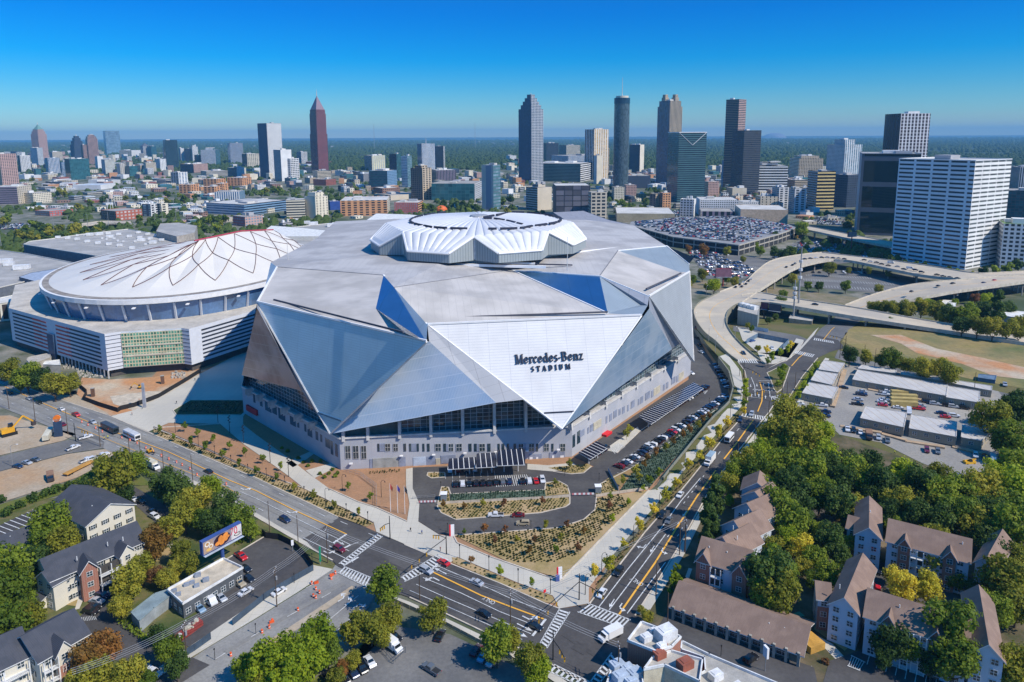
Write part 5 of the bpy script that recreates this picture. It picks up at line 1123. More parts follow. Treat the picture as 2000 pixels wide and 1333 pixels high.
# orange dome, water tower
p=G(862,418);mb=MB();mb.ball((0,0,0),11,16,8,.8);mb.v=[(a,b,max(0,c))for a,b,c in mb.v];o=mb.build('orange_dome',M('orange_fabric',(.75,.16,.03),.4),smooth=True);o.location=(p.x,p.y,6);tag(o,'bright orange rounded dome poking up behind the white hall roofs','dome')
p=G(219,415);wt=empty('water_tower',(p.x,p.y,0),label='old white water tower on legs above the brick warehouse',cat='water tower')
mb=MB();mb.tube((0,0,25),(0,0,32),4,n=10);mb.tube((0,0,32),(0,0,35),4.2,.2,n=10);mb.build('tank',M('rusty_white',(.62,.50,.42),.7),wt)
for s in ((1,1),(1,-1),(-1,1),(-1,-1)):mb=MB();mb.tube((s[0]*6,s[1]*6,0),(s[0]*3,s[1]*3,25),.4,n=4);mb.build('leg',whitem,wt)
# low filler buildings of the city between the ones above
rn=random.Random(11);NB=len(BLD);SPEC=[]
FILL=['cream d grid','white d fine','cream d slit','lgrey d plain','tan d fine','brick d fine','white d band','grey d band','beige d slit','pink d fine','lgrey d grid','brown d grid','conc d band','orange d fine','white d plain','navy d band','cream d plain','teal t band']
CN=dict(cream='cream',tan='tan',brick='brick-red',white='white',grey='grey',beige='beige',pink='pinkish',lgrey='pale grey',brown='brown',conc='concrete',orange='orange-brown',navy='dark blue',teal='teal')
ZONES=[((985,340,1200,408),34,(10,26),(5,13),'between the stepped tower and the white cushion roof'),((1300,345,1480,402),30,(10,24),(5,13),'around the dark green glass tower'),((0,300,330,350),70,(8,20),(4,13),'in the midtown cluster at far left'),((0,308,300,335),40,(7,15),(5,16),'at the back of midtown'),((20,345,420,415),80,(14,34),(3,9),'among the trees of the left districts'),((440,320,640,372),60,(10,24),(4,12),'around the foot of the wine-red tower'),((640,335,1010,380),80,(10,24),(4,12),'in the middle districts below the woods'),((980,312,1200,352),24,(10,24),(5,14),'near the stepped blue-black tower'),((1190,335,1300,372),50,(8,18),(4,10),'below the round glass tower'),((1380,330,1620,400),85,(10,24),(5,14),'on the right side of downtown'),((1190,385,1340,415),26,(10,22),(5,12),'behind the long tan garage wall'),((1560,395,1680,440),12,(16,34),(5,10),'between the deck and the black glass block'),((340,395,560,445),36,(12,30),(4,9),'behind the convention halls'),((640,415,700,436),3,(14,24),(4,6),'behind the white hall roofs'),((880,395,1000,412),4,(10,20),(3,6),'beside the beige and teal narrow tower')]
for (x0,y0,x1,y1),n,wr_,hr_,where in ZONES:
    n=int(n*1.9)
    rows=sorted([(rn.uniform(y0,y1),rn.uniform(x0,x1))for i in range(n)])
    for yb,x in rows:
        w=rn.uniform(*wr_);h=rn.uniform(*hr_);f_=rn.choice(FILL);xm=x+w*rn.uniform(.25,.6)
        if any(bl<xm<br and bb-5<yb<bb+4 for bl,bt,br,bb in BLD[:NB]):continue
        f2=f_.split()[0]
        SPEC.append((w*h,x,xm,w,h,yb,f_,f2,where))
SPEC.sort(key=lambda s:-s[0]);rest=MB();FM_=[fm(f_)for f_ in FILL]
for i,(_,x,xm,w,h,yb,f_,f2,where)in enumerate(SPEC):
    if i<235:r=tower(CN[f2]+' low city building '+where,x,xm,x+w,yb-h,yb,f_,f_,cat='building',pent=rn.random()<.5)[0];r['group']='low buildings '+where
    else:p=G(xm,yb);q=w/F_*p.y;rest.box((p.x,p.y+q/2,0),(q*.8,q*.8,h/F_*p.y),rn.uniform(.2,1.2),FILL.index(f_))
if rest.f:tag(rest.build('small_low_buildings',FM_),kind='stuff')
# ================================================================ nearby housing and low buildings
shing=lines('charcoal_shingles',(.055,.06,.075),(.04,.045,.055),1.2,.35,.03,.25,.95,blot=(.3,(.07,.073,.088)))
shinb=lines('brown_shingles',(.215,.145,.11),(.165,.11,.085),1.0,.33,.03,.25,.95,blot=(.25,(.27,.185,.14)))
siding=lines('cream_siding',(.62,.58,.48),(.50,.47,.39),0,.22,.02,.2,.8)
sidingb=lines('pale_blue_siding',(.52,.56,.62),(.42,.46,.52),0,.22,.02,.2,.8)
brick=lines('red_brick',(.30,.115,.075),(.42,.30,.24),.6,.18,.06,.14,.9)
wtrim=M('white_window_trim',(.75,.75,.73),.6)
def addwin(root,A,d,n,s,z,w=1.5,h=1.4,shut=False):
    c=A+d*s+n*.06;a=math.atan2(d.y,d.x);mb=MB();mb.box((c.x,c.y,z),(w,.12,h),a);o=part(root,'window',mb,glassm)
    mb=MB()
    for sx in (-w/2,0,w/2):p=c+d*sx+n*.06;mb.box((p.x,p.y,z-.08),(.1,.06,h+.16),a)
    for dz_ in (-.08,h*.5,h+.02):p=c+n*.06;mb.box((p.x,p.y,z+dz_),(w+.1,.05,.1),a)
    l=root.location;mb.v=[(x-l.x,y-l.y,q-l.z)for x,y,q in mb.v];mb.build('window_frame',wtrim,o)
    if shut:
        for sx in (-w/2-.3,w/2+.3):mb=MB();p=c+d*sx;mb.box((p.x,p.y,z),(.35,.1,h),a);part(root,'shutter',mb,M('dark_shutter',(.02,.03,.03),.6))
def house(label,cat='apartment block',name='apartment_block',at_=(0,0)):
    p=GT(*at_);return empty(name,(p.x,p.y,0),label=label,cat=cat)
def block(root,a,b,depth,he,hr,axis='x',wall=siding,rf=shing,st=3,win=True,z0=0.,shut=False,ov=.6,base=None,sides=True,low=None):
    A,B=G(*a,he+z0),G(*b,he+z0);A.z=B.z=0;d=(B-A).normalized();L_=(B-A).length;n=Vector((d.y,-d.x,0));bk_=-n*depth
    ze,zr=he+z0,hr+z0;q=[A,B,B+bk_,A+bk_];zb=z0-.6
    mb=MB();Z=lambda p,z:Vector((p.x,p.y,z))
    if axis =='x':
        mL,mR=A+bk_/2,B+bk_/2
        walls=[[Z(A,zb),Z(B,zb),Z(B,ze),Z(A,ze)],[Z(B,zb),Z(q[2],zb),Z(q[2],ze),Z(mR,zr),Z(B,ze)],[Z(q[2],zb),Z(q[3],zb),Z(q[3],ze),Z(q[2],ze)],[Z(q[3],zb),Z(A,zb),Z(A,ze),Z(mL,zr),Z(q[3],ze)]]
        e=d*ov;f=n*ov;dr=(zr-ze)/(depth/2)*ov
        roofs=[[Z(A+f-e,ze-dr+.15),Z(B+f+e,ze-dr+.15),Z(mR+e,zr+.15),Z(mL-e,zr+.15)],[Z(q[2]-f+e,ze-dr+.15),Z(q[3]-f-e,ze-dr+.15),Z(mL-e,zr+.15),Z(mR+e,zr+.15)]]
    else:
        mF,mK=(A+B)/2,(A+B)/2+bk_
        walls=[[Z(A,zb),Z(B,zb),Z(B,ze),Z(mF,zr),Z(A,ze)],[Z(B,zb),Z(q[2],zb),Z(q[2],ze),Z(B,ze)],[Z(q[2],zb),Z(q[3],zb),Z(q[3],ze),Z(mK,zr),Z(q[2],ze)],[Z(q[3],zb),Z(A,zb),Z(A,ze),Z(q[3],ze)]]
        e=d*ov;f=n*ov;dr=(zr-ze)/(L_/2)*ov
        roofs=[[Z(B+f+e,ze-dr+.15),Z(q[2]-f+e,ze-dr+.15),Z(mK-f,zr+.15),Z(mF+f,zr+.15)],[Z(q[3]-f-e,ze-dr+.15),Z(A+f-e,ze-dr+.15),Z(mF+f,zr+.15),Z(mK-f,zr+.15)]]
    for w in walls:mb.face(w)
    part(root,'wall',mb,wall)
    for r_ in roofs:
        mb=MB();mb.face(r_);lowr=[p-Vector((0,0,.25))for p in r_];mb.face(lowr[::-1],1)
        for i in range(4):j=(i+1)%4;mb.face([lowr[i],lowr[j],r_[j],r_[i]],1)
        part(root,'roof',mb,[rf,wtrim])
    if base is not None:
        mb=MB();c=(A+B)/2+n*.05;mb.box((c.x,c.y,zb),(L_+.04,.14,base+.6),math.atan2(d.y,d.x));part(root,'brick_base',mb,brick)
    if win:
        hs_=he/st
        for k in range(st):
            nn=max(2 if L_>6 else 1,int(L_/3.7))
            for i in range(nn):addwin(root,A,d,n,L_*(i+.5)/nn,z0+k*hs_+hs_*.32,1.5,1.4,shut)
            if sides:
                nd=max(1,int(depth/5));
                for i in range(nd):
                    addwin(root,B,-n,d,depth*(i+.5)/nd,z0+k*hs_+hs_*.32,1.3,1.4,shut);addwin(root,A+bk_,n,-d,depth*(i+.5)/nd,z0+k*hs_+hs_*.32,1.3,1.4,shut)
    return A,B,d,n,L_
def balcony(root,a,b,he,st=3,z0=0.,dep=1.6,recess=None):
    A,B=G(*a,he+z0),G(*b,he+z0);A.z=B.z=0;d=(B-A).normalized();L_=(B-A).length;n=Vector((d.y,-d.x,0));an=math.atan2(d.y,d.x);hs_=he/st;c=(A+B)/2
    mb=MB();p=c+n*.1;mb.box((p.x,p.y,z0),(L_,.12,he-.2),an);part(root,'balcony_shade_sheet',mb,M('balcony_shadow',(.07,.065,.06),.9))  # flat dark sheet on the wall; recess shade is put into its colour
    for k in range(st):
        z=z0+k*hs_;p=c+n*dep/2;mb=MB();mb.box((p.x,p.y,z),(L_,dep,.2),an,bottom=True);q=c+n*dep;mb.box((q.x,q.y,z+1.0),(L_,.08,.1),an)
        for i in range(int(L_/.35)+1):r_=A+d*(i*.35)+n*dep;mb.box((r_.x,r_.y,z+.2),(.05,.05,.85),an)
        part(root,'balcony',mb,wtrim)
    for s in (0,L_/2,L_):r_=A+d*s+n*dep;mb=MB();mb.box((r_.x,r_.y,z0),(.25,.25,he),an);part(root,'balcony_post',mb,wtrim)
def vents(root,pts,z):
    for x,y in pts:p=G(x,y,z);mb=MB();mb.tube((p.x,p.y,z-.8),(p.x,p.y,z+.5),.14,n=5);part(root,'roof_vent',mb,wtrim)
# left estate
h=house('cream gabled apartment block with charcoal roof, farthest of the left estate',at_=(200,1040))
block(h,(168,1027),(262,985),24,10,14,'y',shut=True,st=3);vents(h,[(196,985),(180,990)],12.5)
h=house('long three-storey cream and brick apartment block with white balconies, middle of the left estate',at_=(190,1110))
block(h,(100,1133),(283,1056),13,9.5,13.5,'x',shut=True);block(h,(71,1128),(103,1142),9,8.5,11.5,'y',st=3);block(h,(158,1118),(190,1106),5,9.7,12.4,'y',brick,st=3,sides=False);block(h,(235,1086),(262,1073),4,9.7,12.2,'y',st=3,sides=False,base=5)
balcony(h,(191,1107),(233,1088),9.2);block(h,(58,1164),(78,1175),6,3,4.4,'x',st=1,win=False);vents(h,[(150,1090),(210,1062),(240,1052)],12.4)
h=house('three-storey apartment block with charcoal roof and white balconies at the bottom left corner',at_=(90,1290))
block(h,(76,1292),(172,1237),14,9.5,13.5,'x',shut=True);block(h,(-60,1335),(58,1280),14,9.5,13.5,'x');balcony(h,(-50,1330),(50,1282),9.2,dep=2.4);balcony(h,(80,1290),(108,1276),9.2,dep=1.8);block(h,(110,1279),(140,1262),4,9.7,12.4,'y',st=3,sides=False,base=6)
h=house('low charcoal-roofed block half hidden by trees at the left edge',at_=(30,1090))
block(h,(-50,1100),(75,1055),12,6,9,'x',st=2,base=2);vents(h,[(20,1050)],8)
# right estate
h=house('long brown-roofed blue-grey apartment block, upper of the two at right',at_=(1800,1100))
block(h,(1671,1042),(1721,1053),21,11,14,'y',sidingb,shinb,4);block(h,(1733,1056),(1893,1098),13,11,15,'x',sidingb,shinb,4);block(h,(1905,1096),(1950,1112),19,11,14,'y',sidingb,shinb,4);block(h,(1655,1030),(1676,1036),7,9.5,12,'x',sidingb,shinb,3,base=6)
block(h,(1755,1063),(1778,1069),3,11.1,13.4,'y',brick,shinb,4,sides=False);block(h,(1843,1087),(1868,1093),3,11.1,13.4,'y',brick,shinb,4,sides=False);balcony(h,(1780,1070),(1805,1077),10.6,4);vents(h,[(1700,1000),(1786,1030),(1880,1062)],14)
h=house('long brown-roofed blue-grey apartment block with worn shingles, lower of the two at right',at_=(1760,1260))
block(h,(1620,1178),(1676,1198),24,11,14.2,'y',sidingb,shinb,4);block(h,(1690,1203),(1890,1268),13,11,15,'x',sidingb,shinb,4);block(h,(1897,1272),(1960,1290),25,11,14.2,'y',sidingb,shinb,4);block(h,(1598,1168),(1622,1172),8,9.5,12,'x',sidingb,shinb,3,base=7)
block(h,(1722,1213),(1748,1222),3,11.1,13.4,'y',brick,shinb,4,sides=False);block(h,(1815,1243),(1842,1252),3,11.1,13.4,'y',brick,shinb,4,sides=False);balcony(h,(1750,1222),(1778,1231),10.6,4);balcony(h,(1786,1233),(1812,1242),10.6,4);vents(h,[(1640,1145),(1757,1185),(1820,1205),(1900,1215)],14)
for a,b,zz_,i in (((1703,1156),(1722,1160),13,0),((1712,1168),(1732,1172),12.6,1),((1770,1180),(1790,1186),13,2)):pass
h=house('stepped row of five brown-roofed townhouses beside the boulevard',at_=(1460,1040),cat='townhouse row',name='townhouse_row')
for a,b,dp,he,hr in (((1388,1058),(1437,1086),13,9,13),((1410,1026),(1460,1054),12,9.5,13.5),((1435,992),(1484,1018),12,10,14),((1450,968),(1500,990),10,10.5,14),((1449,955),(1508,966),9,10.5,14)):
    block(h,a,b,dp,he,hr,'y',sidingb,shinb,3,z0=0)
vents(h,[(1432,1030),(1450,1008),(1440,1050),(1462,998),(1478,965),(1502,945)],12.5)
h=house('brown-roofed apartment block of brick and blue siding at the end of the townhouse row',at_=(1410,1130))
block(h,(1361,1093),(1458,1122),13,9.5,13.5,'x',sidingb,shinb,3);block(h,(1360,1094),(1387,1102),3,9.6,12.6,'y',brick,shinb,3,sides=False);block(h,(1430,1118),(1458,1127),3,9.6,12.6,'y',brick,shinb,3,sides=False);balcony(h,(1390,1104),(1410,1110),9.2);vents(h,[(1385,1070),(1420,1080)],12)
# strip of shops with brown roof
h=house('long low shop building with brown shingle roof and dark arcade',cat='shop',name='shop_building',at_=(1440,1240))
A,B,d,n,L_=block(h,(1318,1181),(1562,1270),13,4,7,'x',M('green_grey_wall',(.16,.19,.17),.9),shinb,1,win=False,ov=1.4)
for i in range(12):p=A+d*(L_*i/11)+n*1.1;mb=MB();mb.box((p.x,p.y,0),(.7,.7,4),math.atan2(d.y,d.x));part(h,'pillar',mb,M('tan_pillar',(.38,.34,.28),.9))
for i in range(10):addwin(h,A,d,n,L_*(i+.6)/11,.8,3.2,2.0)
vents(h,[(1436,1182),(1455,1188),(1504,1213),(1502,1220),(1532,1229),(1498,1203)],5.5)
mb=MB();p=G(1583,1262,0);mb.box((p.x,p.y,0),(5,5,2),.4);o=mb.build('wooden_enclosure',M('orange_wood',(.55,.30,.06),.8));tag(o,'orange wooden fence enclosure at the right end of the shop building','enclosure')
for x,y in ((1531,1195),(1558,1205)):p=G(x,y,1);mb=MB();mb.box((p.x,p.y,0),(3,1.8,1.5),.4,taper=.92,bottom=True);mb.box((p.x,p.y,1.45),(3.1,1.9,.12),.4);o=mb.build('dumpster',M('green_bin',(.02,.28,.14),.5));tag(o,'green metal dumpster behind the brown-roofed shops','dumpster','dumpsters behind the shops')
# flat-roofed blocks
def flat(label,roofpx,z,wmat,rmat,z0=0.,cat='building',name='building',units=(),wins=0,par=.9,usz=(2.2,1.6,1.2),umat=None,winh=(1.,1.6)):
    P=[G(x,y,z)for x,y in roofpx];c=sum(P,Vector())/len(P);r=empty(name,(c.x,c.y,0),label=label,cat=cat)
    if sum((P[i].x*P[(i+1)%len(P)].y-P[(i+1)%len(P)].x*P[i].y)for i in range(len(P)))<0:P=P[::-1]
    mb=MB();mb.prism([(p.x,p.y)for p in P],z0-.4,z,top=False);part(r,'wall',mb,wmat)
    mb=MB()
    for t in tessellate_polygon([P]):mb.face(up([P[i]-Vector((0,0,par*.6))for i in t],(0,0,999)))
    part(r,'roof',mb,rmat)
    for a,b in zip(P,P[1:]+P[:1]):
        d=b-a;L=d.length;d.normalize();n=Vector((d.y,-d.x,0));m_=(a+b)/2;mb=MB();mb.box((m_.x,m_.y,z-par*.6),(L+.3,.3,par*.6+.15),math.atan2(d.y,d.x));part(r,'parapet',mb,wtrim if par>.5 else rmat)
        if wins and n.y<.2:
            k=max(1,int(L/wins))
            for i in range(k):addwin(r,Vector((a.x,a.y,0)),d,n,L*(i+.5)/k,z0+winh[0],min(1.6,wins*.6),winh[1])
    for u in units:
        p=G(u[0],u[1],z);s=u[2]if len(u)>2 else 1;mb=MB();mb.box((p.x,p.y,z-par*.6),(usz[0]*s,usz[1]*s,usz[2]*s),.5);mb.box((p.x,p.y,z-par*.6+usz[2]*s),(usz[0]*s*.6,usz[1]*s*.6,.15),.5);part(r,'rooftop_unit',mb,umat or M('white_roof_unit',(.74,.74,.73),.6))
    return r
greyu=M('grey_roof_unit',(.25,.28,.33),.5)
flat('flat-roofed restaurant with tan roof and dark awning beside the dark car park',[(357,1178),(327,1151),(436,1090),(474,1108)],5,M('dark_shopfront',(.10,.11,.12),.6),M('tan_roof',(.56,.48,.36),.9),cat='restaurant',name='restaurant',wins=2.6,usz=(1.5,1.1,.8),units=((386,1123,1.2),(402,1132,1.2),(375,1137),(364,1141),(384,1143),(340,1153),(348,1160)),umat=greyu)
flat('low grey-green shed left of the flat-roofed restaurant',[(256,1196),(302,1160),(328,1152),(334,1163),(300,1188),(272,1213)],3.6,M('shed_wall',(.30,.33,.34),.8),M('grey_green_roof',(.24,.30,.31),.6),cat='shed',name='shed',par=.2)
flat('red brick building block with white parapet at the bottom, beside the junction',[(1226,1250),(1253,1214),(1330,1243),(1312,1262),(1282,1272)],10,brick,M('pale_roof',(.45,.42,.37),.9),name='brick_building',units=((1262,1247,1.2),(1300,1243,2.2),(1292,1262),(1275,1230,.7)))
flat('cream block with orange-brick side at the bottom edge, in front of the brick block',[(1258,1306),(1274,1284),(1310,1270),(1372,1288),(1366,1330),(1298,1298)],9,M('cream_wall',(.60,.54,.40),.8),M('pale_roof'),name='brick_building',units=((1288,1280,1.3),(1338,1300,1.6),(1300,1262,.8)),umat=M('rust_unit',(.32,.10,.06),.7))
flat('long low grey roof with white parapet at the bottom edge right of the cream block',[(1332,1252),(1385,1278),(1560,1352),(1390,1372),(1345,1330),(1378,1310),(1376,1284),(1330,1268)],6,brick,M('grey_membrane',(.40,.38,.34),.9),name='shop_building',cat='shop',units=((1398,1322,1.4),(1470,1345),(1440,1340)))
flat('blue-grey plant deck crowded with pipes at the bottom edge',[(1188,1325),(1200,1290),(1252,1304),(1258,1350),(1180,1350)],6,brick,M('blue_grey_roof'),name='brick_building',units=((1205,1302,1.5),(1225,1308,1.3),(1240,1318,1.5),(1212,1325,1.6),(1232,1332,1.2)),umat=M('pale_blue_unit',(.45,.52,.60),.5))
# site cabins
cabr=lines('cabin_roof',(.50,.475,.44),(.38,.28,.18),3.7,0,.06,0,.85,blot=(.15,(.45,.43,.41)));cabw=lines('cabin_wall',(.34,.29,.21),(.26,.22,.16),1.2,0,.06,0,.9)
def zc(x,y):p=GT(x,y);return T(p.x,p.y)
Z5=lambda q:[(1500+x/4,680+y/4)for x,y in q]
for lb,q in (('pale-roofed site cabin nearest the street junction',[(395,168),(440,96),(600,119),(550,192)]),('pale-roofed site cabin, middle of the left three',[(335,252),(382,177),(545,203),(502,290)]),('pale-roofed site cabin, nearest of the left three',[(267,352),(322,270),(550,307),(502,397)]),('very long row of joined pale-roofed site cabins',[(660,247),(702,170),(1405,290),(1392,374)]),('pale-roofed cabin joined to the right end of the long row',[(1392,386),(1408,297),(1655,338),(1652,427)]),('narrow pale roof behind the left part of the long cabin row',[(700,160),(735,133),(1005,171),(1000,198)]),('narrow pale roof behind the middle of the long cabin row',[(1035,205),(1045,180),(1345,228),(1400,262)]),('narrow pale roof behind the right end of the long cabin row',[(1400,270),(1405,243),(1750,297),(1747,334)]),('front pale-roofed cabin with wooden walkway, left one',[(722,548),(765,456),(1085,506),(1060,620)]),('front pale-roofed cabin with wooden walkway, middle one',[(1103,628),(1122,520),(1475,577),(1470,695)]),('front pale-roofed cabin with wooden walkway, right one',[(1510,698),(1520,593),(1745,642),(1668,727)])):
    q=Z5(q);z0=zc(*q[0])*.97;o=flat(lb,q,z0+3.7,cabw,cabr,z0=z0,cat='cabin',name='site_cabin',wins=4.2,par=.12,winh=(1.2,1.3));o['group']='site cabins'
wd=M('weathered_boards',(.46,.33,.21),.9)
for lb,pts in (('wooden boardwalk in front of the front site cabins',[(1641,831),(1722,846),(1770,861),(1845,874)]),('wooden boardwalk at the right front cabin',[(1860,872),(1900,882),(1932,888)]),('wooden boardwalk beside the left cabins',[(1650,722),(1640,755),(1626,795)]),('wooden boardwalk along the long cabin row',[(1695,760),(1770,775),(1820,785)])):
    P=[GT(*p,dz=.5)for p in pts];mb=MB()
    for a,b in zip(P,P[1:]):d=b-a;c=(a+b)/2;mb.box((c.x,c.y,c.z-.5),(d.length,2.2,.7),math.atan2(d.y,d.x));
    o=mb.build('boardwalk',wd,off=tuple(P[0]));tag(o,lb,'boardwalk')
for i in range(4):p=GT(1765,790-i*7+4);mb=MB();mb.box((0,0,0),(12,2.3,2.6),0,bottom=True);mb.box((0,0,2.6),(12.2,.4,.1));o=mb.build('storage_container',M('mustard_paint',(.50,.38,.14),.7));o.location=p;o.rotation_euler.z=-.15;tag(o,'mustard storage container by the cabins, the %s of four'%('frontmost','second from the front','third from the front','rearmost')[i],'container','mustard containers')
flat('grey louvred electrical building under the road ramp',[(1441,606),(1446,590),(1484,597),(1480,616)],12,lines('louvre_wall',(.26,.30,.31),(.18,.21,.22),3,.7,.1,.3,.6),M('pale_roof'),name='substation',units=((1450,598,2),(1458,600,2),(1466,602,2),(1474,604,2)),par=.3)
flat('low beige hut with flat roof beneath the two tall masts',[(1541,622),(1546,612),(1590,617),(1586,628)],4,M('beige_hut',(.36,.30,.22),.8),M('pale_roof'),name='hut',cat='hut',par=.2)
flat('small white-roofed house among the trees right of the ramp',[(1836,596),(1842,586),(1868,588),(1866,600)],5,M('shed_wall'),M('skylight_white'),name='house',cat='house',par=.2)
flat('long pale roof among parked cars at the right edge',[(1945,615),(1960,606),(2040,612),(2040,628)],5,M('shed_wall'),M('skylight_white'),name='shed',cat='shed',par=.2)
flat('small white concrete kiosk by the rubble at the arena foot',[(84,712),(88,706),(116,703),(118,713)],5,M('broken_concrete',(.42,.39,.34),.9),M('skylight_white'),name='kiosk',cat='kiosk',par=.2)
flat('low concrete wall block with gate left of the arena shaft',[(52,703),(56,698),(96,690),(100,698),(60,712)],4,M('broken_concrete'),M('pale_roof'),name='gate_block',cat='building',par=.2)
flat('blue portable cabin beyond the street at the right',[(1910,738),(1912,731),(1946,734),(1944,743)],7,M('slate_blue',(.13,.20,.28),.7),M('slate_blue'),z0=4,name='portable_cabin',cat='cabin',par=.2)
# solar canopies
panel=lines('solar_panel',(.018,.02,.035),(.72,.72,.72),2.15,0,.12,0,.15,0,.8)
for lb,q,z in (('solar canopy over the front car park, left low section',[(874,917),(930,914),(930,897),(877,900)],4.5),('solar canopy over the front car park, middle section',[(929,914),(970,912),(970,888),(931,890)],5.2),('solar canopy over the front car park, tallest right section',[(970,910),(1026,908),(1025,881),(971,883)],5.9),('long solar canopy along the right stadium wall',[(1272,829),(1374,759),(1355,750),(1247,816)],4.6),('short solar canopy at the near right stadium wall',[(1153,898),(1187,875),(1165,865),(1130,888)],4.6)):
    P=[G(x,y,z)for x,y in q];P[2].z +=.9;P[3].z +=.9;r=empty('solar_canopy',(P[0].x,P[0].y,0),label=lb,cat='canopy',group='solar canopies')
    d=(P[1]-P[0]).normalized();vv=(P[3]-P[0]);t_=up(P,(0,0,999));mb=MB();mb.face(t_,0,[((p-P[0]).dot(d),(p-P[0]).dot(vv.normalized()))for p in t_]);mb.face([p-Vector((0,0,.25))for p in t_][::-1],1)
    for i in range(4):j=(i+1)%4;mb.face([t_[i]-Vector((0,0,.25)),t_[j]-Vector((0,0,.25)),t_[j],t_[i]],1)
    part(r,'panel_array',mb,[panel,wtrim])
    k=max(2,int((P[1]-P[0]).length/7))
    for i in range(k):p=P[0].lerp(P[1],(i+.5)/k)+vv*.5;mb=MB();mb.tube((p.x,p.y,0),(p.x,p.y,z+.2),.22,n=6);part(r,'post',mb,finm)
# billboard with food picture
def billboard(label,bl,br,zb,hgt,postpx=None,deco=True,fr=(.05,.10,.30),face=(.30,.25,.28)):
    A,B=G(*bl,zb),G(*br,zb);d=(B-A).normalized();L=(B-A).length;n=Vector((d.y,-d.x,0));c=(A+B)/2;an=math.atan2(d.y,d.x)
    r=empty('billboard',(c.x,c.y,T(c.x,c.y)),label=label,cat='billboard');P=lambda s,z,o=.0:c+d*((s-.5)*L)+n*o+Vector((0,0,z*hgt))
    mb=MB();q=c-n*.8;mb.box((q.x,q.y,zb-.3),(L+.4,1.4,hgt+.6),an,bottom=True);part(r,'frame',mb,M('blue_frame%d'%int(fr[0]*100),fr,.6))
    mb=MB();mb.face([P(0,0,.05),P(1,0,.05),P(1,1,.05),P(0,1,.05)]);part(r,'poster',mb,M('poster%d'%int(face[0]*100),face,.5))
    mb=MB();q=c+n*.6;mb.box((q.x,q.y,zb-.35),(L+.4,.9,.12),an);part(r,'catwalk',mb,M('pale_blue_unit'))
    mb=MB();q=c-n*.8;mb.tube((q.x,q.y,T(c.x,c.y)-.2),(q.x,q.y,zb),.6,n=10);part(r,'post',mb,M('blue_frame%d'%int(fr[0]*100)))
    def blob(s,z,rs,rz_,col,o,nm,rot=0,n_=14):
        mb=MB();pts=[]
        for i in range(n_):t=2*math.pi*i/n_;x,y=rs*math.cos(t),rz_*math.sin(t);pts.append(P(s+(x*math.cos(rot)-y*math.sin(rot)*hgt/L),z+(y*math.cos(rot)+x*math.sin(rot)*L/hgt),o))
        mb.face(pts);part(r,nm,mb,M(nm+'_colour',col,.5))
    if deco:
        mb=MB();mb.face([P(.72,.03,.08),P(1,.03,.08),P(1,.97,.08),P(.72,.97,.08)]);part(r,'white_panel',mb,M('poster_white',(.66,.62,.58),.5))
        mb=MB();mb.face([P(0,.03,.07),P(.27,.03,.07),P(.25,.97,.07),P(0,.97,.07)]);part(r,'board_panel',mb,M('poster_board',(.38,.27,.20),.5))
        blob(.48,.5,.22,.49,(.035,.015,.03),.10,'dark_dish')
        for s,z,a,b,ro in ((.36,.35,.07,.16,.2),(.44,.62,.06,.26,-.3),(.47,.3,.07,.2,.4),(.57,.7,.075,.2,.5),(.58,.42,.05,.18,-.6),(.63,.52,.05,.10,.2),(.52,.5,.05,.14,0)):blob(s,z,a,b,(.80,.28,.05),.13+.01*ro,'fried_piece',ro)
        for s,z,a in ((.10,.72,.065),(.19,.45,.05)):blob(s,z,a,a*L/hgt,(.75,.70,.62),.13,'sauce_bowl');blob(s,z,a*.6,a*.6*L/hgt,(.45,.25,.10),.15,'sauce')
        blob(.13,.25,.07,.12,(.75,.45,.12),.13,'bread')
        blob(.88,.30,.09,.14,(.04,.03,.03),.12,'oval_badge');blob(.88,.30,.07,.09,(.6,.56,.5),.14,'badge_centre')
        cu_=bpy.data.curves.new('t','FONT');cu_.body='70';cu_.size=hgt*.75;cu_.align_x='CENTER'
        t=bpy.data.objects.new('tmp',cu_);COL.objects.link(t);bpy.context.view_layer.update();me=bpy.data.meshes.new_from_object(t);bpy.data.objects.remove(t);me.materials.append(M('red_lettering',(.60,.05,.10),.5))
        o=bpy.data.objects.new('number',me);COL.objects.link(o);o.parent=r;p=P(.79,.42,.16)-r.location;o.location=p;o.rotation_euler=(R_(90),0,an);o.scale=(.9,1.1,1)
    return r
billboard('billboard on a blue post with fried food picture and red 70, above the restaurant',(398,1085),(472,1045),8,4.1)
billboard('red-framed billboard beside the railway right of the stadium',(1398,541),(1428,541),9,7,fr=(.30,.03,.04),face=(.24,.12,.16),deco=False)
billboard('twin dark billboard under the viaduct, left one',(1486,603),(1499,605),7,4.5,fr=(.03,.03,.03),face=(.14,.05,.09),deco=False)
billboard('twin dark billboard under the viaduct, right one',(1502,606),(1524,609),7,4.5,fr=(.03,.03,.035),face=(.05,.06,.10),deco=False)
billboard('small red billboard on a tall post before the black glass block',(1657,463),(1673,462),18,5,fr=(.35,.05,.04),face=(.45,.30,.28),deco=False)
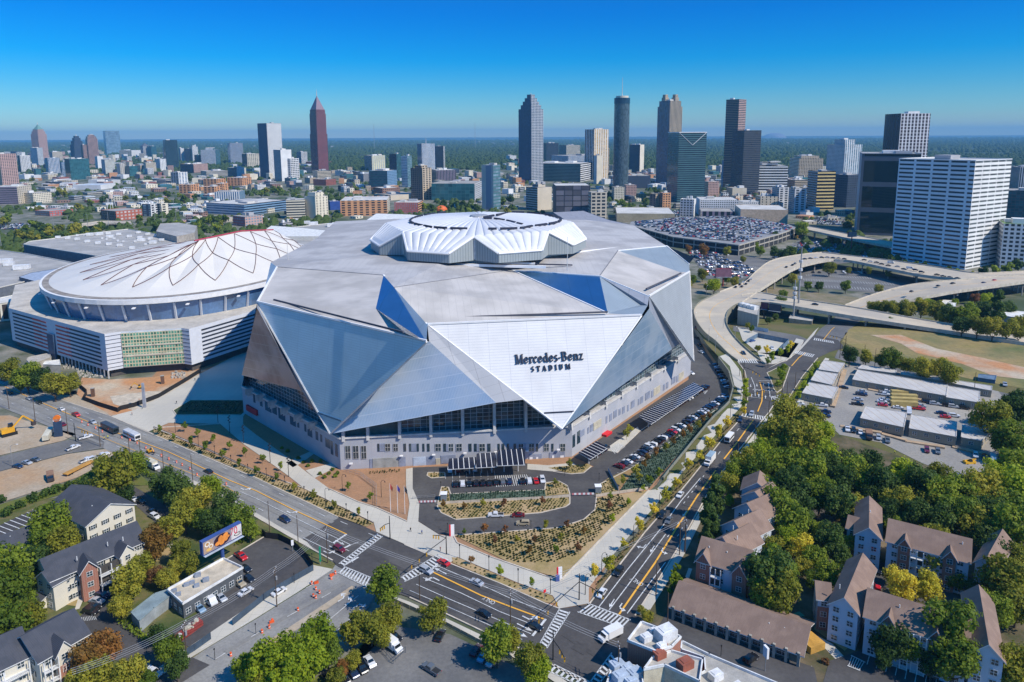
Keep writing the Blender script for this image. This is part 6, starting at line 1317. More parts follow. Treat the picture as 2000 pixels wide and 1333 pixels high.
# ================================================================ trees and planting
def leafmat(name,a,b,c):
    if name in MATS:return MATS[name]
    mt,bs=newmat(name);nt=mt.node_tree
    tc=nt.nodes.new('ShaderNodeTexCoord');oi=nt.nodes.new('ShaderNodeObjectInfo')
    n1=noise(nt,.4,2,tc.outputs['Object']);n2=noise(nt,3.2,2,tc.outputs['Object'])
    c1=mixc(nt,ramp(nt,n1,.38,.62),a,b);c2=mixc(nt,ramp(nt,n2,.5,.72),c1,c)
    hs_=nt.nodes.new('ShaderNodeHueSaturation');nt.links.new(c2,hs_.inputs['Color'])
    setin(nt,hs_.inputs['Value'],math_(nt,'MULTIPLY_ADD',oi.outputs['Random'],.8,.85));setin(nt,hs_.inputs['Hue'],math_(nt,'MULTIPLY_ADD',oi.outputs['Random'],-.03,.515))
    nt.links.new(hs_.outputs[0],bs.inputs['Base Color']);bs.inputs['Roughness'].default_value=.65;bs.inputs['Specular IOR Level'].default_value=.25
    tr=nt.nodes.new('ShaderNodeBsdfTranslucent');nt.links.new(hs_.outputs[0],tr.inputs[0]);mx=nt.nodes.new('ShaderNodeMixShader');mx.inputs[0].default_value=.5
    nt.links.new(bs.outputs[0],mx.inputs[1]);nt.links.new(tr.outputs[0],mx.inputs[2]);nt.links.new(mx.outputs[0],nt.nodes['Material Output'].inputs[0])
    MATS[name]=mt;return mt
LM=dict(g=leafmat('green_leaves',(.16,.215,.016),(.085,.14,.016),(.27,.30,.022)),d=leafmat('dark_green_leaves',(.065,.12,.022),(.04,.075,.016),(.13,.18,.028)),l=leafmat('olive_leaves',(.27,.26,.024),(.16,.18,.02),(.38,.33,.04)),
    y=leafmat('yellow_leaves',(.50,.43,.03),(.36,.34,.03),(.62,.50,.06)),o=leafmat('rust_leaves',(.24,.12,.025),(.14,.09,.02),(.34,.18,.04)),r=leafmat('reddish_leaves',(.24,.09,.04),(.15,.08,.03),(.30,.16,.06)),b=leafmat('bright_green_leaves',(.25,.31,.014),(.15,.22,.012),(.36,.38,.02)))
bark=M('bark',(.12,.09,.065),.95)
def crown_mesh(name,nleaf,R,hz,lobes,size,seed,cone=0.):
    rn=random.Random(seed);L_=[]
    for i in range(lobes):
        a=rn.uniform(0,6.28);t=(i+.5)/lobes;zz_=(t-.5)*2*hz*.72;rr=R*math.sqrt(max(.05,1-(zz_/hz)**2))*rn.uniform(.35,.75)*(1-cone*t)
        L_.append((Vector((rr*math.cos(a),rr*math.sin(a),zz_+hz)),R*rn.uniform(.24,.50)*(1-cone*t*.6)))
    L_.append((Vector((0,0,hz)),R*.6*(1-cone*.4)))
    nq=nleaf;V_=np.zeros((nq*4,3));k=0
    tot=sum(l[1]**2 for l in L_)
    for c,r in L_:
        m_=int(nq*r*r/tot)
        for i in range(m_):
            if k >=nq:break
            u,v=rn.uniform(-1,1),rn.uniform(0,6.283);s=math.sqrt(1-u*u);n=Vector((s*math.cos(v),s*math.sin(v),u*.85));rad=r*(rn.random()**.28)*rn.uniform(.8,1.22)
            p=c+n*rad;nn=(n+Vector((rn.gauss(0,.45),rn.gauss(0,.45),rn.gauss(0,.4)+.25))).normalized();x=nn.orthogonal().normalized();x.rotate(Matrix.Rotation(rn.uniform(0,6.28),3,nn));y=nn.cross(x);h=size*rn.uniform(.6,1.25)/2
            V_[k*4:k*4+4]=[p-x*h-y*h*.7,p+x*h-y*h*.5,p+x*h*.8+y*h*.8,p-x*h*.7+y*h];k +=1
    V_=V_[:k*4];me=bpy.data.meshes.new(name);me.vertices.add(k*4);me.vertices.foreach_set('co',V_.ravel());me.loops.add(k*4);me.loops.foreach_set('vertex_index',np.arange(k*4));me.polygons.add(k);me.polygons.foreach_set('loop_start',np.arange(k)*4);me.update(calc_edges=True)
    return me
def trunk_mesh(h,r,spread,seed):
    rn=random.Random(seed);mb=MB();mb.tube((0,0,-.3),(0,0,h*.5),r,r*.7,n=7)
    for i in range(6):a=rn.uniform(0,6.28);z=h*rn.uniform(.3,.5);mb.tube((0,0,z),(spread*math.cos(a)*rn.uniform(.5,.9),spread*math.sin(a)*rn.uniform(.5,.9),h*rn.uniform(.65,.95)),r*.5,r*.12,n=5)
    return mb
PROTO={}
def proto(kind,var):
    k=(kind,var)
    if k in PROTO:return PROTO[k]
    if kind =='big':me=crown_mesh('crown',3600,5.,4.6,22,.60,50+var);th,tr_,sp_=5.4,.34,3.4
    elif kind =='small':me=crown_mesh('crown',420,1.7,2.0,6,.42,80+var);th,tr_,sp_=2.8,.07,1.0
    elif kind =='cone':me=crown_mesh('crown',3000,3.6,6.4,16,.55,90+var,.75);th,tr_,sp_=7,.3,1.6
    elif kind =='col':me=crown_mesh('crown',900,.9,3.2,9,.35,95+var,.5);th,tr_,sp_=3,.1,.3
    elif kind =='bush':me=crown_mesh('crown',420,1.15,.75,6,.30,99+var);th,tr_,sp_=.8,.06,.5
    else:me=crown_mesh('crown',260,5.2,4.2,7,1.9,110+var);th,tr_,sp_=5,.4,2.5
    tb=trunk_mesh(th,tr_,sp_,var);to=tb.build('trunk',bark);tme=to.data;bpy.data.objects.remove(to)
    PROTO[k]=(me,tme);return PROTO[k]
CZ=dict(big=(3.1,4.6,5.7),small=(1.6,2.,1.9),cone=(1.2,6.4,4.),col=(.1,3.2,.9),bush=(0,.75,1.2),far=(2.4,4.2,6.))
rt=random.Random(5)
TN=dict(big='broadleaf_tree',small='young_tree',cone='evergreen_tree',col='columnar_shrub',bush='round_shrub',far='tree')
CNM=dict(g='green',d='dark green',l='olive-green',y='yellow',o='rust-orange',r='reddish',b='bright green')
TREES=[]
def tree(x,y,r,col='g',kind='big',where='',group=None,wpos=None,scale=None):
    cz=CZ[kind];z=0.
    if col in 'gd' and kind in ('big','far'):col=rt.choice('gggblld' if col =='g' else 'ddg')
    if wpos is None:
        s=1.
        for i in range(12):
            p=GT(x,y,dz=(cz[0]+cz[1])*s);s=r*(p-Vector((0,0,H))).length/F_/cz[2]
            if kind in ('small','bush','col'):s=max(.5,min(2.2,s))
        g=T(p.x,p.y)
    else:p=Vector(wpos);s=scale;g=T(p.x,p.y)
    me,tme=proto(kind,rt.randrange(4 if kind in ('big','far')else 3))
    o=empty(TN[kind],(p.x,p.y,g),rt.uniform(0,6.28));sc=s*rt.uniform(.94,1.06);o.scale=(sc,sc,sc*rt.uniform(.92,1.1))
    c=bpy.data.objects.new('crown',me);COL.objects.link(c);c.parent=o;c.location=(0,0,cz[0])
    if not me.materials:me.materials.append(LM['g'])
    c.material_slots[0].link='OBJECT';c.material_slots[0].material=LM[col]
    t=bpy.data.objects.new('trunk',tme);COL.objects.link(t);t.parent=o
    szw=('small ' if s<.85 else 'large ' if s>1.45 else '')if kind in ('big','cone')else ''
    nm=dict(big='broad tree',small='young street tree',cone='pointed evergreen',col='slim upright shrub',bush='clipped round shrub',far='tree')[kind]
    tag(o,szw+CNM[col]+' '+nm+' '+where,'tree' if kind not in ('bush','col')else 'shrub',group or ('trees '+where));TREES.append((p.x,p.y,s*cz[2]));return o
def many(s,where,kind='big'):
    for it in s.split():
        a=it.split(',');tree(float(a[0]),float(a[1]),float(a[2]),a[3]if len(a)>3 else 'g',a[4]if len(a)>4 else kind,where)
many('222,932,38,l 185,955,22,g 258,902,26,g 205,905,22,l 160,978,18,g 240,965,20,g','behind the farthest left apartment block')
many('318,945,28,d 345,955,30,d 378,975,30,g 410,945,24,b 440,985,28,d 470,1012,30,g 360,1000,30,g 392,1012,24,g 330,1025,26,g 415,1020,24,d 487,1035,18,g','on the near bank of the wide avenue')
many('300,1060,28,o 318,1040,20,o 352,1072,22,l 370,1100,20,l 345,1110,16,l 250,1130,32,l 277,1108,26,g 302,1120,18,r 235,1180,22,l 325,1130,18,g 240,1150,22,l','between the middle apartment block and the billboard')
many('100,1015,36,g 125,1055,28,g 85,1055,26,g 60,1105,32,g 22,1110,38,g 8,1155,40,g 55,1205,30,g 18,1225,36,g 40,1160,26,g 75,1135,18,g','in the left estate')
many('170,1290,28,o 205,1262,26,o 190,1325,30,l 250,1315,28,g 330,1262,26,g 308,1240,18,g 345,1300,22,d 150,1330,22,l 225,1330,24,l 285,1330,20,g','at the bottom left drive')
many('15,998,13,d 62,972,15,d 110,955,13,d 163,942,16,d 190,935,12,d 38,985,10,d 88,962,10,d 0,975,14,d 135,948,10,d','along the left hedge','bush')
many('18,722,20,l 52,735,22,g 82,738,20,d 105,748,24,g 135,746,20,g 38,745,16,d','at the foot of the arena by the avenue')
many('520,1300,42,b 572,1262,42,b 622,1240,40,b 555,1320,42,g 600,1290,38,b 492,1335,30,g 480,1300,26,b 640,1275,26,g','on the corner below the cross street')
many('690,1230,28,l 725,1222,30,l 762,1205,26,l 748,1240,22,l 690,1290,16,l 655,1322,18,l 668,1305,13,o','behind the bottom car park')
many('750,1140,36,g','alone on the corner beside the crossing');many('845,1195,32,g','by the near kerb of the avenue')
many('970,1262,32,g 1000,1245,22,g 1038,1282,36,g 1050,1310,26,g','at the near kerb by the lower junction')
many('1265,1200,14,l 1252,1190,8,l','behind the brick building');many('1313,1135,8,b 1322,1125,9,b 1328,1140,8,b 1318,1120,7,b','at the end of the brown shop roof','col')
many('1335,1132,9,g 1347,1136,9,g 1358,1140,9,g 1368,1143,8,g','hedge in front of the end apartment block','bush')
many('1385,1000,30,d,cone 1398,965,28,d,cone 1380,1040,22,d,cone 1392,1030,24,d,cone 1425,945,22,l 1450,900,26,g 1440,925,25,g 1480,925,30,g 1490,885,30,g 1425,975,12,b','between the boulevard and the townhouses')
many('1540,800,34,l 1580,822,34,l 1520,842,36,l 1570,860,38,l 1612,880,34,g 1530,908,36,g 1580,922,36,g 1622,912,28,d 1555,880,26,b 1600,845,26,g 1500,850,26,g 1550,955,34,d 1602,962,34,d 1520,985,38,g 1548,1015,36,g 1500,955,30,g 1562,990,30,g 1545,935,30,d 1515,870,26,g','in the wood beside the boulevard')
many('1535,1052,24,b 1562,1065,24,y 1510,1060,22,g 1555,1040,22,g 1580,1035,20,d','right of the townhouse row')
many('1505,1100,40,b,cone 1500,1130,44,g 1520,1155,40,g 1480,1105,28,g 1530,1120,32,g 1500,1160,34,g','in the big clump behind the shops')
many('1640,985,34,d 1640,940,30,d 1680,932,34,d 1722,942,36,d 1762,925,32,g 1800,945,36,d 1750,972,34,g 1842,972,34,g 1882,958,36,g 1922,962,34,l 1870,1002,36,g 1930,1002,38,d 1972,985,38,g 1992,1040,38,d 1902,1030,30,l 1830,1012,32,d 1785,1002,30,d 1735,1000,24,d 1955,1075,34,d 1700,965,28,d 1660,905,24,g 1700,905,24,d 1835,930,26,l 1945,925,26,b 1815,985,26,g 1905,985,28,g 1680,990,24,g 1990,1090,30,g 1745,1025,18,g 1930,1050,28,g','in the dense wood beyond the right estate')
many('1932,815,30,l 1985,800,28,d 1988,850,34,d 1975,900,34,g 1992,950,36,b 1955,860,22,d 1960,940,24,g','right of the site cabins')
many('1620,1055,30,g 1592,1085,26,g 1655,1062,20,g 1600,1040,22,g 1620,1120,26,g 1568,1105,18,g 1640,1030,16,o 1645,1090,20,g 1590,1130,18,g','between the townhouses and the right estate')
many('1780,1078,28,g 1825,1060,28,g 1828,1085,32,g 1760,1142,28,y 1812,1148,25,y 1740,1120,16,l 1845,1100,22,g 1870,1130,18,g','between the two long right apartment blocks')
many('1958,1130,38,l 1940,1185,30,g 1988,1172,34,g 1905,1150,18,g 1985,1120,26,l 1955,1205,22,g','at the right end of the upper apartment block')
many('1740,1250,32,g 1790,1228,28,b 1852,1235,46,g 1862,1285,40,g 1780,1265,26,g 1820,1290,26,g 1990,1305,34,l 1975,1325,24,l 1725,1285,18,g','in front of the lower right apartment block')
many('1622,1222,6,b 1632,1228,6,b 1640,1232,6,b 1602,1262,6,g 1612,1290,8,r 1585,1238,5,g 1810,1305,7,b 1830,1312,7,b 1845,1318,7,g','in the beds of the right estate','bush')
many('1660,690,18,g 1692,695,14,g 1740,700,20,g 1770,708,17,l 1802,715,22,l 1832,716,18,g 1857,726,22,g 1720,705,12,l','along the street above the site cabins')
many('1705,597,13,g 1722,600,15,l 1745,600,17,g 1772,598,19,l 1800,600,17,g 1830,604,19,l 1858,610,19,d 1888,612,20,g 1920,606,18,d 1950,598,18,d,cone 1972,600,13,d 1930,588,12,g 1905,580,10,r 1880,632,17,g 1910,636,17,l 1940,640,17,g 1968,640,18,l 1995,628,15,g 1815,592,12,g 1762,612,10,g 1845,620,12,l 1990,650,12,l 1865,590,8,b','right of the ramp beyond the dry field')
many('1527,590,14,d 1530,575,11,d 1512,598,8,d 1515,618,7,g 1500,625,7,d','beside the twin billboards');many('1460,635,6,g 1468,642,6,g 1480,680,6,g 1690,612,10,l 1715,622,8,d 1740,625,8,g','near the ramp crossing')
many('1548,545,11,l 1600,556,11,d 1652,558,11,d 1717,563,9,l 1620,522,13,l 1657,528,7,l 1697,530,7,l 1735,535,7,l 1605,512,8,g 1578,558,8,g','around the empty car park below the viaduct')
many('1372,535,12,l 1395,555,15,g 1352,545,11,g 1420,545,9,g 1345,555,8,l 1380,560,8,l 1435,550,10,l','around the red-framed billboard')
many('1513,492,11,d 1530,495,13,d 1545,492,13,d 1420,491,9,l 1375,488,12,o 1565,448,14,g 1512,462,9,d 1485,490,9,b 1475,478,8,b 1452,505,7,g 1345,486,8,o 1580,500,7,l','around the big parking deck')
many('1765,512,9,d 1785,517,9,d 1805,521,9,d 1825,525,10,d 1850,530,10,d 1870,533,10,g 1900,540,9,g 1920,532,11,g 1945,527,11,g 1968,522,12,g 1990,515,12,d 1720,500,9,d 1700,500,9,d 1740,505,9,d','at the foot of the pale office tower','far')
for s in ('1163,1117,12,y 1190,1095,15,y 1219,1062,9,y 1248,1023,12,y 1277,993,11,y 1300,962,12,y 1323,938,12,y 1346,907,11,y 1366,886,11,y 1384,865,12,y 1403,841,12,y 1419,822,11,y 1456,768,9,b 1456,745,9,b 1455,785,9,b 1456,756,8,b 1452,800,8,y',):many(s,'in the strip between the wide pavement and the boulevard','small')
many('1528,719,12,b 1525,735,11,b 1520,750,8,g 1507,694,9,b 1498,682,8,y 1526,687,8,b 1538,679,8,b 1546,671,8,y 1500,705,7,g 1560,770,7,b 1572,752,7,b 1585,732,7,b 1594,715,7,b','around the traffic island','small')
many('359,831,7 387,842,7 417,855,7 447,867,7 479,880,7 512,894,7 547,907,7 681,947,7 724,966,8','in the soil bed beside the diagonal path','small')
many('312,837,7 339,852,6 372,860,7 402,872,8 434,886,7 467,900,7 501,917,8 541,930,7 576,950,7,l 612,965,7,l 652,984,7,l 700,997,7,l 920,1092,7,o 977,1116,9,b 1039,1137,9,b','in the planted strip along the avenue','small')
many('582,895,5 592,902,5 609,901,5 626,900,5 601,909,5 625,925,5 634,932,5 642,924,5 650,916,5 654,930,5 660,924,5 562,880,5 550,875,4','in the beds at the stadium corner','bush')
many('907,985,7,o 944,982,7,l 985,981,8,r 1060,976,7,r 946,1031,8,o 987,1030,8,r 906,1037,6,g 967,1055,8,r 1010,1052,7,l 1067,1024,8,l 1107,1022,7,r 1096,1045,8,l 1045,1049,8,r 1085,1071,8,g 1035,1072,8,o 1142,1035,7,o 1130,1069,8,r 1195,1010,8,b 1192,987,8,r 1229,980,7,b 1191,967,7,g 1085,940,7,l 1111,905,8,l 865,985,7,o','in the front planting beds','small')
many('1242,918,9,l 1217,937,9,l 1258,904,8,o 1266,893,8,o 1282,883,8,o 1301,872,8,l 1315,858,8,o 1334,847,8,o 1347,837,8,o 1363,826,8,l 1374,818,7,o 1288,920,9,g 1267,937,9,g 1256,952,6,b 1230,835,9,l 1224,845,8,l 1385,812,7,o 1250,930,8,l','on the bank beside the stadium car park','small')
# hedges
def hedge(label,pts,w,h,col='g',dens=9):
    P=resamp([GT(*p)for p in pts],.5);rn=random.Random(len(label));mb=MB()
    for p in P:
        for i in range(dens):
            q=p+Vector((rn.uniform(-w,w),rn.uniform(-w,w),rn.uniform(.3,1)*h));n=Vector((rn.gauss(0,1),rn.gauss(0,1),rn.gauss(.6,.8))).normalized();x=n.orthogonal().normalized()*.22;y=n.cross(x).normalized()*.22;mb.face([q-x-y,q+x-y,q+x+y,q-x+y],0,[(0,0)]*4)
    o=mb.build('hedge',LM[col],off=tuple(P[0]));tag(o,label,'hedge')
hedge('dark clipped hedge along the dirt lot above the left estate',[(-20,1012),(60,982),(130,955),(185,925)],1.2,1.6,'g');hedge('short dark hedge beside the delivery truck on the avenue',[(262,915),(302,935)],1.1,1.8,'b');hedge('long narrow hedge between drive and shed at bottom left',[(235,1215),(275,1245),(310,1265)],.9,1.3,'g')
hedge('trimmed hedge behind the flat-roofed restaurant car park',[(465,1065),(500,1040),(515,1046)],.8,1.4,'g')
hedge('low planting along the pavement right of the branch road',[(1545,785),(1565,755),(1585,728),(1600,708)],.8,.8,'b',5)
# rows of low plants: countless, one object per bed
def inpoly(x,y,P):
    c=False;j=len(P)-1
    for i in range(len(P)):
        if (P[i][1]>y)!=(P[j][1]>y)and x<(P[j][0]-P[i][0])*(y-P[i][1])/(P[j][1]-P[i][1])+P[i][0]:c=not c
        j=i
    return c
def plants(polypx,step,size,mat,seed=1,ang=.6,keep=.88):
    P=[(p.x,p.y)for p in (GT(*q)for q in polypx)];rn=random.Random(seed);x0,x1,y0,y1=min(p[0]for p in P),max(p[0]for p in P),min(p[1]for p in P),max(p[1]for p in P)
    mb=MB();ca,sa=math.cos(ang),math.sin(ang);cx,cy=(x0+x1)/2,(y0+y1)/2;n=int(max(x1-x0,y1-y0)/step)
    for i in range(-n,n):
        for j in range(-n,n):
            u,v=(i+.5*(j %2))*step,j*step*.9;x,y=cx+u*ca-v*sa,cy+u*sa+v*ca
            if not inpoly(x,y,P)or rn.random()>keep:continue
            z=T(x,y)+.2;s=size*rn.uniform(.6,1.25);x +=rn.uniform(-.14,.14);y +=rn.uniform(-.14,.14)
            for k in range(3):
                a=rn.uniform(0,3.14);dx,dy=math.cos(a)*s,math.sin(a)*s;mb.face([(x-dx,y-dy,z),(x+dx,y+dy,z),(x+dx*.8,y+dy*.8,z+s*1.1),(x-dx*.8,y-dy*.8,z+s*1.2)],0,[(0,0)]*4)
            mb.face([(x-s,y,z+s*.7),(x,y-s,z+s*.75),(x+s,y,z+s*.7),(x,y+s,z+s*.8)],0,[(0,0)]*4)
    if mb.f:tag(mb.build('low_planting',mat),kind='stuff')
plm=leafmat('bed_plants',(.12,.13,.03),(.05,.07,.02),(.17,.16,.04));plg=leafmat('slope_plants',(.05,.09,.05),(.03,.06,.04),(.09,.12,.07))
plants([(890,1048),(1092,1033),(1140,1017),(1162,998),(1166,975),(1215,968),(1225,990),(1130,1085),(1080,1100),(1005,1100)],1.2,.42,plm,1);plants([(864,990),(902,986),(1064,976),(1110,975),(1105,990),(1055,1001),(955,1009),(890,1014),(862,1001)],1.25,.4,plm,2,.1)
plants([(303,839),(495,922),(595,958),(728,1024),(715,1029),(660,1009),(495,930),(303,848)],1.3,.42,plm,3,-.45);plants([(885,1092),(940,1112),(1010,1142),(1076,1167),(1065,1177),(975,1138),(888,1101)],1.7,.32,plm,4,-.45)
plants([(838,925),(867,925),(867,932),(842,934)],1.1,.35,plm,5);plants([(1068,946),(1091,942),(1107,951),(1111,965),(1067,968)],1.15,.35,plm,6);plants([(1072,916),(1150,908),(1138,923),(1115,925)],1.1,.35,plm,7);plants([(1165,954),(1190,936),(1204,962),(1165,969)],1.15,.35,plm,8);plants([(862,954),(876,954),(878,982),(858,984)],1.1,.35,plm,9);plants([(722,922),(780,918),(781,923),(723,927)],1.1,.35,plm,10)
for i,g_ in enumerate(GREENP):plants(g_,1.05,.38,plg,20+i,.5)
plants([(1163,1148),(1208,1086),(1308,968),(1348,918),(1392,868),(1432,822),(1449,800),(1445,815),(1406,860),(1363,913),(1257,1038),(1187,1128)],1.2,.4,plm,30,.9);plants([(340,806),(372,786),(470,786),(480,798),(465,810)],1.6,.4,plg,31)
# ---------------------------------------------------------------- city trees and far woods
rc=random.Random(21)
CT=[((0,345,470,420),60,(5,9),'in the leafy left districts'),((0,425,190,470),22,(7,11),'on the bank left of the convention halls'),((60,440,200,452),14,(8,11),'in the tree belt below the brick warehouse'),((480,345,660,400),26,(5,9),'around the tan hotel'),((640,345,800,385),22,(5,8),'beside the curving motorway'),((820,385,1010,412),34,(7,10),'behind the cushion roof'),((1190,370,1290,410),26,(6,9),'in the square beside the old cream office'),((1480,300,1720,330),26,(3,6),'behind the right downtown towers'),((1560,420,1700,440),8,(6,9),'beyond the far elevated road'),((265,425,440,445),22,(7,10),'between the railway and the halls')]
for (x0,y0,x1,y1),n,rr,where in CT:
    for i in range(n):
        x,y=rc.uniform(x0,x1),rc.uniform(y0,y1)
        if any(bl-3<x<br+3 and yy_-3<y<bb+1 for bl,yy_,br,bb in BLD):continue
        tree(x,y,rc.uniform(*rr),rc.choice('ggddld'),'far',where)
def blobs(name,n,gen,mat,seed):
    rn=random.Random(seed);vs,fs=[],[]
    base=[(math.cos(a)*k,math.sin(a)*k,z)for k,z in ((1,0),(.85,.5),(.45,.9))for a in [i*math.pi/3+z for i in range(6)]]+[(0,0,1.05)]
    bf=[(j*6+i,j*6+(i+1)%6,(j+1)*6+(i+1)%6,(j+1)*6+i)for j in range(2)for i in range(6)]+[(12+i,12+(i+1)%6,18)for i in range(6)]
    for i in range(n):
        g=gen(rn)
        if g is None:continue
        x,y,s=g;o=len(vs);a=rn.uniform(0,6)
        ca,sa=math.cos(a),math.sin(a)
        for bx_,by_,bz_ in base:
            j=rn.uniform(.75,1.3);vs.append((x+(bx_*ca-by_*sa)*s*j,y+(bx_*sa+by_*ca)*s*j,-.5+bz_*s*1.25*rn.uniform(.8,1.2)))
        fs +=[tuple(q+o for q in f)for f in bf]
    me=bpy.data.meshes.new(name);me.from_pydata(vs,[],fs);me.materials.append(mat);o=bpy.data.objects.new(name,me);COL.objects.link(o);o['kind']='stuff'
FOOT=[(px_,w)for px_,w in ()]
def gcity(rn):
    Y=750*(2900/750)**rn.random();X=rn.uniform(-.82,.82)*Y
    px,py=PX((X,Y,0));
    if -300<X<120 and Y<1000:return None
    if any(bl-2<px<br+2 and bb-7<py<bb+3 for bl,bt,br,bb in BLD):return None
    if 1190<px<1560 and py>418:return None
    if 980<px<1650 and rn.random()<.6:return None
    if noise2(X/140,Y/140)<(.24 if px<1190 else .22):return None
    return X,Y,rn.uniform(4,8)
from mathutils import noise as mn
def noise2(x,y):return mn.noise(Vector((x,y,3.3)))+.35
woodm=leafmat('wood_canopy',(.04,.085,.022),(.06,.10,.02),(.11,.13,.025))
blobs('city_tree_cover',7500,gcity,woodm,3)
def gfar(rn):
    Y=2800*(16000/2800)**(rn.random()**1.0);X=rn.uniform(-.8,.8)*Y
    if noise2(X/500,Y/500)<.0:return None
    return X,Y,6+Y/900*rn.uniform(.8,1.8)
blobs('far_woodland',30000,gfar,woodm,4)
# pale specks of far suburbs and the granite hill
rn=random.Random(77);FS=MB()
for (x0,x1,y0,y1,n,wh)in ((640,760,279,292,12,'in the far woods right of the wine-red tower'),(920,1010,278,287,26,'in the far suburb left of the stepped tower'),(0,200,279,292,22,'in the far woods at far left'),(1480,1600,275,300,16,'in the woods left of the pale grey tower'),(420,520,276,290,8,'in the far woods behind the dark and cream slab')):
    for i in range(n):
        x,y=rn.uniform(x0,x1),rn.uniform(y0,y1);p=G(x,y);w=rn.uniform(2,6)/F_*p.y;FS.box(p,(w,w*.6,w*rn.uniform(.3,.9)),rn.uniform(-.5,.5))
tag(FS.build('far_suburb',fm('white d band')),kind='stuff')
mb=MB();Yh=24000
mb.ball(((1507-1000)/F_*Yh*1.0,Yh,-100),420,20,10,.62,0,.05);tag(mb.build('granite_hill',M('granite',(.30,.26,.28),.9),smooth=True),kind='structure')
# ================================================================ vehicles
def paintm(name,col):
    mt,b=newmat(name);b.inputs['Base Color'].default_value=(*col,1);b.inputs['Roughness'].default_value=.25;b.inputs['Metallic'].default_value=.15;b.inputs['Coat Weight'].default_value=.6;return mt
CP=dict(k=('black',(.012,.012,.015)),w=('white',(.72,.72,.72)),s=('silver',(.42,.44,.47)),g=('grey',(.13,.14,.15)),b=('blue',(.03,.10,.30)),n=('dark blue',(.015,.03,.08)),r=('red',(.55,.015,.02)),d=('dark red',(.16,.01,.02)),t=('tan',(.40,.33,.22)),y=('yellow',(.75,.42,.02)),u=('light blue',(.20,.32,.45)))
CPM={k:paintm('car_paint_'+v[0].replace(' ','_'),v[1])for k,v in CP.items()}
tyre=M('tyre_rubber',(.015,.015,.016),.9);rimm=M('wheel_rim',(.35,.35,.37),.35);cglass=M('car_glass',(.012,.018,.022),.06,spec=.9);lampw=M('headlight_lens',(.7,.7,.65),.2);lampr=M('taillight_lens',(.35,.01,.01),.3);bump_=M('dark_plastic',(.03,.03,.03),.7)
def shell(prof,w,wt,zc_):                              # closed body from a side outline; upper points lean inward
    mb=MB();W_=lambda z:w if z <=zc_ else w+(wt-w)*min(1,(z-zc_)/.55)
    Lf=[(x,W_(z),z)for x,z in prof];Rt=[(x,-W_(z),z)for x,z in prof];n=len(prof)
    for i in range(n):j=(i+1)%n;mb.face([Lf[i],Rt[i],Rt[j],Lf[j]])
    for t in tessellate_polygon([[Vector((x,z,0))for x,z in prof]]):
        a=[Lf[i]for i in t];b=[Rt[i]for i in t]
        mb.face(a if (Vector(a[1])-Vector(a[0])).cross(Vector(a[2])-Vector(a[0])).y>0 else a[::-1]);mb.face(b if (Vector(b[1])-Vector(b[0])).cross(Vector(b[2])-Vector(b[0])).y<0 else b[::-1])
    return mb,W_
SP=dict(
 sedan=dict(prof=[(-2.3,.35),(-2.32,.8),(-2.1,.98),(-1.5,1.02),(-.95,1.42),(.35,1.45),(1.1,1.0),(2.1,.85),(2.33,.6),(2.3,.3)],w=.9,wt=.68,gl=[(-1.42,1.05),(-.93,1.38),(.32,1.41),(1.02,1.04)],r=.33,ax=(1.45,-1.4)),
 suv=dict(prof=[(-2.3,.4),(-2.35,1.05),(-2.15,1.62),(-1.9,1.72),(.35,1.72),(1.05,1.15),(2.15,1.02),(2.35,.7),(2.3,.38)],w=.95,wt=.78,gl=[(-2.1,1.15),(-1.95,1.62),(.32,1.64),(.95,1.18)],r=.38,ax=(1.45,-1.4)),
 pickup=dict(prof=[(-2.9,.5),(-2.92,1.1),(-.75,1.12),(-.65,1.75),(.75,1.78),(1.35,1.2),(2.6,1.1),(2.8,.75),(2.75,.45)],w=.98,wt=.78,gl=[(-.55,1.2),(-.5,1.68),(.72,1.7),(1.25,1.22)],r=.42,ax=(1.9,-1.8)),
 van=dict(prof=[(-2.9,.45),(-2.95,2.2),(-2.8,2.35),(1.7,2.35),(2.35,1.35),(2.9,1.15),(3.0,.8),(2.95,.42)],w=1.02,wt=.95,gl=[(.6,1.35),(.6,2.0),(1.7,2.1),(2.25,1.38)],r=.38,ax=(1.95,-1.9)))
CARP={}
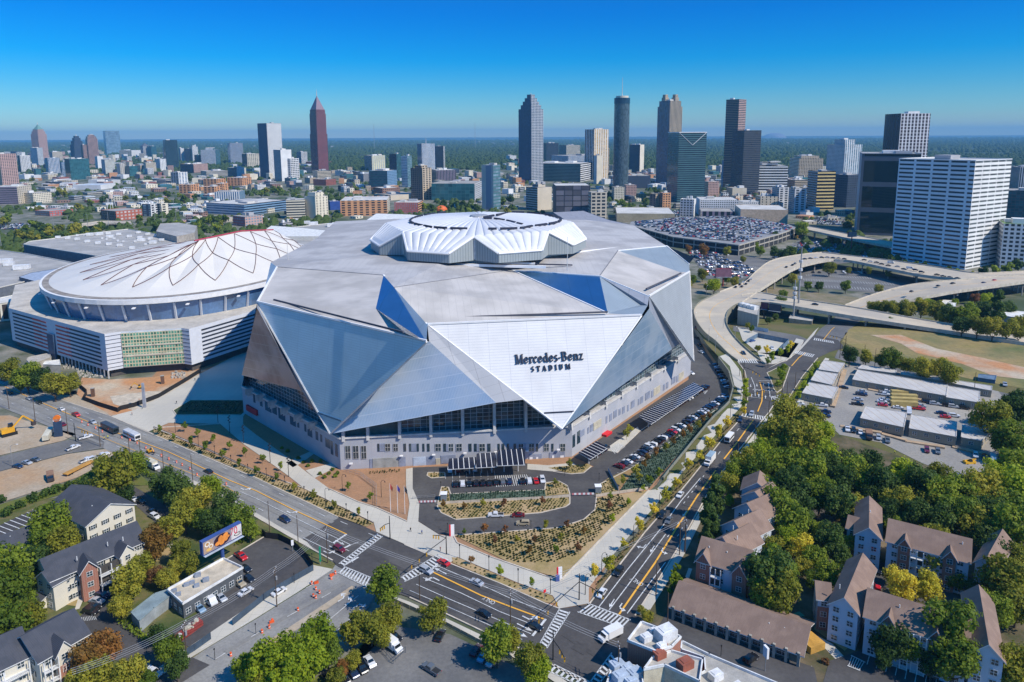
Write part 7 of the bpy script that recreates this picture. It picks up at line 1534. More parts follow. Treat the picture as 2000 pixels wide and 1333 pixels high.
def carproto(kind):
    if kind in CARP:return CARP[kind]
    s=SP[kind];mb,W_=shell(s['prof'],s['w'],s['wt'],1.0 if kind !='van' else 1.2)
    mesh={}
    def keep(nm,mb,mt):o=mb.build(nm,mt);me=o.data;bpy.data.objects.remove(o);return me
    parts=[('body',keep('body',mb,CPM['w']),(0,0,0))]
    g=s['gl'];mb=MB()
    for sg in (1,-1):
        q=[(x,sg*(W_(z)+.012),z)for x,z in g];mb.face(q if sg<0 else q[::-1])
    side=keep('side_windows',mb,cglass)
    mb=MB();a,b=g[3],g[2];dx=.07;mb.face([(a[0]+dx,W_(a[1])*.92,a[1]+.02),(a[0]+dx,-W_(a[1])*.92,a[1]+.02),(b[0]+dx+.02,-W_(b[1])*.9,b[1]+.04),(b[0]+dx+.02,W_(b[1])*.9,b[1]+.04)][::-1]);ws=keep('windscreen',mb,cglass)
    mb=MB();a,b=g[0],g[1];mb.face([(a[0]-dx,W_(a[1])*.9,a[1]+.03),(a[0]-dx,-W_(a[1])*.9,a[1]+.03),(b[0]-dx-.02,-W_(b[1])*.88,b[1]+.03),(b[0]-dx-.02,W_(b[1])*.88,b[1]+.03)]);rw=keep('rear_window',mb,cglass)
    parts +=[('side_windows',side,(0,0,0)),('windscreen',ws,(0,0,0))]+([('rear_window',rw,(0,0,0))]if kind !='van' else [])
    mb=MB();mb.tube((0,-.12,0),(0,.12,0),s['r'],n=12);mb.tube((0,-.13,0),(0,.13,0),s['r']*.55,n=8,mi=1);wm=keep('wheel',mb,[tyre,rimm])
    for ax in s['ax']:
        for sg in (1,-1):parts.append(('wheel',wm,(ax,sg*(s['w']-.1),s['r'])))
    L=s['prof'][-2][0];hz_=s['prof'][-2][1]+.08
    mb=MB();mb.box((0,0,0),(.12,.32,.14),bottom=True);hm_=keep('headlight',mb,lampw);mb=MB();mb.box((0,0,0),(.1,.3,.16),bottom=True);tm=keep('taillight',mb,lampr)
    for sg in (1,-1):parts +=[('headlight',hm_,(L-.04,sg*(s['w']-.26),hz_-.05)),('taillight',tm,(s['prof'][1][0]+.02,sg*(s['w']-.2),s['prof'][1][1]-.2))]
    if kind =='pickup':mb=MB();mb.box((-1.83,0,1.04),(2.0,1.6,.1));parts.append(('truck_bed',keep('truck_bed',mb,bump_),(0,0,0)))
    CARP[kind]=parts;return parts
KW=dict(sedan='sedan',suv='suv',pickup='pickup truck',van='van');CARN=[0]
def car(x,y,hd,kind='sedan',col='k',where='',group=None,wpos=None,full=True,z=None):
    p=GT(x,y)if wpos is None else Vector(wpos)
    if z is not None:p=G(x,y,z)
    zb=z if z is not None else (p.z if wpos is not None else T(p.x,p.y))+.14
    ca,sa=math.cos(hd),math.sin(hd)
    CARN[0]+=1
    if not full:
        o=bpy.data.objects.new('parked_car',simple(kind));COL.objects.link(o);o.location=(p.x,p.y,zb);o.rotation_euler.z=hd
        o.material_slots[0].link='OBJECT';o.material_slots[0].material=CPM[col]
    else:
        o=empty('car' if kind in ('sedan','suv')else KW[kind].replace(' ','_'),(p.x,p.y,zb),hd)
        for nm,me,loc in carproto(kind):
            c=bpy.data.objects.new(nm,me);COL.objects.link(c);c.parent=o;c.location=loc
            if nm =='body':c.material_slots[0].link='OBJECT';c.material_slots[0].material=CPM[col]
    tag(o,CP[col][0]+' '+KW[kind]+' '+where,'car' if kind !='pickup' else 'pickup',group or ('cars '+where));return o
SIM={}
def simple(kind):
    if kind in SIM:return SIM[kind]
    s=SP[kind];mb,W_=shell(s['prof'],s['w'],s['wt'],1.0);g=s['gl']
    for sg in (1,-1):q=[(x,sg*(W_(z)+.012),z)for x,z in g];mb.face(q if sg<0 else q[::-1],1)
    a,b=g[3],g[2];mb.face([(a[0]+.08,W_(a[1])*.92,a[1]+.02),(a[0]+.08,-W_(a[1])*.92,a[1]+.02),(b[0]+.1,-W_(b[1])*.9,b[1]+.04),(b[0]+.1,W_(b[1])*.9,b[1]+.04)][::-1],1)
    for ax in s['ax']:
        for sg in (1,-1):mb.tube((ax,sg*(s['w']-.2),s['r']),(ax,sg*(s['w']+.01),s['r']),s['r'],n=8,mi=2)
    o=mb.build('parked_car',[CPM['w'],cglass,tyre]);me=o.data;bpy.data.objects.remove(o);SIM[kind]=me;return me
rv=random.Random(9)
KIND=['sedan','sedan','sedan','suv','suv']
KS=dict(S='sedan',U='suv',P='pickup',V='van')
def heading(x,y,dx,dy):a,b=GT(x,y),GT(x+dx*.3,y+dy*.3);return math.atan2(b.y-a.y,b.x-a.x)
def cars(s,where,dd=None):
    for it in s.split():
        a=it.split(',');x,y=float(a[0]),float(a[1]);k=a[2];dx,dy=(float(a[3]),float(a[4]))if len(a)>4 else dd
        car(x,y,heading(x,y,dx,dy),KS[k[0]],k[1],where)
def row(a,b,cols,where,face=(0,-1),z=None,jit=.25,kinds=None,skip=0.,full=True,wig=.06):
    A,B=(GT(*a),GT(*b))if z is None else (G(*a,z),G(*b,z));n=len(cols);f=GT(a[0]+face[0]*5,a[1]+face[1]*5)-GT(*a);d=(B-A).normalized();nn=Vector((-d.y,d.x,0));hd=math.atan2(nn.y,nn.x)if nn.dot(f)>0 else math.atan2(-nn.y,-nn.x)
    for i,c in enumerate(cols):
        if c =='.':continue
        p=A.lerp(B,(i+.5)/n)+nn*rv.uniform(-jit,jit);p.z=(T(p.x,p.y)if z is None else z)
        car(0,0,hd+rv.gauss(0,.03)+(math.pi if rv.random()<.35 else 0),rv.choice(KIND)if not kinds else kinds[i],c,where,wpos=p,full=full)
def rnd(n,w='kkkkwwwwsssgggbnnrd',e=.0):return ''.join('.' if rv.random()<e else rv.choice(w)for i in range(n))
row((884,949),(1066,941),'kwkkkkkgn.kwrw','in the front row of the stadium car park');row((871,922),(935,919),'wdkw','under the front solar canopy')
row((1206,917),(1418,776),'dkwkwknkwwkkwnkrwkwknkwkkwsknkwkkwn','in the long row on the far side of the stadium lane');row((1268,826),(1380,757),'wwkkkwkkkkkswkkkkkk','under the long solar canopy');row((1152,896),(1185,874),'kkkkk','under the short solar canopy')
row((1398,712),(1424,762),rnd(9,'kkwsn'),'in the shadow of the retaining wall',(1,0));cars('1370,690,Ss,2,1 1366,676,Sk,2,1 1362,663,Sk,2,1 1359,650,Sd,2,1 1350,731,Sw,2,1','near the right corner of the stadium')
cars('968,1010,Pw,-6,0 1012,1010,Sd,-6,0 1021,1026,Ut,-6,0','on the curved drive below the stadium')
AV=(8,4);VA=(-8,-4)
cars('8,744,Sr,8,4 20,770,Sk,8,4 57,781,Ss,8,4 77,789,Sk,8,4 120,802,Sw,-8,-4 149,813,Pr,8,4 181,827,Ss,8,4 122,832,Sd,-8,-4 407,924,Sk,-8,-4 557,1019,Un,8,4','driving on the left part of the avenue',AV)
cars('663,1077,Ud,8,4 866,1103,Sr,-8,-4 833,1119,Us,8,4 931,1142,Ss,-8,-4 945,1203,Sk,8,4 1045,1228,Sk,8,4','on the avenue between the two junctions')
cars('1175,1163,Sw,-5,7 1208,1121,Uk,-5,7 1328,970,Sw,-5,7 1293,1010,Uk,-5,8 1306,1020,Sg,-5,8 1468,812,Us,-3,7 1446,823,Un,-3,7 1452,693,Uk,5,5','driving on the boulevard')
cars('471,1091,Pr,8,6 480,1115,Sk,8,5 486,1134,Sk,8,5 466,1143,Pt,8,5 480,1160,Sw,8,-5 432,1172,Ss,6,5 410,1178,Vw,6,5 390,1193,Su,6,5 545,1160,Sw,8,-5','in the dark car park beside the restaurant')
cars('770,1250,Uk,8,4 860,1246,Sk,4,-8 722,1297,Sw,6,8 706,1309,Sk,6,8 689,1318,Sn,6,8 671,1330,Sk,6,8 842,1312,Pg,-8,-5 930,1275,Sd,6,-8 945,1287,Su,6,-8 962,1296,Ss,6,-8 640,1330,Sk,6,8','in the bottom car park')
cars('200,1168,Un,8,2 190,1178,Ss,8,2 183,1190,Sk,8,2 178,1199,Uk,8,2 300,1320,Uw,8,3 292,1312,Sn,8,3 270,1310,Sw,8,3 130,1333,Ss,8,3','in the left estate drive');cars('275,982,Sk,6,3 298,1003,Sk,6,3 303,1013,Uw,6,3 260,978,Sw,6,3','in the small lot behind the farthest left block')
cars('35,914,Sn,8,2 53,907,Ss,8,2 70,901,Sg,8,2 143,878,Pw,8,-3 168,857,Pw,8,-2 170,902,Pw,8,-3 182,899,Uw,8,-3 200,893,Pw,8,-3','on the dirt beside the left side street')
Z=lambda s:' '.join('%g,%g,%s'%(1500+float(i.split(',')[0])/4,680+float(i.split(',')[1])/4,','.join(i.split(',')[2:]))for i in s.split())
cars(Z('590,318,Sk 738,350,Ss 730,372,Pn 705,412,Ss 700,448,Pk 920,352,Pw 905,372,Pw 905,415,Ss 890,428,Sw 895,455,Sr 1000,395,Pw 990,450,Sn 1015,475,Sw 1195,462,Ss 1180,485,Pr 1240,430,Uk 1270,435,Uk 1300,445,Us 1400,460,Uk 1448,468,Us 1535,480,Uk 1355,518,Sn 1455,540,Uw 1385,548,Sr 420,458,Pw 245,445,Sw 445,508,Pn 440,540,Pn 430,640,Sw 225,505,Sw'),'in the lot between the site cabins',(8,1))
cars(Z('620,645,Pw 668,655,Uk 722,668,Sw 862,712,Us 932,732,Pg 1240,810,Ud 1325,820,Ug 1100,510,Vw 1620,850,Uw 1690,870,Uk 1755,880,Vw 1850,295,Ps 1985,368,Sk'),'in front of the cabins below the boardwalk',(1,8))
cars('1541,1096,Uw,8,3 1532,1080,Sn,8,3 1690,1152,Uw,8,2 1700,1150,Pr,8,2 1466,1292,Uk,8,-6 1590,1020,Sn,2,8 1705,1120,Sk,8,2','in the lots of the right estate')
cars('1400,694,Sb,8,-2 1437,736,Sw,3,6','x')if 0 else None
cars('1469,668,Sb,8,-2 1508,682,Sw,3,6','in the walled concrete yard beside the ramp')
# cars on the viaducts and ramps, standing on the decks
def onz(s,z,where,full=True):
    for it in s.split():
        a=it.split(',');x,y=float(a[0]),float(a[1]);p=G(x,y,z+.05);q=G(x+float(a[3])*.5,y+float(a[4])*.5,z);o=car(0,0,math.atan2(q.y-p.y,q.x-p.x),KS[a[2][0]],a[2][1],where,wpos=p,full=full)
        o.location.z=z+.05
onz('1437,562,Sk,5,-5 1445,557,Sk,5,-5 1452,553,Sw,5,-5 1457,556,Sk,5,-5 1462,550,Sk,5,-5 1467,546,Sw,5,-5 1449,561,Sk,5,-5 1536,523,Sk,6,-3 1548,519,Sk,6,-3 1553,516,Sg,6,-3',10,'on the wide curving viaduct');onz('1592,596,Sk,8,1',10,'on the straight viaduct')
onz(' '.join('%d,%d,S%s,8,%g'%(1572+i*11,507-i*.9 if i<4 else 504+(i-4)*1.3,'kkwksknkw'[i %9],0 if i<4 else 1)for i in range(8)),10.1,'queued at the near end of the far viaduct');onz('1688,509,Sk,8,1 1700,512,Sw,8,1 1712,514,Sk,8,1 1722,517,Sk,8,1 1740,515,Vw,8,1 1735,520,Sk,8,1 1753,522,Ss,8,1',10.8,'queued on the middle of the far viaduct')
onz('1765,527,Sk,8,1 1777,526,Vw,8,1 1788,529,Uk,8,1 1800,533,Uk,8,1 1830,538,Sk,8,1 1842,541,Sk,8,1 1855,543,Sg,8,1 1870,545,Sk,8,1',12,'queued at the right end of the far viaduct');onz('1832,560,Sk,8,-2 1861,555,Sk,8,-1 1921,554,Sn,8,-1 1942,549,Sr,8,-1 1780,571,Sk,8,-3',11.5,'on the sloping ramp')
# packed decks and lots: nearest rows one by one, the rest as one sheet of cars
STF={}
def packed(poly,z,rowsdir,gap,step,where,near,e=.12,name='deck'):
    P=[G(x,y,z)for x,y in poly];P2=[(p.x,p.y)for p in P];d=Vector((math.cos(rowsdir),math.sin(rowsdir)));n=Vector((-d.y,d.x));c=sum(P,Vector())/len(P);out=[]
    for r in range(-40,41):
        for k in range(-70,71):
            for sd_ in (0,1):
                q=Vector((c.x,c.y))+n*(r*gap+sd_*5.6)+d*(k*step)
                if inpoly(q.x,q.y,P2)and rv.random()>e and mn.noise(Vector((q.x/25,q.y/25,1)))>-.35:out.append(q)
    out.sort(key=lambda q:q.y)
    for i,q in enumerate(out):
        col=rv.choice('kkkkkwwwwwssssgggnnnkswrbdg');hd=rowsdir+math.pi/2+(math.pi if rv.random()<.5 else 0)
        if i<near:
            o=car(0,0,hd,rv.choice(KIND),col,where,wpos=(q.x,q.y,z),full=False);o.location.z=z+.08
        else:STF.setdefault(col,[]).append((q,z+.08,hd))
packed([(1345,494),(1372,482),(1400,490),(1440,506),(1478,535),(1435,545),(1385,542)],0,.25,16.5,2.9,'in the open lot below the parking deck',90,.2)
packed([(1505,506),(1560,476),(1640,470),(1745,492),(1735,503),(1600,515),(1560,512)],0,-.3,17,2.9,'in the shaded lot before the black glass block',70,.2)
packed([(1568,534),(1640,530),(1690,533),(1690,537),(1600,537)],0,-.1,16,3,'at the far edge of the empty car park',14,.3)
packed([(1238,434),(1330,426),(1440,423),(1535,439),(1548,446),(1515,456),(1443,475),(1320,460),(1240,440)],12,-.62,16.5,2.9,'on the roof of the big parking deck',110,.1)
packed([(1560,425),(1640,425),(1660,440),(1600,440)],0,-.3,16,3,'x',0,.1);packed([(1220,418),(1330,412),(1330,424),(1225,430)],0,-.6,16,2.9,'x',0,.1)
packed([(0,440),(60,436),(75,445),(0,452)],0,.2,16,3,'x',0,.3)
for col,L_ in STF.items():
    me=simple('sedan');n=len(me.vertices);co=np.empty(n*3);me.vertices.foreach_get('co',co);co=co.reshape(-1,3);vs,fs,ms=[],[],[]
    for q,z,h in L_:
        ca,sa=math.cos(h),math.sin(h);o=len(vs);vs +=[(q.x+a*ca-b*sa,q.y+a*sa+b*ca,z+c)for a,b,c in co];fs +=[tuple(i+o for i in p.vertices)for p in me.polygons];ms +=[p.material_index for p in me.polygons]
    m2=bpy.data.meshes.new('far_parked_cars');m2.from_pydata(vs,[],fs);[m2.materials.append(x)for x in (CPM[col],cglass,tyre)];m2.polygons.foreach_set('material_index',ms);o=bpy.data.objects.new('far_parked_cars',m2);COL.objects.link(o);o['kind']='stuff'
# trucks, buses, machines
def boxveh(label,x,y,dx,dy,L,Wd,Hh,body,cab=None,name='truck',cat='truck',roof=None,hood=True,win=True):
    p=GT(x,y);r=empty(name,(p.x,p.y,T(p.x,p.y)+.14),heading(x,y,dx,dy),label=label,cat=cat);cl=2.0 if cab else 0;bl=L-cl
    mb=MB();mb.box((-cl/2 if cab else 0,0,.75),(bl,Wd,Hh-.75),bottom=True);mb.build('cargo_box' if cab else 'body',body,r)
    if roof:mb=MB();mb.box((-cl/2 if cab else 0,0,Hh),(bl*.98,Wd*.96,.12));mb.build('roof',roof,r)
    if cab:
        mb,W_=shell([(0,.5),(0,2.3),(1.0,2.35),(1.35,1.5),(2.1,1.35),(2.15,.5)],Wd*.45,Wd*.42,1.4);mb.v=[(a+L/2-cl-.1,b,c)for a,b,c in mb.v];co=mb.build('cab',cab,r)
        mb=MB();mb.face([(L/2-.72,Wd*.4,1.55),(L/2-1.03,Wd*.4,2.28),(L/2-1.03,-Wd*.4,2.28),(L/2-.72,-Wd*.4,1.55)][::-1]);mb.build('windscreen',cglass,r)
    elif win:
        for sg in (1,-1):mb=MB();mb.box((0,sg*(Wd/2),1.5),(L*.9,.06,.9),bottom=True);mb.build('side_windows',cglass,r)
        mb=MB();mb.box((L/2,0,1.3),(.06,Wd*.85,1.3),bottom=True);mb.build('windscreen',cglass,r)
    for ax in (L/2-1.2,-L/2+1.4):
        for sg in (1,-1):mb=MB();mb.tube((ax,sg*(Wd/2-.3),.45),(ax,sg*(Wd/2-.02),.45),.48,n=10);mb.build('wheel',tyre,r)
    return r
wb=M('white_truck_body',(.70,.70,.70),.5,var=.04);db=M('dark_bus_body',(.03,.045,.06),.3)
boxveh('long dark blue bus driving on the avenue',215,843,8,4,12.5,2.6,3.2,db,name='bus',cat='bus',roof=M('bus_roof',(.05,.07,.10),.5));boxveh('white bus with roof units behind the dark bus',258,857,8,4,11,2.6,3.2,wb,name='bus',cat='bus',roof=M('bus_roof_pale',(.55,.56,.58),.5))
boxveh('white box truck with pale blue roof on the boulevard',1386,905,-5,7,8.5,2.5,3.5,wb,wb,roof=M('blue_truck_roof',(.30,.42,.52),.5));boxveh('white step van on the boulevard ahead of the box truck',1424,862,-5,7,7,2.3,3.,wb,name='step_van',cat='van');boxveh('white delivery truck parked by the hedge on the avenue',299,915,8,4,7.5,2.4,3.2,M('cream_truck',(.62,.58,.46),.6),wb)
boxveh('white shuttle minibus in the fenced corner of the bottom car park',764,1266,8,6,7.5,2.3,2.8,wb,wb,name='minibus',cat='bus');boxveh('white tanker truck entering the lower junction',1192,1247,-8,4,7,2.5,2.8,wb,wb);boxveh('brown dump truck parked on the dirt lot',99,937,1,8,7,2.5,2.4,M('brown_dump_body',(.30,.17,.10),.7),M('dark_cab',(.06,.05,.05),.5));boxveh('brown dump truck below the cabin boardwalk',1697,855,1,8,7.5,2.6,2.6,M('brown_dump_body'),M('dark_cab'));boxveh('long cream trailer beside the excavator',95,855,5,-8,11,2.5,3,M('cream_truck'),name='trailer',cat='trailer',win=False);boxveh('yellow school bus beside the far parking deck',1556,466,6,-3,10,2.5,3,CPM['y'],name='bus',cat='bus')
def excav(label,x,y,dx,dy,s=1.):
    p=GT(x,y);r=empty('excavator',(p.x,p.y,.1),heading(x,y,dx,dy),label=label,cat='excavator');ym=M('digger_yellow',(.72,.36,.02),.5)
    for sg in (1,-1):mb=MB();mb.box((0,sg*1.1*s,0),(4*s,.6*s,.9*s));mb.build('track',tyre,r)
    mb=MB();mb.box((-.3*s,0,1.*s),(3.4*s,2.5*s,1.2*s),bottom=True);mb.build('engine_housing',ym,r);mb=MB();mb.box((.7*s,.7*s,2.2*s),(1.4*s,1.*s,1.1*s),taper=.85);mb.build('cab',cglass,r)
    mb=MB();mb.tube((1*s,0,2*s),(4*s,0,5*s),.3*s,n=4);mb.build('boom',ym,r);mb=MB();mb.tube((4*s,0,5*s),(6.5*s,0,2.5*s),.25*s,n=4);mb.build('stick',ym,r);mb=MB();mb.box((6.5*s,0,1.2*s),(1.1*s,1.1*s,1.2*s),.2,bottom=True);mb.build('bucket',M('dark_cab'),r)
excav('yellow excavator with raised arm at the left edge',18,850,8,-2,1.5);excav('small yellow digger on the orange clay by the arena',275,759,-8,1,.7);excav('yellow digger at the road works on the avenue',292,885,8,4,.6)
p=GT(1893,905);r=empty('telehandler',(p.x,p.y,.1),.1,label='orange-yellow telehandler at the right end of the cabin lot',cat='forklift');mb=MB();mb.box((0,0,.8),(4.5,2,1.3),bottom=True);mb.build('body',CPM['y'],r);mb=MB();mb.tube((-2,.2,2.2),(3,.2,2.5),.28,n=4);mb.build('boom',CPM['y'],r);mb=MB();mb.box((0,-.6,2),(1.3,.9,.9),taper=.9);mb.build('cab',cglass,r)
for ax in (-1.5,1.5):
    for sg in (1,-1):mb=MB();mb.tube((ax,sg*.8,.6),(ax,sg*1.2,.6),.65,n=10);mb.build('wheel',tyre,r)
p=GT(155,918);r=empty('flatbed_trailer',(p.x,p.y,.1),heading(155,918,8,-4),label='orange flatbed trailer on the dirt lot beside the trees',cat='trailer');mb=MB();mb.box((0,0,.8),(13,2.4,.4),bottom=True);mb.build('bed',M('orange_deck',(.52,.27,.06),.7),r)
for ax in (-4,-5.2):mb=MB();mb.tube((ax,-1.15,.45),(ax,1.15,.45),.45,n=8);mb.build('axle',tyre,r)
p=GT(59,1255)if 0 else GT(368,1237);r=empty('rubble_skip',(p.x,p.y,.1),heading(368,1237,8,-6),label='open red skip heaped with pale debris beside the shed',cat='skip');mb=MB();mb.prism([(-4,-1.2),(4,-1.2),(4.6,1.2),(-4.6,1.2)],0,1.3);mb.build('container',M('dull_red_steel',(.28,.05,.04),.7),r)
for i in range(14):mb=MB();mb.box((rv.uniform(-3.6,3.6),rv.uniform(-.8,.8),1.2),(rv.uniform(.5,1.4),rv.uniform(.4,.9),rv.uniform(.3,.7)),rv.uniform(0,3));mb.build('debris',M('pale_debris%d'%(i %3),[(.55,.50,.38),(.62,.60,.52),(.40,.36,.28)][i %3],.9),r)
# ================================================================ street furniture, fences, people
blk=M('black_pole_paint',(.02,.02,.022),.6);gpole=M('grey_pole',(.30,.31,.32),.6);wpole=M('wood_pole',(.11,.075,.05),.9);sigy=M('signal_yellow',(.70,.38,.02),.5)
def at0(x,y):p=GT(x,y);p.z=T(p.x,p.y)+.1;return p
LAMPP={}
def lamp(x,y,kind,where,hd=0.):
    p=at0(x,y)
    if kind not in LAMPP:
        L_=[]
        def k(nm,mb,mt):o=mb.build(nm,mt);me=o.data;bpy.data.objects.remove(o);L_.append((nm,me))
        if kind =='post':mb=MB();mb.tube((0,0,0),(0,0,4.4),.11,.08);k('pole',mb,blk);mb=MB();mb.tube((0,0,4.4),(0,0,5.0),.18,.26);mb.tube((0,0,5.0),(0,0,5.15),.3,.05);k('lantern',mb,blk)
        elif kind =='hook':mb=MB();mb.tube((0,0,0),(0,0,6),.12,.08);mb.path([(0,0,6),(.3,0,6.7),(1.,0,6.9),(1.5,0,6.5)],.07);k('pole',mb,blk);mb=MB();mb.tube((1.5,0,6.1),(1.5,0,6.5),.3,.08);k('lantern',mb,blk)
        elif kind =='cobra':mb=MB();mb.tube((0,0,0),(0,0,9),.13,.09);mb.path([(0,0,8.8),(1.2,0,9.6),(2.6,0,9.8)],.06);k('pole',mb,gpole);mb=MB();mb.box((2.9,0,9.7),(.8,.3,.16),bottom=True);k('lantern',mb,whitem)
        elif kind =='cluster':mb=MB();mb.tube((0,0,0),(0,0,8.5),.14,.1);k('pole',mb,blk);mb=MB();[mb.box((.35*(-1)**i,.1,5.2+i*.75),(.5,.4,.35),bottom=True)for i in range(5)];k('spotlights',mb,blk)
        elif kind =='wood':mb=MB();mb.tube((0,0,-.5),(0,0,11.5),.17,.11);k('pole',mb,wpole)
        elif kind =='util':
            mb=MB();mb.tube((0,0,-.5),(0,0,12.5),.19,.12);k('pole',mb,wpole);mb=MB();mb.box((0,0,11.6),(.12,2.6,.12),bottom=True);mb.box((0,0,10.6),(.12,2.2,.12),bottom=True);k('crossarm',mb,wpole);mb=MB();mb.tube((.35,0,8.6),(.35,0,9.7),.28,n=8);k('transformer',mb,gpole);mb=MB();[mb.tube((0,s,11.7),(0,s,12.0),.08)for s in (-1.2,-.4,.4,1.2)];k('insulators',mb,whitem)
        elif kind =='tall':mb=MB();mb.tube((0,0,0),(0,0,27),.35,.18,n=8);k('pole',mb,gpole)
        elif kind =='short':mb=MB();mb.tube((0,0,0),(0,0,3.),.08,.07);mb.box((0,0,3.),(.3,.3,.3));k('pole',mb,blk)
        LAMPP[kind]=L_
    nm=dict(post='street_lamp',hook='street_lamp',cobra='street_lamp',cluster='plaza_light',wood='wooden_pole',util='utility_pole',tall='light_mast',short='path_light')[kind];o=empty(nm,p,hd)
    for n_,me in LAMPP[kind]:c=bpy.data.objects.new(n_,me);COL.objects.link(c);c.parent=o
    ds=dict(post='black post lamp',hook='black lamp with hooked arm',cobra='grey street lamp with long arm',cluster='black pole carrying a column of spotlights',wood='bare wooden pole',util='wooden utility pole with cross-arms and transformer',tall='very tall slim grey light mast',short='short black path light')[kind]
    tag(o,ds+' '+where,'pole' if kind in ('wood','util')else 'lamp',kind+' poles '+where);return o
def lamps(s,kind,where,hd=0.):
    for it in s.split():a=it.split(',');lamp(float(a[0]),float(a[1]),kind,where,float(a[2])if len(a)>2 else hd)
lamps('426,827 449,847 476,867 528,905 564,932','cluster','on the diagonal plaza path');lamps('343,846 388,873 420,893 452,912 485,930 521,938 557,955 595,975 677,1010 719,1026','post','in the planted strip by the avenue');lamps('636,988 669,960 745,972','hook','beside the diagonal path end')
lamps('898,1092 955,1115 1012,1141 1075,1161','post','along the front pavement');lamps('1143,1163 1175,1120 1237,1060 1287,998 1333,945 1376,893 1426,817 1444,735 1447,780','hook','along the boulevard pavement',0.)
lamps('1281,1165 1327,1085 1338,1080 1393,1003 1404,990 1440,920 1473,880 1500,830 1536,790 1552,770','wood','on the right kerb of the boulevard');lamps('1356,640 1384,668 1397,690 1412,650 1435,670 1379,582 1470,590 1470,557 1512,545','cobra','on the ramp',1.)
lamps('18,800 69,822 133,848 196,873 254,895 276,905 321,932 377,944','wood','on the near kerb of the left avenue');lamps('527,1040 583,1070 820,1172 1303,1233','wood','on the near kerb of the avenue');lamps('541,1186 640,1100 366,1300 997,1235 1337,1080 1207,1345','util','near the streets of the foreground')
lamps('25,912 208,950','cobra','on the dirt lot edge');lamps('1408,1283 861,957 1103,930 1170,940 874,1040 1037,1035 1250,900 1385,790','short','in the car parks')
lamps('3,487 107,463 173,455 213,450 345,443 318,438 397,425 303,430 272,420 373,408 340,410','tall','around the convention halls');lamps('1701,508 1722,513 1762,520 1782,525 1813,530 1835,535 1860,545 1878,577 1920,570 1960,565 1500,530','cobra','along the far viaduct',2.)
lamps('1640,700 1687,712 1902,770 1708,720','wood','on the street above the cabins');lamps('500,1240 420,1290 700,1200','short','beside the cross street');lamps('610,1100 575,1140','short','by the fence corner')
for x,yt,yb,lb in ((1558,483,618,'tallest lattice communications mast by the viaduct'),(1549,548,628,'shorter mast left of the tallest mast')):
    p=GT(x,yb);z=hit(x,yt,(p.x,p.y),(p.x+1,p.y))[1];r=empty('communications_mast',(p.x,p.y,0),label=lb,cat='mast');mb=MB();mb.tube((0,0,0),(0,0,z),.7,.4,n=6);mb.build('pole',gpole,r)
    for k in (.55,.66,.78):mb=MB();mb.tube((0,0,z*k),(0,0,z*k+1.8),1.5,n=8);mb.build('antenna_ring',M('pale_antenna',(.6,.6,.6),.6),r)
# signal masts
def signal(label,x,y,tips,hgt=8.5,h2=6.5):
    p=at0(x,y);r=empty('traffic_signal',p,label=label,cat='traffic light');mb=MB();mb.tube((0,0,0),(0,0,hgt),.2,.12,n=7);mb.build('pole',blk,r)
    for tx,ty in tips:
        q=G(tx,ty,h2+p.z)-p;mb=MB();mb.path([Vector((0,0,h2-.6)),q*.5+Vector((0,0,(h2)*.5+.1)),q],.12);mb.build('mast_arm',blk,r)
        for k in (.55,.75,.95):
            c=Vector((0,0,h2-.6)).lerp(q,k);hd_=MB();hd_.box((c.x,c.y,c.z-1.0),(.35,.35,1.1),bottom=True);hd_.build('signal_head',sigy,r)
signal('black signal mast with two arms at the front plaza corner',872,1084,((800,1108),(845,1046)));signal('black signal mast at the lower junction corner',1131,1173,((1048,1215),(1180,1165)));signal('signal pole with thin arm at the upper left crossing corner',762,1054,((742,1033),));signal('signal mast at the boulevard crossing beside the wood',1527,775,((1462,772),));signal('signal mast on the island side of the boulevard',1452,738,((1485,733),));signal('signal mast right of the branch junction',1651,683,((1620,655),));signal('signal pole at the viaduct junction',1465,580,((1478,572),));signal('signal mast at the left side street on the avenue',148,862,((172,845),));signal('signal pole at the bottom junction',1080,1290,((1104,1288),))
# wires
def wires(label,a,b,n,za=11.8,zb=11.8):
    A,B=at0(*a),at0(*b);d=(B-A);d.z=0;nn=Vector((-d.y,d.x,0)).normalized()
    for i in range(n):
        o_=nn*((i-(n-1)/2)*.8);P=[A.lerp(B,t/10)+o_+Vector((0,0,za+(zb-za)*t/10-4*.9*(t/10)*(1-t/10)))for t in range(11)];mb=MB();mb.path(P,.045,n=3);o=mb.build('power_line',M('grey_wire',(.42,.42,.42),.6),off=tuple(A));tag(o,label,'wire',label)
wires('power line over the dark car park',(541,1186),(640,1100),4);wires('power line from the car park pole to the lower left',(366,1300),(541,1186),4);wires('power line from the crossing pole along the avenue',(640,1100),(997,1235),3);wires('power line from the avenue pole to the boulevard pole',(997,1235),(1337,1080),2);wires('power line from bottom left towards the corner',(150,1400),(366,1300),4);wires('power line over the bottom junction',(997,1235),(1207,1345),3)
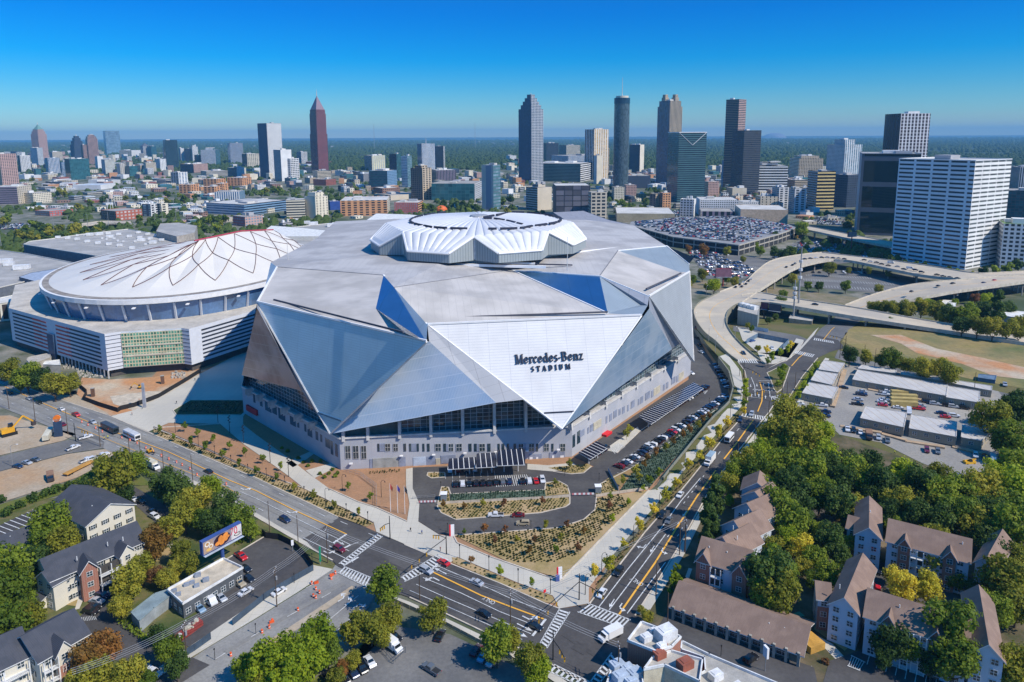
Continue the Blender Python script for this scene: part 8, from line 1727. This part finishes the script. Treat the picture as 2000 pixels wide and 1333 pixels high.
# fences
def fence(label,pts,h,mat,post=2.5,panel=True,name='fence',solid=1.,dz=0.):
    P=resamp([at0(*q)for q in pts],post);r=empty(name,P[0],label=label,cat='fence');o=P[0]
    for p in P:mb=MB();q=p-o;mb.tube((q.x,q.y,q.z-.2),(q.x,q.y,q.z+h),.07,n=4);mb.build('post',mat,r)if len(P)<80 else None
    mb=MB()
    for a,b in zip(P,P[1:]):
        a,b=a-o,b-o;u=Vector((0,0,1))
        if panel:mb.face([a,b,b+u*h,a+u*h]);mb.face([b+Vector((.04,.04,0)),a+Vector((.04,.04,0)),a+u*h+Vector((.04,.04,0)),b+u*h+Vector((.04,.04,0))])
        else:
            for k in (.45,.98):mb.tube(a+u*h*k,b+u*h*k,.05,n=4)
            k=0
            while k<1:q=a.lerp(b,k);mb.tube(q,q+u*h,.025,n=3,cap=False);k +=.2
    mb.build('panel' if panel else 'rails',mat,r);return r
blkf=M('black_mesh_screen',(.018,.018,.02),.8);blf=M('blue_mesh',(.05,.08,.12),.7);wf=M('weathered_fence',(.30,.22,.15),.9)
fence('black screened construction fence curving past the orange clay',[(155,757),(170,770),(163,783),(195,795),(230,806),(236,802),(262,796),(310,778),(360,748),(392,728)],2.4,blkf);fence('dark mesh fence curving around the dark car park',[(512,1046),(520,1052),(545,1055),(575,1070),(600,1095),(612,1112)],2.2,blkf);fence('dark blue mesh fence along the cross street',[(612,1116),(570,1140),(520,1170),(455,1223)],2.2,blf);fence('dark mesh fence at the lower end of the restaurant lot',[(412,1250),(380,1273),(362,1284)],2.2,blf)
fence('black railing around the mulch at the stadium corner',[(672,922),(705,932),(735,955),(736,992)],2.,gpole,panel=False);fence('wooden fence below the corner trees at the bottom',[(652,1268),(610,1305),(575,1335)],2.,wf);fence('tan wall along the pavement beside the bottom car park',[(742,1165),(800,1190),(870,1222),(945,1262),(1000,1290)],1.1,M('tan_low_wall',(.42,.34,.22),.9));fence('green railing between the planted bank and the wide pavement',[(1284,950),(1312,914),(1341,880)],1.3,M('green_grey_rail'),panel=False);fence('blue-grey footbridge rail by the guard booth',[(1188,922),(1208,960)],1.6,M('pale_blue_unit'));fence('chain fence around the fenced corner of the bottom car park',[(742,1268),(768,1298),(792,1276)],1.8,blf,panel=False);fence('railing beside the walled concrete yard',[(1458,672),(1480,660),(1520,668),(1540,672),(1522,690)],3.,M('slate_blue'));fence('blue-grey wall of the concrete yard',[(1470,645),(1500,650)],2.5,M('pale_blue_unit'))
fence('low grey rail across the small drive entrance',[(806,976),(850,973)],1.2,gpole,panel=False);fence('long low retaining wall in front of the planted slope',[(855,988),(880,985),(1064,976),(1112,972)],1.2,kerbm);fence('low retaining wall right of the second gate',[(1164,972),(1210,965),(1266,957)],1.2,kerbm);fence('low white wall above the planted strip',[(300,836),(400,877),(495,920),(560,945)],.7,kerbm);fence('black screen fence along the left edge of the avenue',[(0,728),(40,748),(96,768),(150,770)],1.8,blkf)
# gates, booths, banners, signs
def thingbox(label,x,y,sz,mat,name,cat,rz=0.,top=None,group=None,leg=0.):
    p=at0(x,y);r=empty(name,p,rz,label=label,cat=cat,group=group);mb=MB();mb.box((0,0,leg),sz,bottom=True);mb.build('body',mat,r)
    if top:mb=MB();mb.box((0,0,leg+sz[2]),(sz[0]*1.15,sz[1]*1.15,.15),bottom=True);mb.build('roof',top,r)
    if leg:mb=MB();mb.tube((0,0,-.2),(0,0,leg),.1,n=5);mb.build('post',gpole,r)
    return r
thingbox('white guard booth at the left gate of the drive',867,977,(2.2,2.2,2.6),M('booth_glass',(.25,.28,.30),.3),'guard_booth','booth',0,whitem);thingbox('white guard booth at the right gate of the drive',1168,962,(2.2,2.2,2.6),M('booth_glass'),'guard_booth','booth',0,whitem)
for x0,x1,y,lb in ((818,852,985,'red and white barrier across the left gate'),(1117,1160,970,'red and white barrier across the right gate')):
    A,B=at0(x0,y),at0(x1,y-1);r=empty('barrier',A,math.atan2((B-A).y,(B-A).x),label=lb,cat='barrier');L_=(B-A).length
    for i in range(10):mb=MB();mb.box((L_*(i+.5)/10,0,.5),(L_/10,.12,.7),bottom=True);mb.build('barrier_panel',(M('pink_red_panel',(.62,.22,.22),.6),whitem)[i %2],r)
for x,y,lb in ((884,1048,'tall white and red banner sign beside the curved drive'),(1094,1133,'tall red and white banner sign at the corner of the planting bed')):
    p=at0(x,y);r=empty('banner_sign',p,.2,label=lb,cat='sign');mb=MB();mb.box((0,0,0),(1.2,.3,4.2));mb.build('white_panel',whitem,r);mb=MB();mb.box((-.85,0,0),(.5,.32,4.2));mb.build('red_panel',redm,r)
thingbox('blue and grey notice board by the lower corner',1089,1137,(1.2,.3,2.2),M('blue_sign',(.08,.12,.35),.5),'notice_board','sign',.2);thingbox('red octagonal sign back at the planted strip corner',1064,1172,(.9,.1,.9),redm,'road_sign','sign',.6,leg=2.3)
thingbox('green sign panel on the near corner of the crossing',626,1103,(.5,.5,5),M('green_sign',(.02,.30,.16),.5),'pylon_sign','sign',leg=1.);thingbox('white narrow sign beside the dark car park',622-50,1078,(.8,.2,1.8),whitem,'road_sign','sign',.5,leg=2.2);thingbox('tall white pole sign in the shop car park',1494,1312,(.6,1.6,3),whitem,'pole_sign','sign',.3,leg=4.)
p=at0(115,853);r=empty('pylon_sign',p,.3,label='tall dark blue pylon sign with orange cap beside the side street',cat='sign');mb=MB();mb.box((0,0,0),(3.2,1.2,7.5));mb.build('panel',M('navy_sign',(.03,.06,.12),.5),r);mb=MB();mb.box((0,0,7.5),(3.0,1.2,1.0));mb.build('white_band',whitem,r);mb=MB();mb.tube((0,-.6,8.6),(0,.6,8.6),1.5,n=12);mb.build('orange_cap',M('orange_cap',(.80,.20,.02),.5),r)
p=at0(283,797);r=empty('monolith',p,0,label='tall slim grey monument slab at the plaza entrance',cat='monument');mb=MB();mb.box((0,0,0),(1.6,.8,13),taper=.75);mb.build('slab',M('grey_slab',(.35,.36,.40),.7),r)
for x,y,lb in ((182,775,'rusty stump of a demolished bridge pier, left one'),(318,750,'rusty stump of a demolished bridge pier, right one')):thingbox(lb,x,y,(1.6,1.6,4.5),M('rust',(.16,.09,.06),.9),'pier_stump','pier',.3,M('broken_concrete'))
# flags
for x,y,c in ((763,1000,(.5,.08,.05)),(777,1003,(.10,.08,.35)),(791,1005,(.05,.05,.06))):
    p=at0(x,y);r=empty('flagpole',p,label='white flagpole with %s flag by the stadium corner'%dict({.5:'red',.10:'blue and red',.05:'black'})[c[0]],cat='flagpole');mb=MB();mb.tube((0,0,0),(0,0,11.),.1,.05);mb.build('pole',whitem,r)
    mb=MB();[mb.face([(.1+i*.25,.1*math.sin(i),10.8-i*.35),(.35+i*.25,.1*math.sin(i+1),10.5-i*.4),(.3+i*.2,.1*math.sin(i+1),8.6-i*.3),(.1+i*.2,.1*math.sin(i),8.8-i*.25)])for i in range(4)];mb.build('flag',M('flag%d'%int(c[2]*100),c,.8),r)
# traffic drums, cones, rubble
def drum(x,y,where):
    p=at0(x,y);o=empty('traffic_drum',p);c=DR.copy()if 'DR' in globals()else None
    mb=MB();mb.tube((0,0,0),(0,0,1.05),.34,.28,n=8);b=mb.build('barrel',M('drum_orange',(.80,.12,.03),.5),o);mb=MB();mb.tube((0,0,.45),(0,0,.6),.335,.33,n=8);mb.build('white_stripe',whitem,o);tag(o,'orange traffic drum '+where,'drum','drums '+where)
for x,y in ((582,1194),(612,1167),(624,1160),(617,1153),(609,1142),(647,1132),(655,1122),(526,1228),(532,1216),(512,1237),(451,1282),(617,1170)):drum(x,y,'standing on the cross street')
for x,y in ((238,857),(254,862),(268,868),(285,877),(300,885),(315,892),(330,899),(345,905),(356,910),(371,918),(421,940),(442,948),(160,826),(172,832),(187,838),(200,845),(385,930),(405,938)):drum(x,y,'in the work zone of the avenue')
for x,y,lb in ((648,1126,'orange barricade board at the crossing corner'),(531,1218,'orange barricade board on the cross street'),(618,1141,'orange road-work trailer on the cross street')):thingbox(lb,x,y,(1.3,.3,.8),M('drum_orange'),'barricade','barrier',.5)
rr=random.Random(3)
mb=MB()
for i in range(240):
    x,y=(rr.uniform(150,205),rr.uniform(712,738))if i<130 else ((rr.uniform(335,362),rr.uniform(728,740))if i<180 else (rr.uniform(120,200),rr.uniform(705,722)));p=at0(x,y);mb.box((p.x,p.y,-.1),(rr.uniform(.4,1.8),rr.uniform(.4,1.4),rr.uniform(.3,1.5)),rr.uniform(0,3),taper=rr.uniform(.5,.9))
tag(mb.build('rubble',M('broken_concrete')),kind='stuff')
# people: one skinned body each
def body(walk=.3):
    me=bpy.data.meshes.new('body');V_=[(0,0,.95),(0,0,1.2),(0,0,1.42),(0,0,1.52),(0,.01,1.66),(0,.18,1.4),(.05,.25,1.15),(.12,.24,.92),(0,-.18,1.4),(-.05,-.25,1.15),(-.1,-.24,.92),(0,.1,.9),(walk*.5,.1,.5),(walk*.6,.1,.08),(walk*.6+.16,.1,.04),(0,-.1,.9),(-walk*.3,-.1,.5),(-walk,-.1,.1),(-walk+.14,-.1,.04)]
    E_=[(0,1),(1,2),(2,3),(3,4),(2,5),(5,6),(6,7),(2,8),(8,9),(9,10),(0,11),(11,12),(12,13),(13,14),(0,15),(15,16),(16,17),(17,18)];Rr=[.14,.15,.16,.06,.10,.07,.05,.04,.07,.05,.04,.1,.07,.05,.04,.1,.07,.05,.04]
    me.from_pydata(V_,E_,[]);o=bpy.data.objects.new('tmpbody',me);COL.objects.link(o);o.modifiers.new('s','SKIN');
    if not me.skin_vertices:me.skin_vertices.new()
    for i,r in enumerate(Rr):me.skin_vertices[0].data[i].radius=(r,r)
    me.skin_vertices[0].data[0].use_root=True
    o.modifiers.new('u','SUBSURF').levels=1;bpy.context.view_layer.update();m2=bpy.data.meshes.new_from_object(o.evaluated_get(bpy.context.evaluated_depsgraph_get()));bpy.data.objects.remove(o)
    for nm in ('skin','top','trousers'):m2.materials.append(M('cloth_'+nm,(.35,.20,.13)))
    for p in m2.polygons:z=p.center.z;p.material_index=0 if z>1.5 else (1 if z>.93 else 2)
    return m2
BM_=body();TOPS=dict(yellow=(.65,.65,.05),white=(.6,.6,.6),blue=(.05,.10,.3),red=(.4,.04,.04),black=(.02,.02,.02),orange=(.8,.2,.02))
skinm,jeans=M('skin_tone',(.35,.20,.13),.6),M('dark_trousers',(.03,.035,.05),.9)
for x,y,c,what in ((205,860,'yellow','walking in the avenue work zone'),(211,858,'yellow','standing behind the first worker in the avenue work zone'),(802,1040,'black','walking on the front plaza'),(824,1045,'blue','near the drive entrance on the front plaza'),(278,800,'white','at the plaza fence'),(258,812,'red','at the plaza entrance by the avenue'),(381,745,'black','beside the curved construction fence'),(272,785,'orange','working by the monument slab'),(1747,888,'yellow','in the cabin lot'),(427,1160,'white','outside the restaurant'),(318,895,'orange','beside the road-work digger'),(345,790,'black','crossing the pale plaza'),(860,1078,'red','waiting at the plaza corner signal')):
    p=at0(x,y);o=empty('person',p+Vector((0,0,.1)),rr.uniform(0,6),label='person in a %s top %s'%(c,what),cat='person');b=bpy.data.objects.new('body',BM_);COL.objects.link(b);b.parent=o
    for i,mt_ in enumerate((skinm,M('top_'+c,TOPS[c],.8),jeans)):b.material_slots[i].link='OBJECT';b.material_slots[i].material=mt_
# ================================================================ air
hz=MB();hz.box((0,9000,-3),(44000,30000,316),bottom=True)
hm=bpy.data.materials.new('haze_air');hm.use_nodes=True;hn=hm.node_tree;hn.nodes.clear()
pv=hn.nodes.new('ShaderNodeVolumePrincipled');ho=hn.nodes.new('ShaderNodeOutputMaterial');hn.links.new(pv.outputs[0],ho.inputs['Volume'])
pv.inputs['Color'].default_value=(.22,.56,.88,1);pv.inputs['Density'].default_value=5.8e-5;pv.inputs['Anisotropy'].default_value=0
tag(hz.build('haze',hm),kind='stuff')
# ================================================================ labels: equal ones told apart by place
from collections import defaultdict
PLN=[(1,'leftmost'),(2,'second from the left'),(3,'third from the left')]
def ordn(i,n):
    if i ==0:return 'leftmost'
    if i ==n-1:return 'rightmost'
    w=['','second','third','fourth','fifth','sixth','seventh','eighth','ninth','tenth']
    if n-1-i<4 and n>6 and i>4:return w[n-1-i]+' from the right'
    return (w[i]if i<10 else '%dth'%(i+1))+' from the left'
dd=defaultdict(list)
for o in list(COL.objects):
    if o.parent is None and 'label' in o.keys():dd[o['label']].append(o)
for lb,os_ in dd.items():
    if len(os_)<2:continue
    os_.sort(key=lambda o:PX(o.location+Vector((0,0,.5)))[0]);n=len(os_);base=lb.split()
    if 'tiny' in lb or 'power line' in lb:continue
    for i,o in enumerate(os_):
        sfx=ordn(i,n)
        t=(lb+', '+sfx+' of its kind there').split();
        if len(t)>16:t=(lb+', '+sfx).split()
        if len(t)>16:t=base[:16-len(sfx.split())];t[-1]=t[-1].rstrip(',')+',';t +=sfx.split()
        o['label']=' '.join(t)
for o in COL.objects:
    if '_y' in o.keys():del o['_y']
